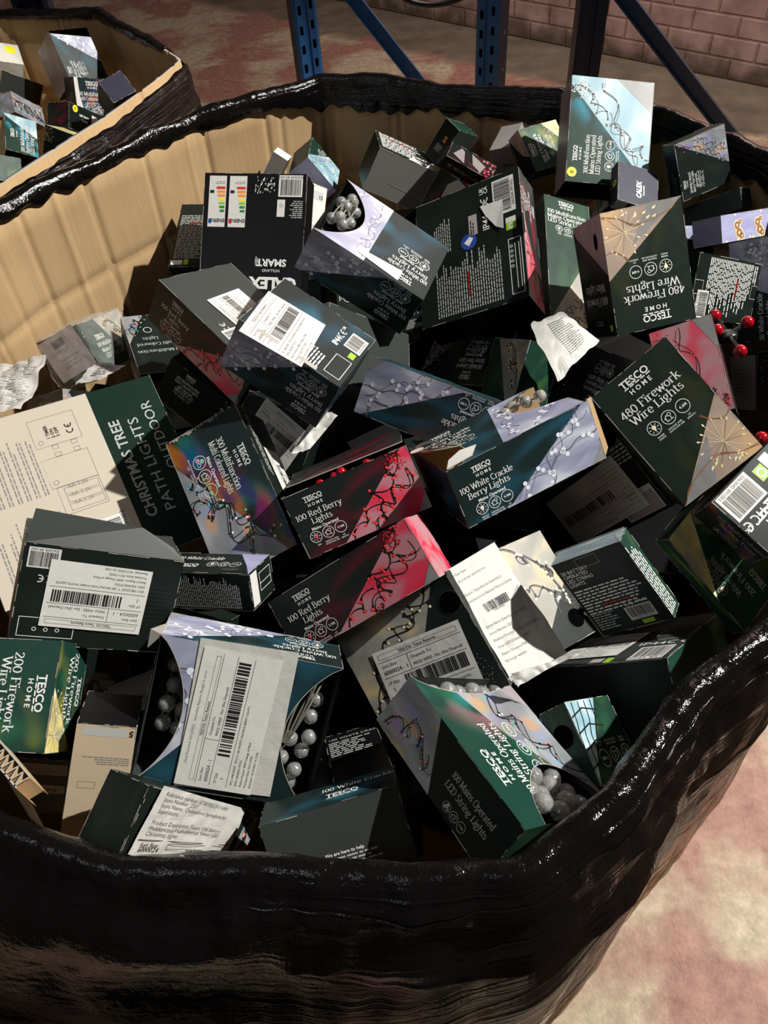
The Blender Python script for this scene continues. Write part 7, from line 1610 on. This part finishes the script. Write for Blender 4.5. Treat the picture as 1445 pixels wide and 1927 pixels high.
carton('multi50', SB, 'dark multicoloured lights box upside down right of the bagged box', group=G1, base='print_multi', faces={'F': lambda f: (f.turn(0), f.poly([(f.w * .5, 0), (f.w, 0), (f.w, f.h * .5)], 'photo_gray', 1), wires(f, [(f.w * .6, f.h * .05), (f.w * .9, f.h * .3)], 'multi', f.w * .08, f.w * .014, 3, 8), f.serif('300 Multifunction', f.w * .35, f.h * .62, f.w * .14, 'ink_dim'), f.serif('Multi Coloured', f.w * .4, f.h * .50, f.w * .14, 'ink_dim'), f.serif('Lights', f.w * .5, f.h * .40, f.w * .14, 'ink_dim'), f.ring(f.w * .5, f.h * .27, f.w * .09, f.w * .014, 'ink_white'))}, mats={'F': 'print_dark'})
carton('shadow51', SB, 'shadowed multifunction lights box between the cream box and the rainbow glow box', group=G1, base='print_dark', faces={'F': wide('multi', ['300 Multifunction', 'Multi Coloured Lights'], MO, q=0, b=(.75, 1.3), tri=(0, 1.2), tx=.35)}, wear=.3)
carton('multi53', SB, 'box peeping out behind the cream box with a violet and pink photo', group=G1, base='print_dark', faces={'F': lambda f: f.poly([(0, 0), (f.w, 0), (f.w, f.h), (0, f.h)], 'photo_multi', 1), 'L': words([('dim', 'LED String', .5, .6, .2)])}, mats={'L': 'card_black', 'T': 'card_inner'})
carton('box54', SB, 'box lying by the near rim under the creased typed slip, pink and teal corner', group=G1, base='print_dark', faces={'F': lambda f: (f.turn(0), f.poly([(f.w * .86, 0), (f.w, 0), (f.w, f.h), (f.w * .9, f.h)], 'photo_multi', 1), f.poly([(f.w * .86, 0), (f.w, 0), (f.w, f.h * .5)], 'photo_red', 2), wires(f, [(f.w * .9, 0), (f.w * .95, f.h)], 'multi', f.h * .06, f.h * .03, 2, 3))})
carton('box57', SB, 'plain dark green box along the near rim with a few lines of small print', group=G1, base='print_green', mats={'F': 'card_slate', 'T': 'print_white'}, faces={'F': lambda f: (f.turn(0), f.text('We are here to help', f.w * .38, f.h * .42, f.h * .055, align='L', bold=.02), f.greek(f.w * .38, f.h * .37, f.w * .4, 4, f.h * .045, 'ink_dim')), 'T': words([('brand', '', .6, .35, .22), ('serif', '100 White Crackle', .72, .65, .2)])}, wear=.4)
carton('box58', SB, 'black box deep in the gap right of the big window box, faint capitals on it', group=G1, base='card_black', faces={'F': lambda f: (f.turn(0), f.text('100 WHITE CRACKLE', f.w * .05, f.h * .86, f.w * .12, 'ink_dim', 'L'), f.greek(f.w * .05, f.h * .8, f.w * .8, 8, f.w * .08, 'ink_dim'))})
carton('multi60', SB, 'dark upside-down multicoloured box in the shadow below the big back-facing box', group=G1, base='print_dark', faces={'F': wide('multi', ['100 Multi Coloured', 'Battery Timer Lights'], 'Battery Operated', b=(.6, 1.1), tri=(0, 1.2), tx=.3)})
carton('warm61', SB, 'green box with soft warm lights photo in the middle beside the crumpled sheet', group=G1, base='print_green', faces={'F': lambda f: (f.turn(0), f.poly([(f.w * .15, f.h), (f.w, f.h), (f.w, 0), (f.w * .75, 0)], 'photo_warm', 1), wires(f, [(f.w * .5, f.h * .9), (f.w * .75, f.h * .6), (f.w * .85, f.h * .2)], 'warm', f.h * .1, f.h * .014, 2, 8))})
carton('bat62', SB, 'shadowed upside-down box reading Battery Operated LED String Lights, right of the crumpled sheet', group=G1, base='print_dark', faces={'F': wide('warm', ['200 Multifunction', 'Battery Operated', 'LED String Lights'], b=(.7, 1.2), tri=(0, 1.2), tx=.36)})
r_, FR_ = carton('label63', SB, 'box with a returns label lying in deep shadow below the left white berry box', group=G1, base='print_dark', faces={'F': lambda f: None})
sticker(r_, FR_, 'F', .055, .040, .085, .066, 2.9, lambda f, W, H: returns_label(f, W, H))
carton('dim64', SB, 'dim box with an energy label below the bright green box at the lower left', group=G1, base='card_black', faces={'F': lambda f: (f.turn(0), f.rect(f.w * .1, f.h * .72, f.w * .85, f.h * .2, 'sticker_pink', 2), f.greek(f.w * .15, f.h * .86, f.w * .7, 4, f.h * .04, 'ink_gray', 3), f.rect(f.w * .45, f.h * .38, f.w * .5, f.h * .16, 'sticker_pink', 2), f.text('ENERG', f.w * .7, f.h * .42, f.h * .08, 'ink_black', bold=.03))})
carton('gray66', SB, 'plain grey opened carton wedged between the two middle white berry boxes', group=G1, base='card_inner', mats={'F': 'card_slate'})

# --- the rear pallet box
carton('lb_wc', SB, 'white crackle berry box standing in the rear pallet box, open end up', group=G2, base='print_white', faces={'F': wide('white', WC, MO)}, mats={'T': 'photo_pink'}, cut={'F': (lambda v: 0, lambda v: .80 + .15 * v)})
carton('lb_multi', SB, 'multifunction multi coloured box in the rear pallet box with a torn white side', group=G2, base='print_multi', faces={'F': both(tall('multi', ['100 Multifunction', 'Multi Coloured Lights'], b=.45, sub=MO), tears([[(0, 0), (.22, 0), (.12, .5), (.10, 1), (0, 1)]], 'paper_white'))})
carton('lb_dot', SB, 'dark box with a yellow round sticker in the rear pallet box', group=G2, base='print_dark', faces={'F': both(dot(.16, .84, .008), words([('bold', 'LED String', .40, .62, .12), ('bold', 'Lights', .42, .45, .12)]), tears([[(.6, .0), (.95, .0), (.98, .75), (.6, .85)]], 'paper_white')), 'B': words([('dim', 'Firework', .5, .5, .15)])}, mats={'L': 'print_red', 'B': 'print_red'})
carton('lb_blue', SB, 'turquoise box reading 200 Multifunction Battery Operated in the rear pallet box', group=G2, base='print_blue', faces={'F': lambda f: (f.turn(0), f.poly([(f.w * .5, 0), (f.w, 0), (f.w, f.h), (f.w * .95, f.h)], 'photo_blue', 1), f.brand(f.w * .5, f.h * .74, f.h * .12), f.home(f.w * .5, f.h * .61, f.h * .07), [f.serif(t_, f.w * .42, f.h * (.42 - .15 * i_), f.h * .17, maxw=f.w * .75) for i_, t_ in enumerate(['200 Multifunction', 'Battery Operated', 'LED String Lights'])])}, mats={'L': 'card_black', 'B': 'card_black'})
carton('lb_fw', 'firework_light_box', 'dark firework lights box leaning on the near rim of the rear pallet box', group=G2, base='print_dark', faces={'F': lambda f: (f.turn(0), [f.ring(f.w * .5, f.h * (.40 - .2 * k), f.h * .08, f.h * .013, 'ink_dim') for k in range(2)], f.text('LED', f.w * .75, f.h * .35, f.h * .12, 'ink_dim'), burst(f, f.w * .06, f.h * .8, f.h * .2)), 'T': fill('photo_gold')})
carton('lb_art', SB, 'pink and orange lights photo box in the rear pallet box behind the turquoise one', group=G2, base='photo_multi', faces={'F': lambda f: (f.turn(0), wires(f, [(0, f.h * .5), (f.w, f.h * .4)], 'multi', f.h * .2, f.h * .03, 3, 7))})
carton('lb_brown', SB, 'brown shadowed box at the left side of the rear pallet box', group=G2, base='card_brown', mats={'F': 'card_slate', 'T': 'card_inner'})
carton('lb_white', SB, 'whitish box with a yellow mark in film, far left of the rear pallet box', group=G2, base='card_white', faces={'F': lambda f: f.disc(f.w * .6, f.h * .7, f.h * .2, 'ink_yellow', 2)})
carton('lb_shop', SB, 'green box with bold white capitals low at the left of the rear pallet box', group=G2, base='print_green', faces={'F': words([('bold', 'CHRISTMAS', .2, .55, .20), ('bold', 'workshop', .3, .30, .16)])})
carton('lb_dark', SB, 'dark plum box near the right corner of the rear pallet box', group=G2, base='card_navy', faces={'F': words([('bold', 'HOME', .4, .5, .12)], 1)})

FILL = [k for k in BOX if k.startswith('fill')]
fill_arts = [('print_dark', lambda f: art_wide(f.turn(0), 'multi', RB[:1] + ['Lights'], b=(.8, 1.2), tri=(0, 1.2))), ('card_black', None), ('print_dark', lambda f: art_back(f.turn(0), rows=10)), ('card_black', None), ('print_dark', None)]
for i_, k_ in enumerate(FILL):
    bm_, fa_ = fill_arts[i_ % 5]
    carton(k_, SB, 'dark printed box half hidden in the shadowed gaps deep in the heap', group='dark boxes deep in the gaps of the heap', base=bm_, faces={'F': fa_} if fa_ and i_ % 2 == 0 else {}, wear=.3)

# ---------------------------------------------------------------- loose papers and bulbs
NOTE = ['<Tear here', '-Do not tear past the line', '', 'Return: Tape this to the product', 'and send it to National Returns Centre', '', '', '', 'Store Name: Greenford Super Extra', 'Store Number: 2207', 'Product Description: Tesco 200 Battery', 'Timer LED Christmas Lights', 'Reason: Change of Mind', 'No longer wanted']
def note_art(f, W, H):
    for i, st in enumerate(NOTE): f.text(st, -W * .42, H * (.42 - .06 * i), W * .052, 'ink_gray', 'L', layer=2)
    f.barcode(-W * .3, H * .03, W * .5, H * .10, 2, plate=False)
paper('returns_slip', [(.113, .362, 1.0345), (.1831, .401, 1.0105), (.1186, .5134, 1.072), (.0584, .4674, 1.0895)], 'long white typed returns slip draped over the warm white lights box', art=note_art, amp=.0035, freq=26, seed=3)
NOTE2 = ['Reference number: 5700TESC0111009', 'Store Number: 2207', 'Store Name : Chelmsford Springfield Rd', 'Superstore', '', 'Product Description: Tesco 100 Battery', 'Multifunction Multicoloured Timer LED', 'Christmas Lights']
def note2_art(f, W, H):
    for i, st in enumerate(NOTE2): f.text(st, -W * .44, H * (.38 - .085 * i), W * .036, 'ink_gray', 'L', sx=1.25, layer=2)
    f.line([(-W * .48, -H * .28), (W * .48, -H * .28)], .0006, 'ink_black', 2); f.frame(-W * .2, -H * .40, W * .6, H * .09, .0005, 'ink_black', 2)
    f.text('Sort Slot:', -W * .44, -H * .38, W * .034, 'ink_black', 'L', layer=2, sx=1.3); f.text('6000024', -W * .44, -H * .45, W * .04, 'ink_black', 'L', layer=2, sx=1.3); f.text('TESCOS', W * .1, -H * .46, W * .034, 'ink_black', layer=2, sx=1.3)
paper('returns_slip', P54, 'creased typed returns slip by the near rim below the big window box', art=note2_art, amp=.0018, freq=30, seed=6)
def print_art(f, W, H): f.greek(-W * .1, H * .35, W * .5, 16, H * .045, 'ink_gray', 2)
paper('crumpled_leaflet', [(.2404, .7457, 1.10), (.3135, .8177, 1.105), (.2623, .8381, 1.14), (.2205, .8335, 1.13)], 'crumpled white instruction leaflet right of the middle, below the big back-facing box', art=print_art, amp=.007, freq=16, seed=1, ragged=.08)
paper('torn_label', [(-.1082, .667, 1.09), (-.0858, .6774, 1.085), (-.0482, .7179, 1.10), (-.068, .735, 1.105)], 'torn blank white label sheet behind the open red berry box', amp=.006, freq=40, seed=2, ragged=.1)
paper('crumpled_paper', [(-.625, .955, .955), (-.566, .955, .965), (-.552, 1.085, .975), (-.655, 1.10, .96)], 'crumpled white printed paper at the far left edge of the heap', art=lambda f, W, H: f.greek(-W * .3, H * .4, W * .7, 20, H * .04, 'ink_dim', 2), amp=.02, freq=16, seed=4)
paper('instruction_sheet', [(-.4679, .9602, 1.005), (-.4208, .96, 1.01), (-.3885, .9827, 1.015), (-.4388, .9983, 1.015)], 'small white instruction sheet behind the top edge of the cream box', art=lambda f, W, H: f.greek(-W * .2, H * .3, W * .6, 5, H * .12, 'ink_gray', 2), amp=.004, seed=7, ragged=.15)
paper('torn_label', TORN, 'torn white label strip between the typed slip and the large dark box', amp=.006, freq=40, seed=9, ragged=.2)
RED = [(.484, .854, 1.1), (.475, .821, 1.1), (.521, .832, 1.1), (.488, .772, 1.1), (.45, .609, 1.1)]
rr = empty('berry_light_string', (.5, .81, 1.08), 'glossy red berry bulbs on black stems at the right, beside the red berry box', 'string lights')
for p in RED[:4]:
    o = bpy.data.objects.new('berry_bulb', ico(None, .0088, 4)); o.data.materials.append(MATS['berry_red']); COL.objects.link(o); o.parent = rr; o.location = Vector(p) - Vector((.5, .81, 1.08))
    hub = Vector((-.006, .012, .008)); d = (o.location - hub)
    tube_mesh('s', [hub, hub + d * .5, hub + d * .85], .0036, 'plug_black', 8).build('bulb_stem', rr, True)
crumple('plug', rr, (-.006, .012, .006), (.012, .009, .009), 'plug_black', 4, 3, .15, .5)
ob = bpy.data.objects.new('berry_bulb', ico(None, .0085, 4)); ob.data.materials.append(MATS['berry_red']); COL.objects.link(ob); ob.location = RED[4]
tag(ob, 'single red berry bulb beside the right corner of the 480 firework box', 'bulb')
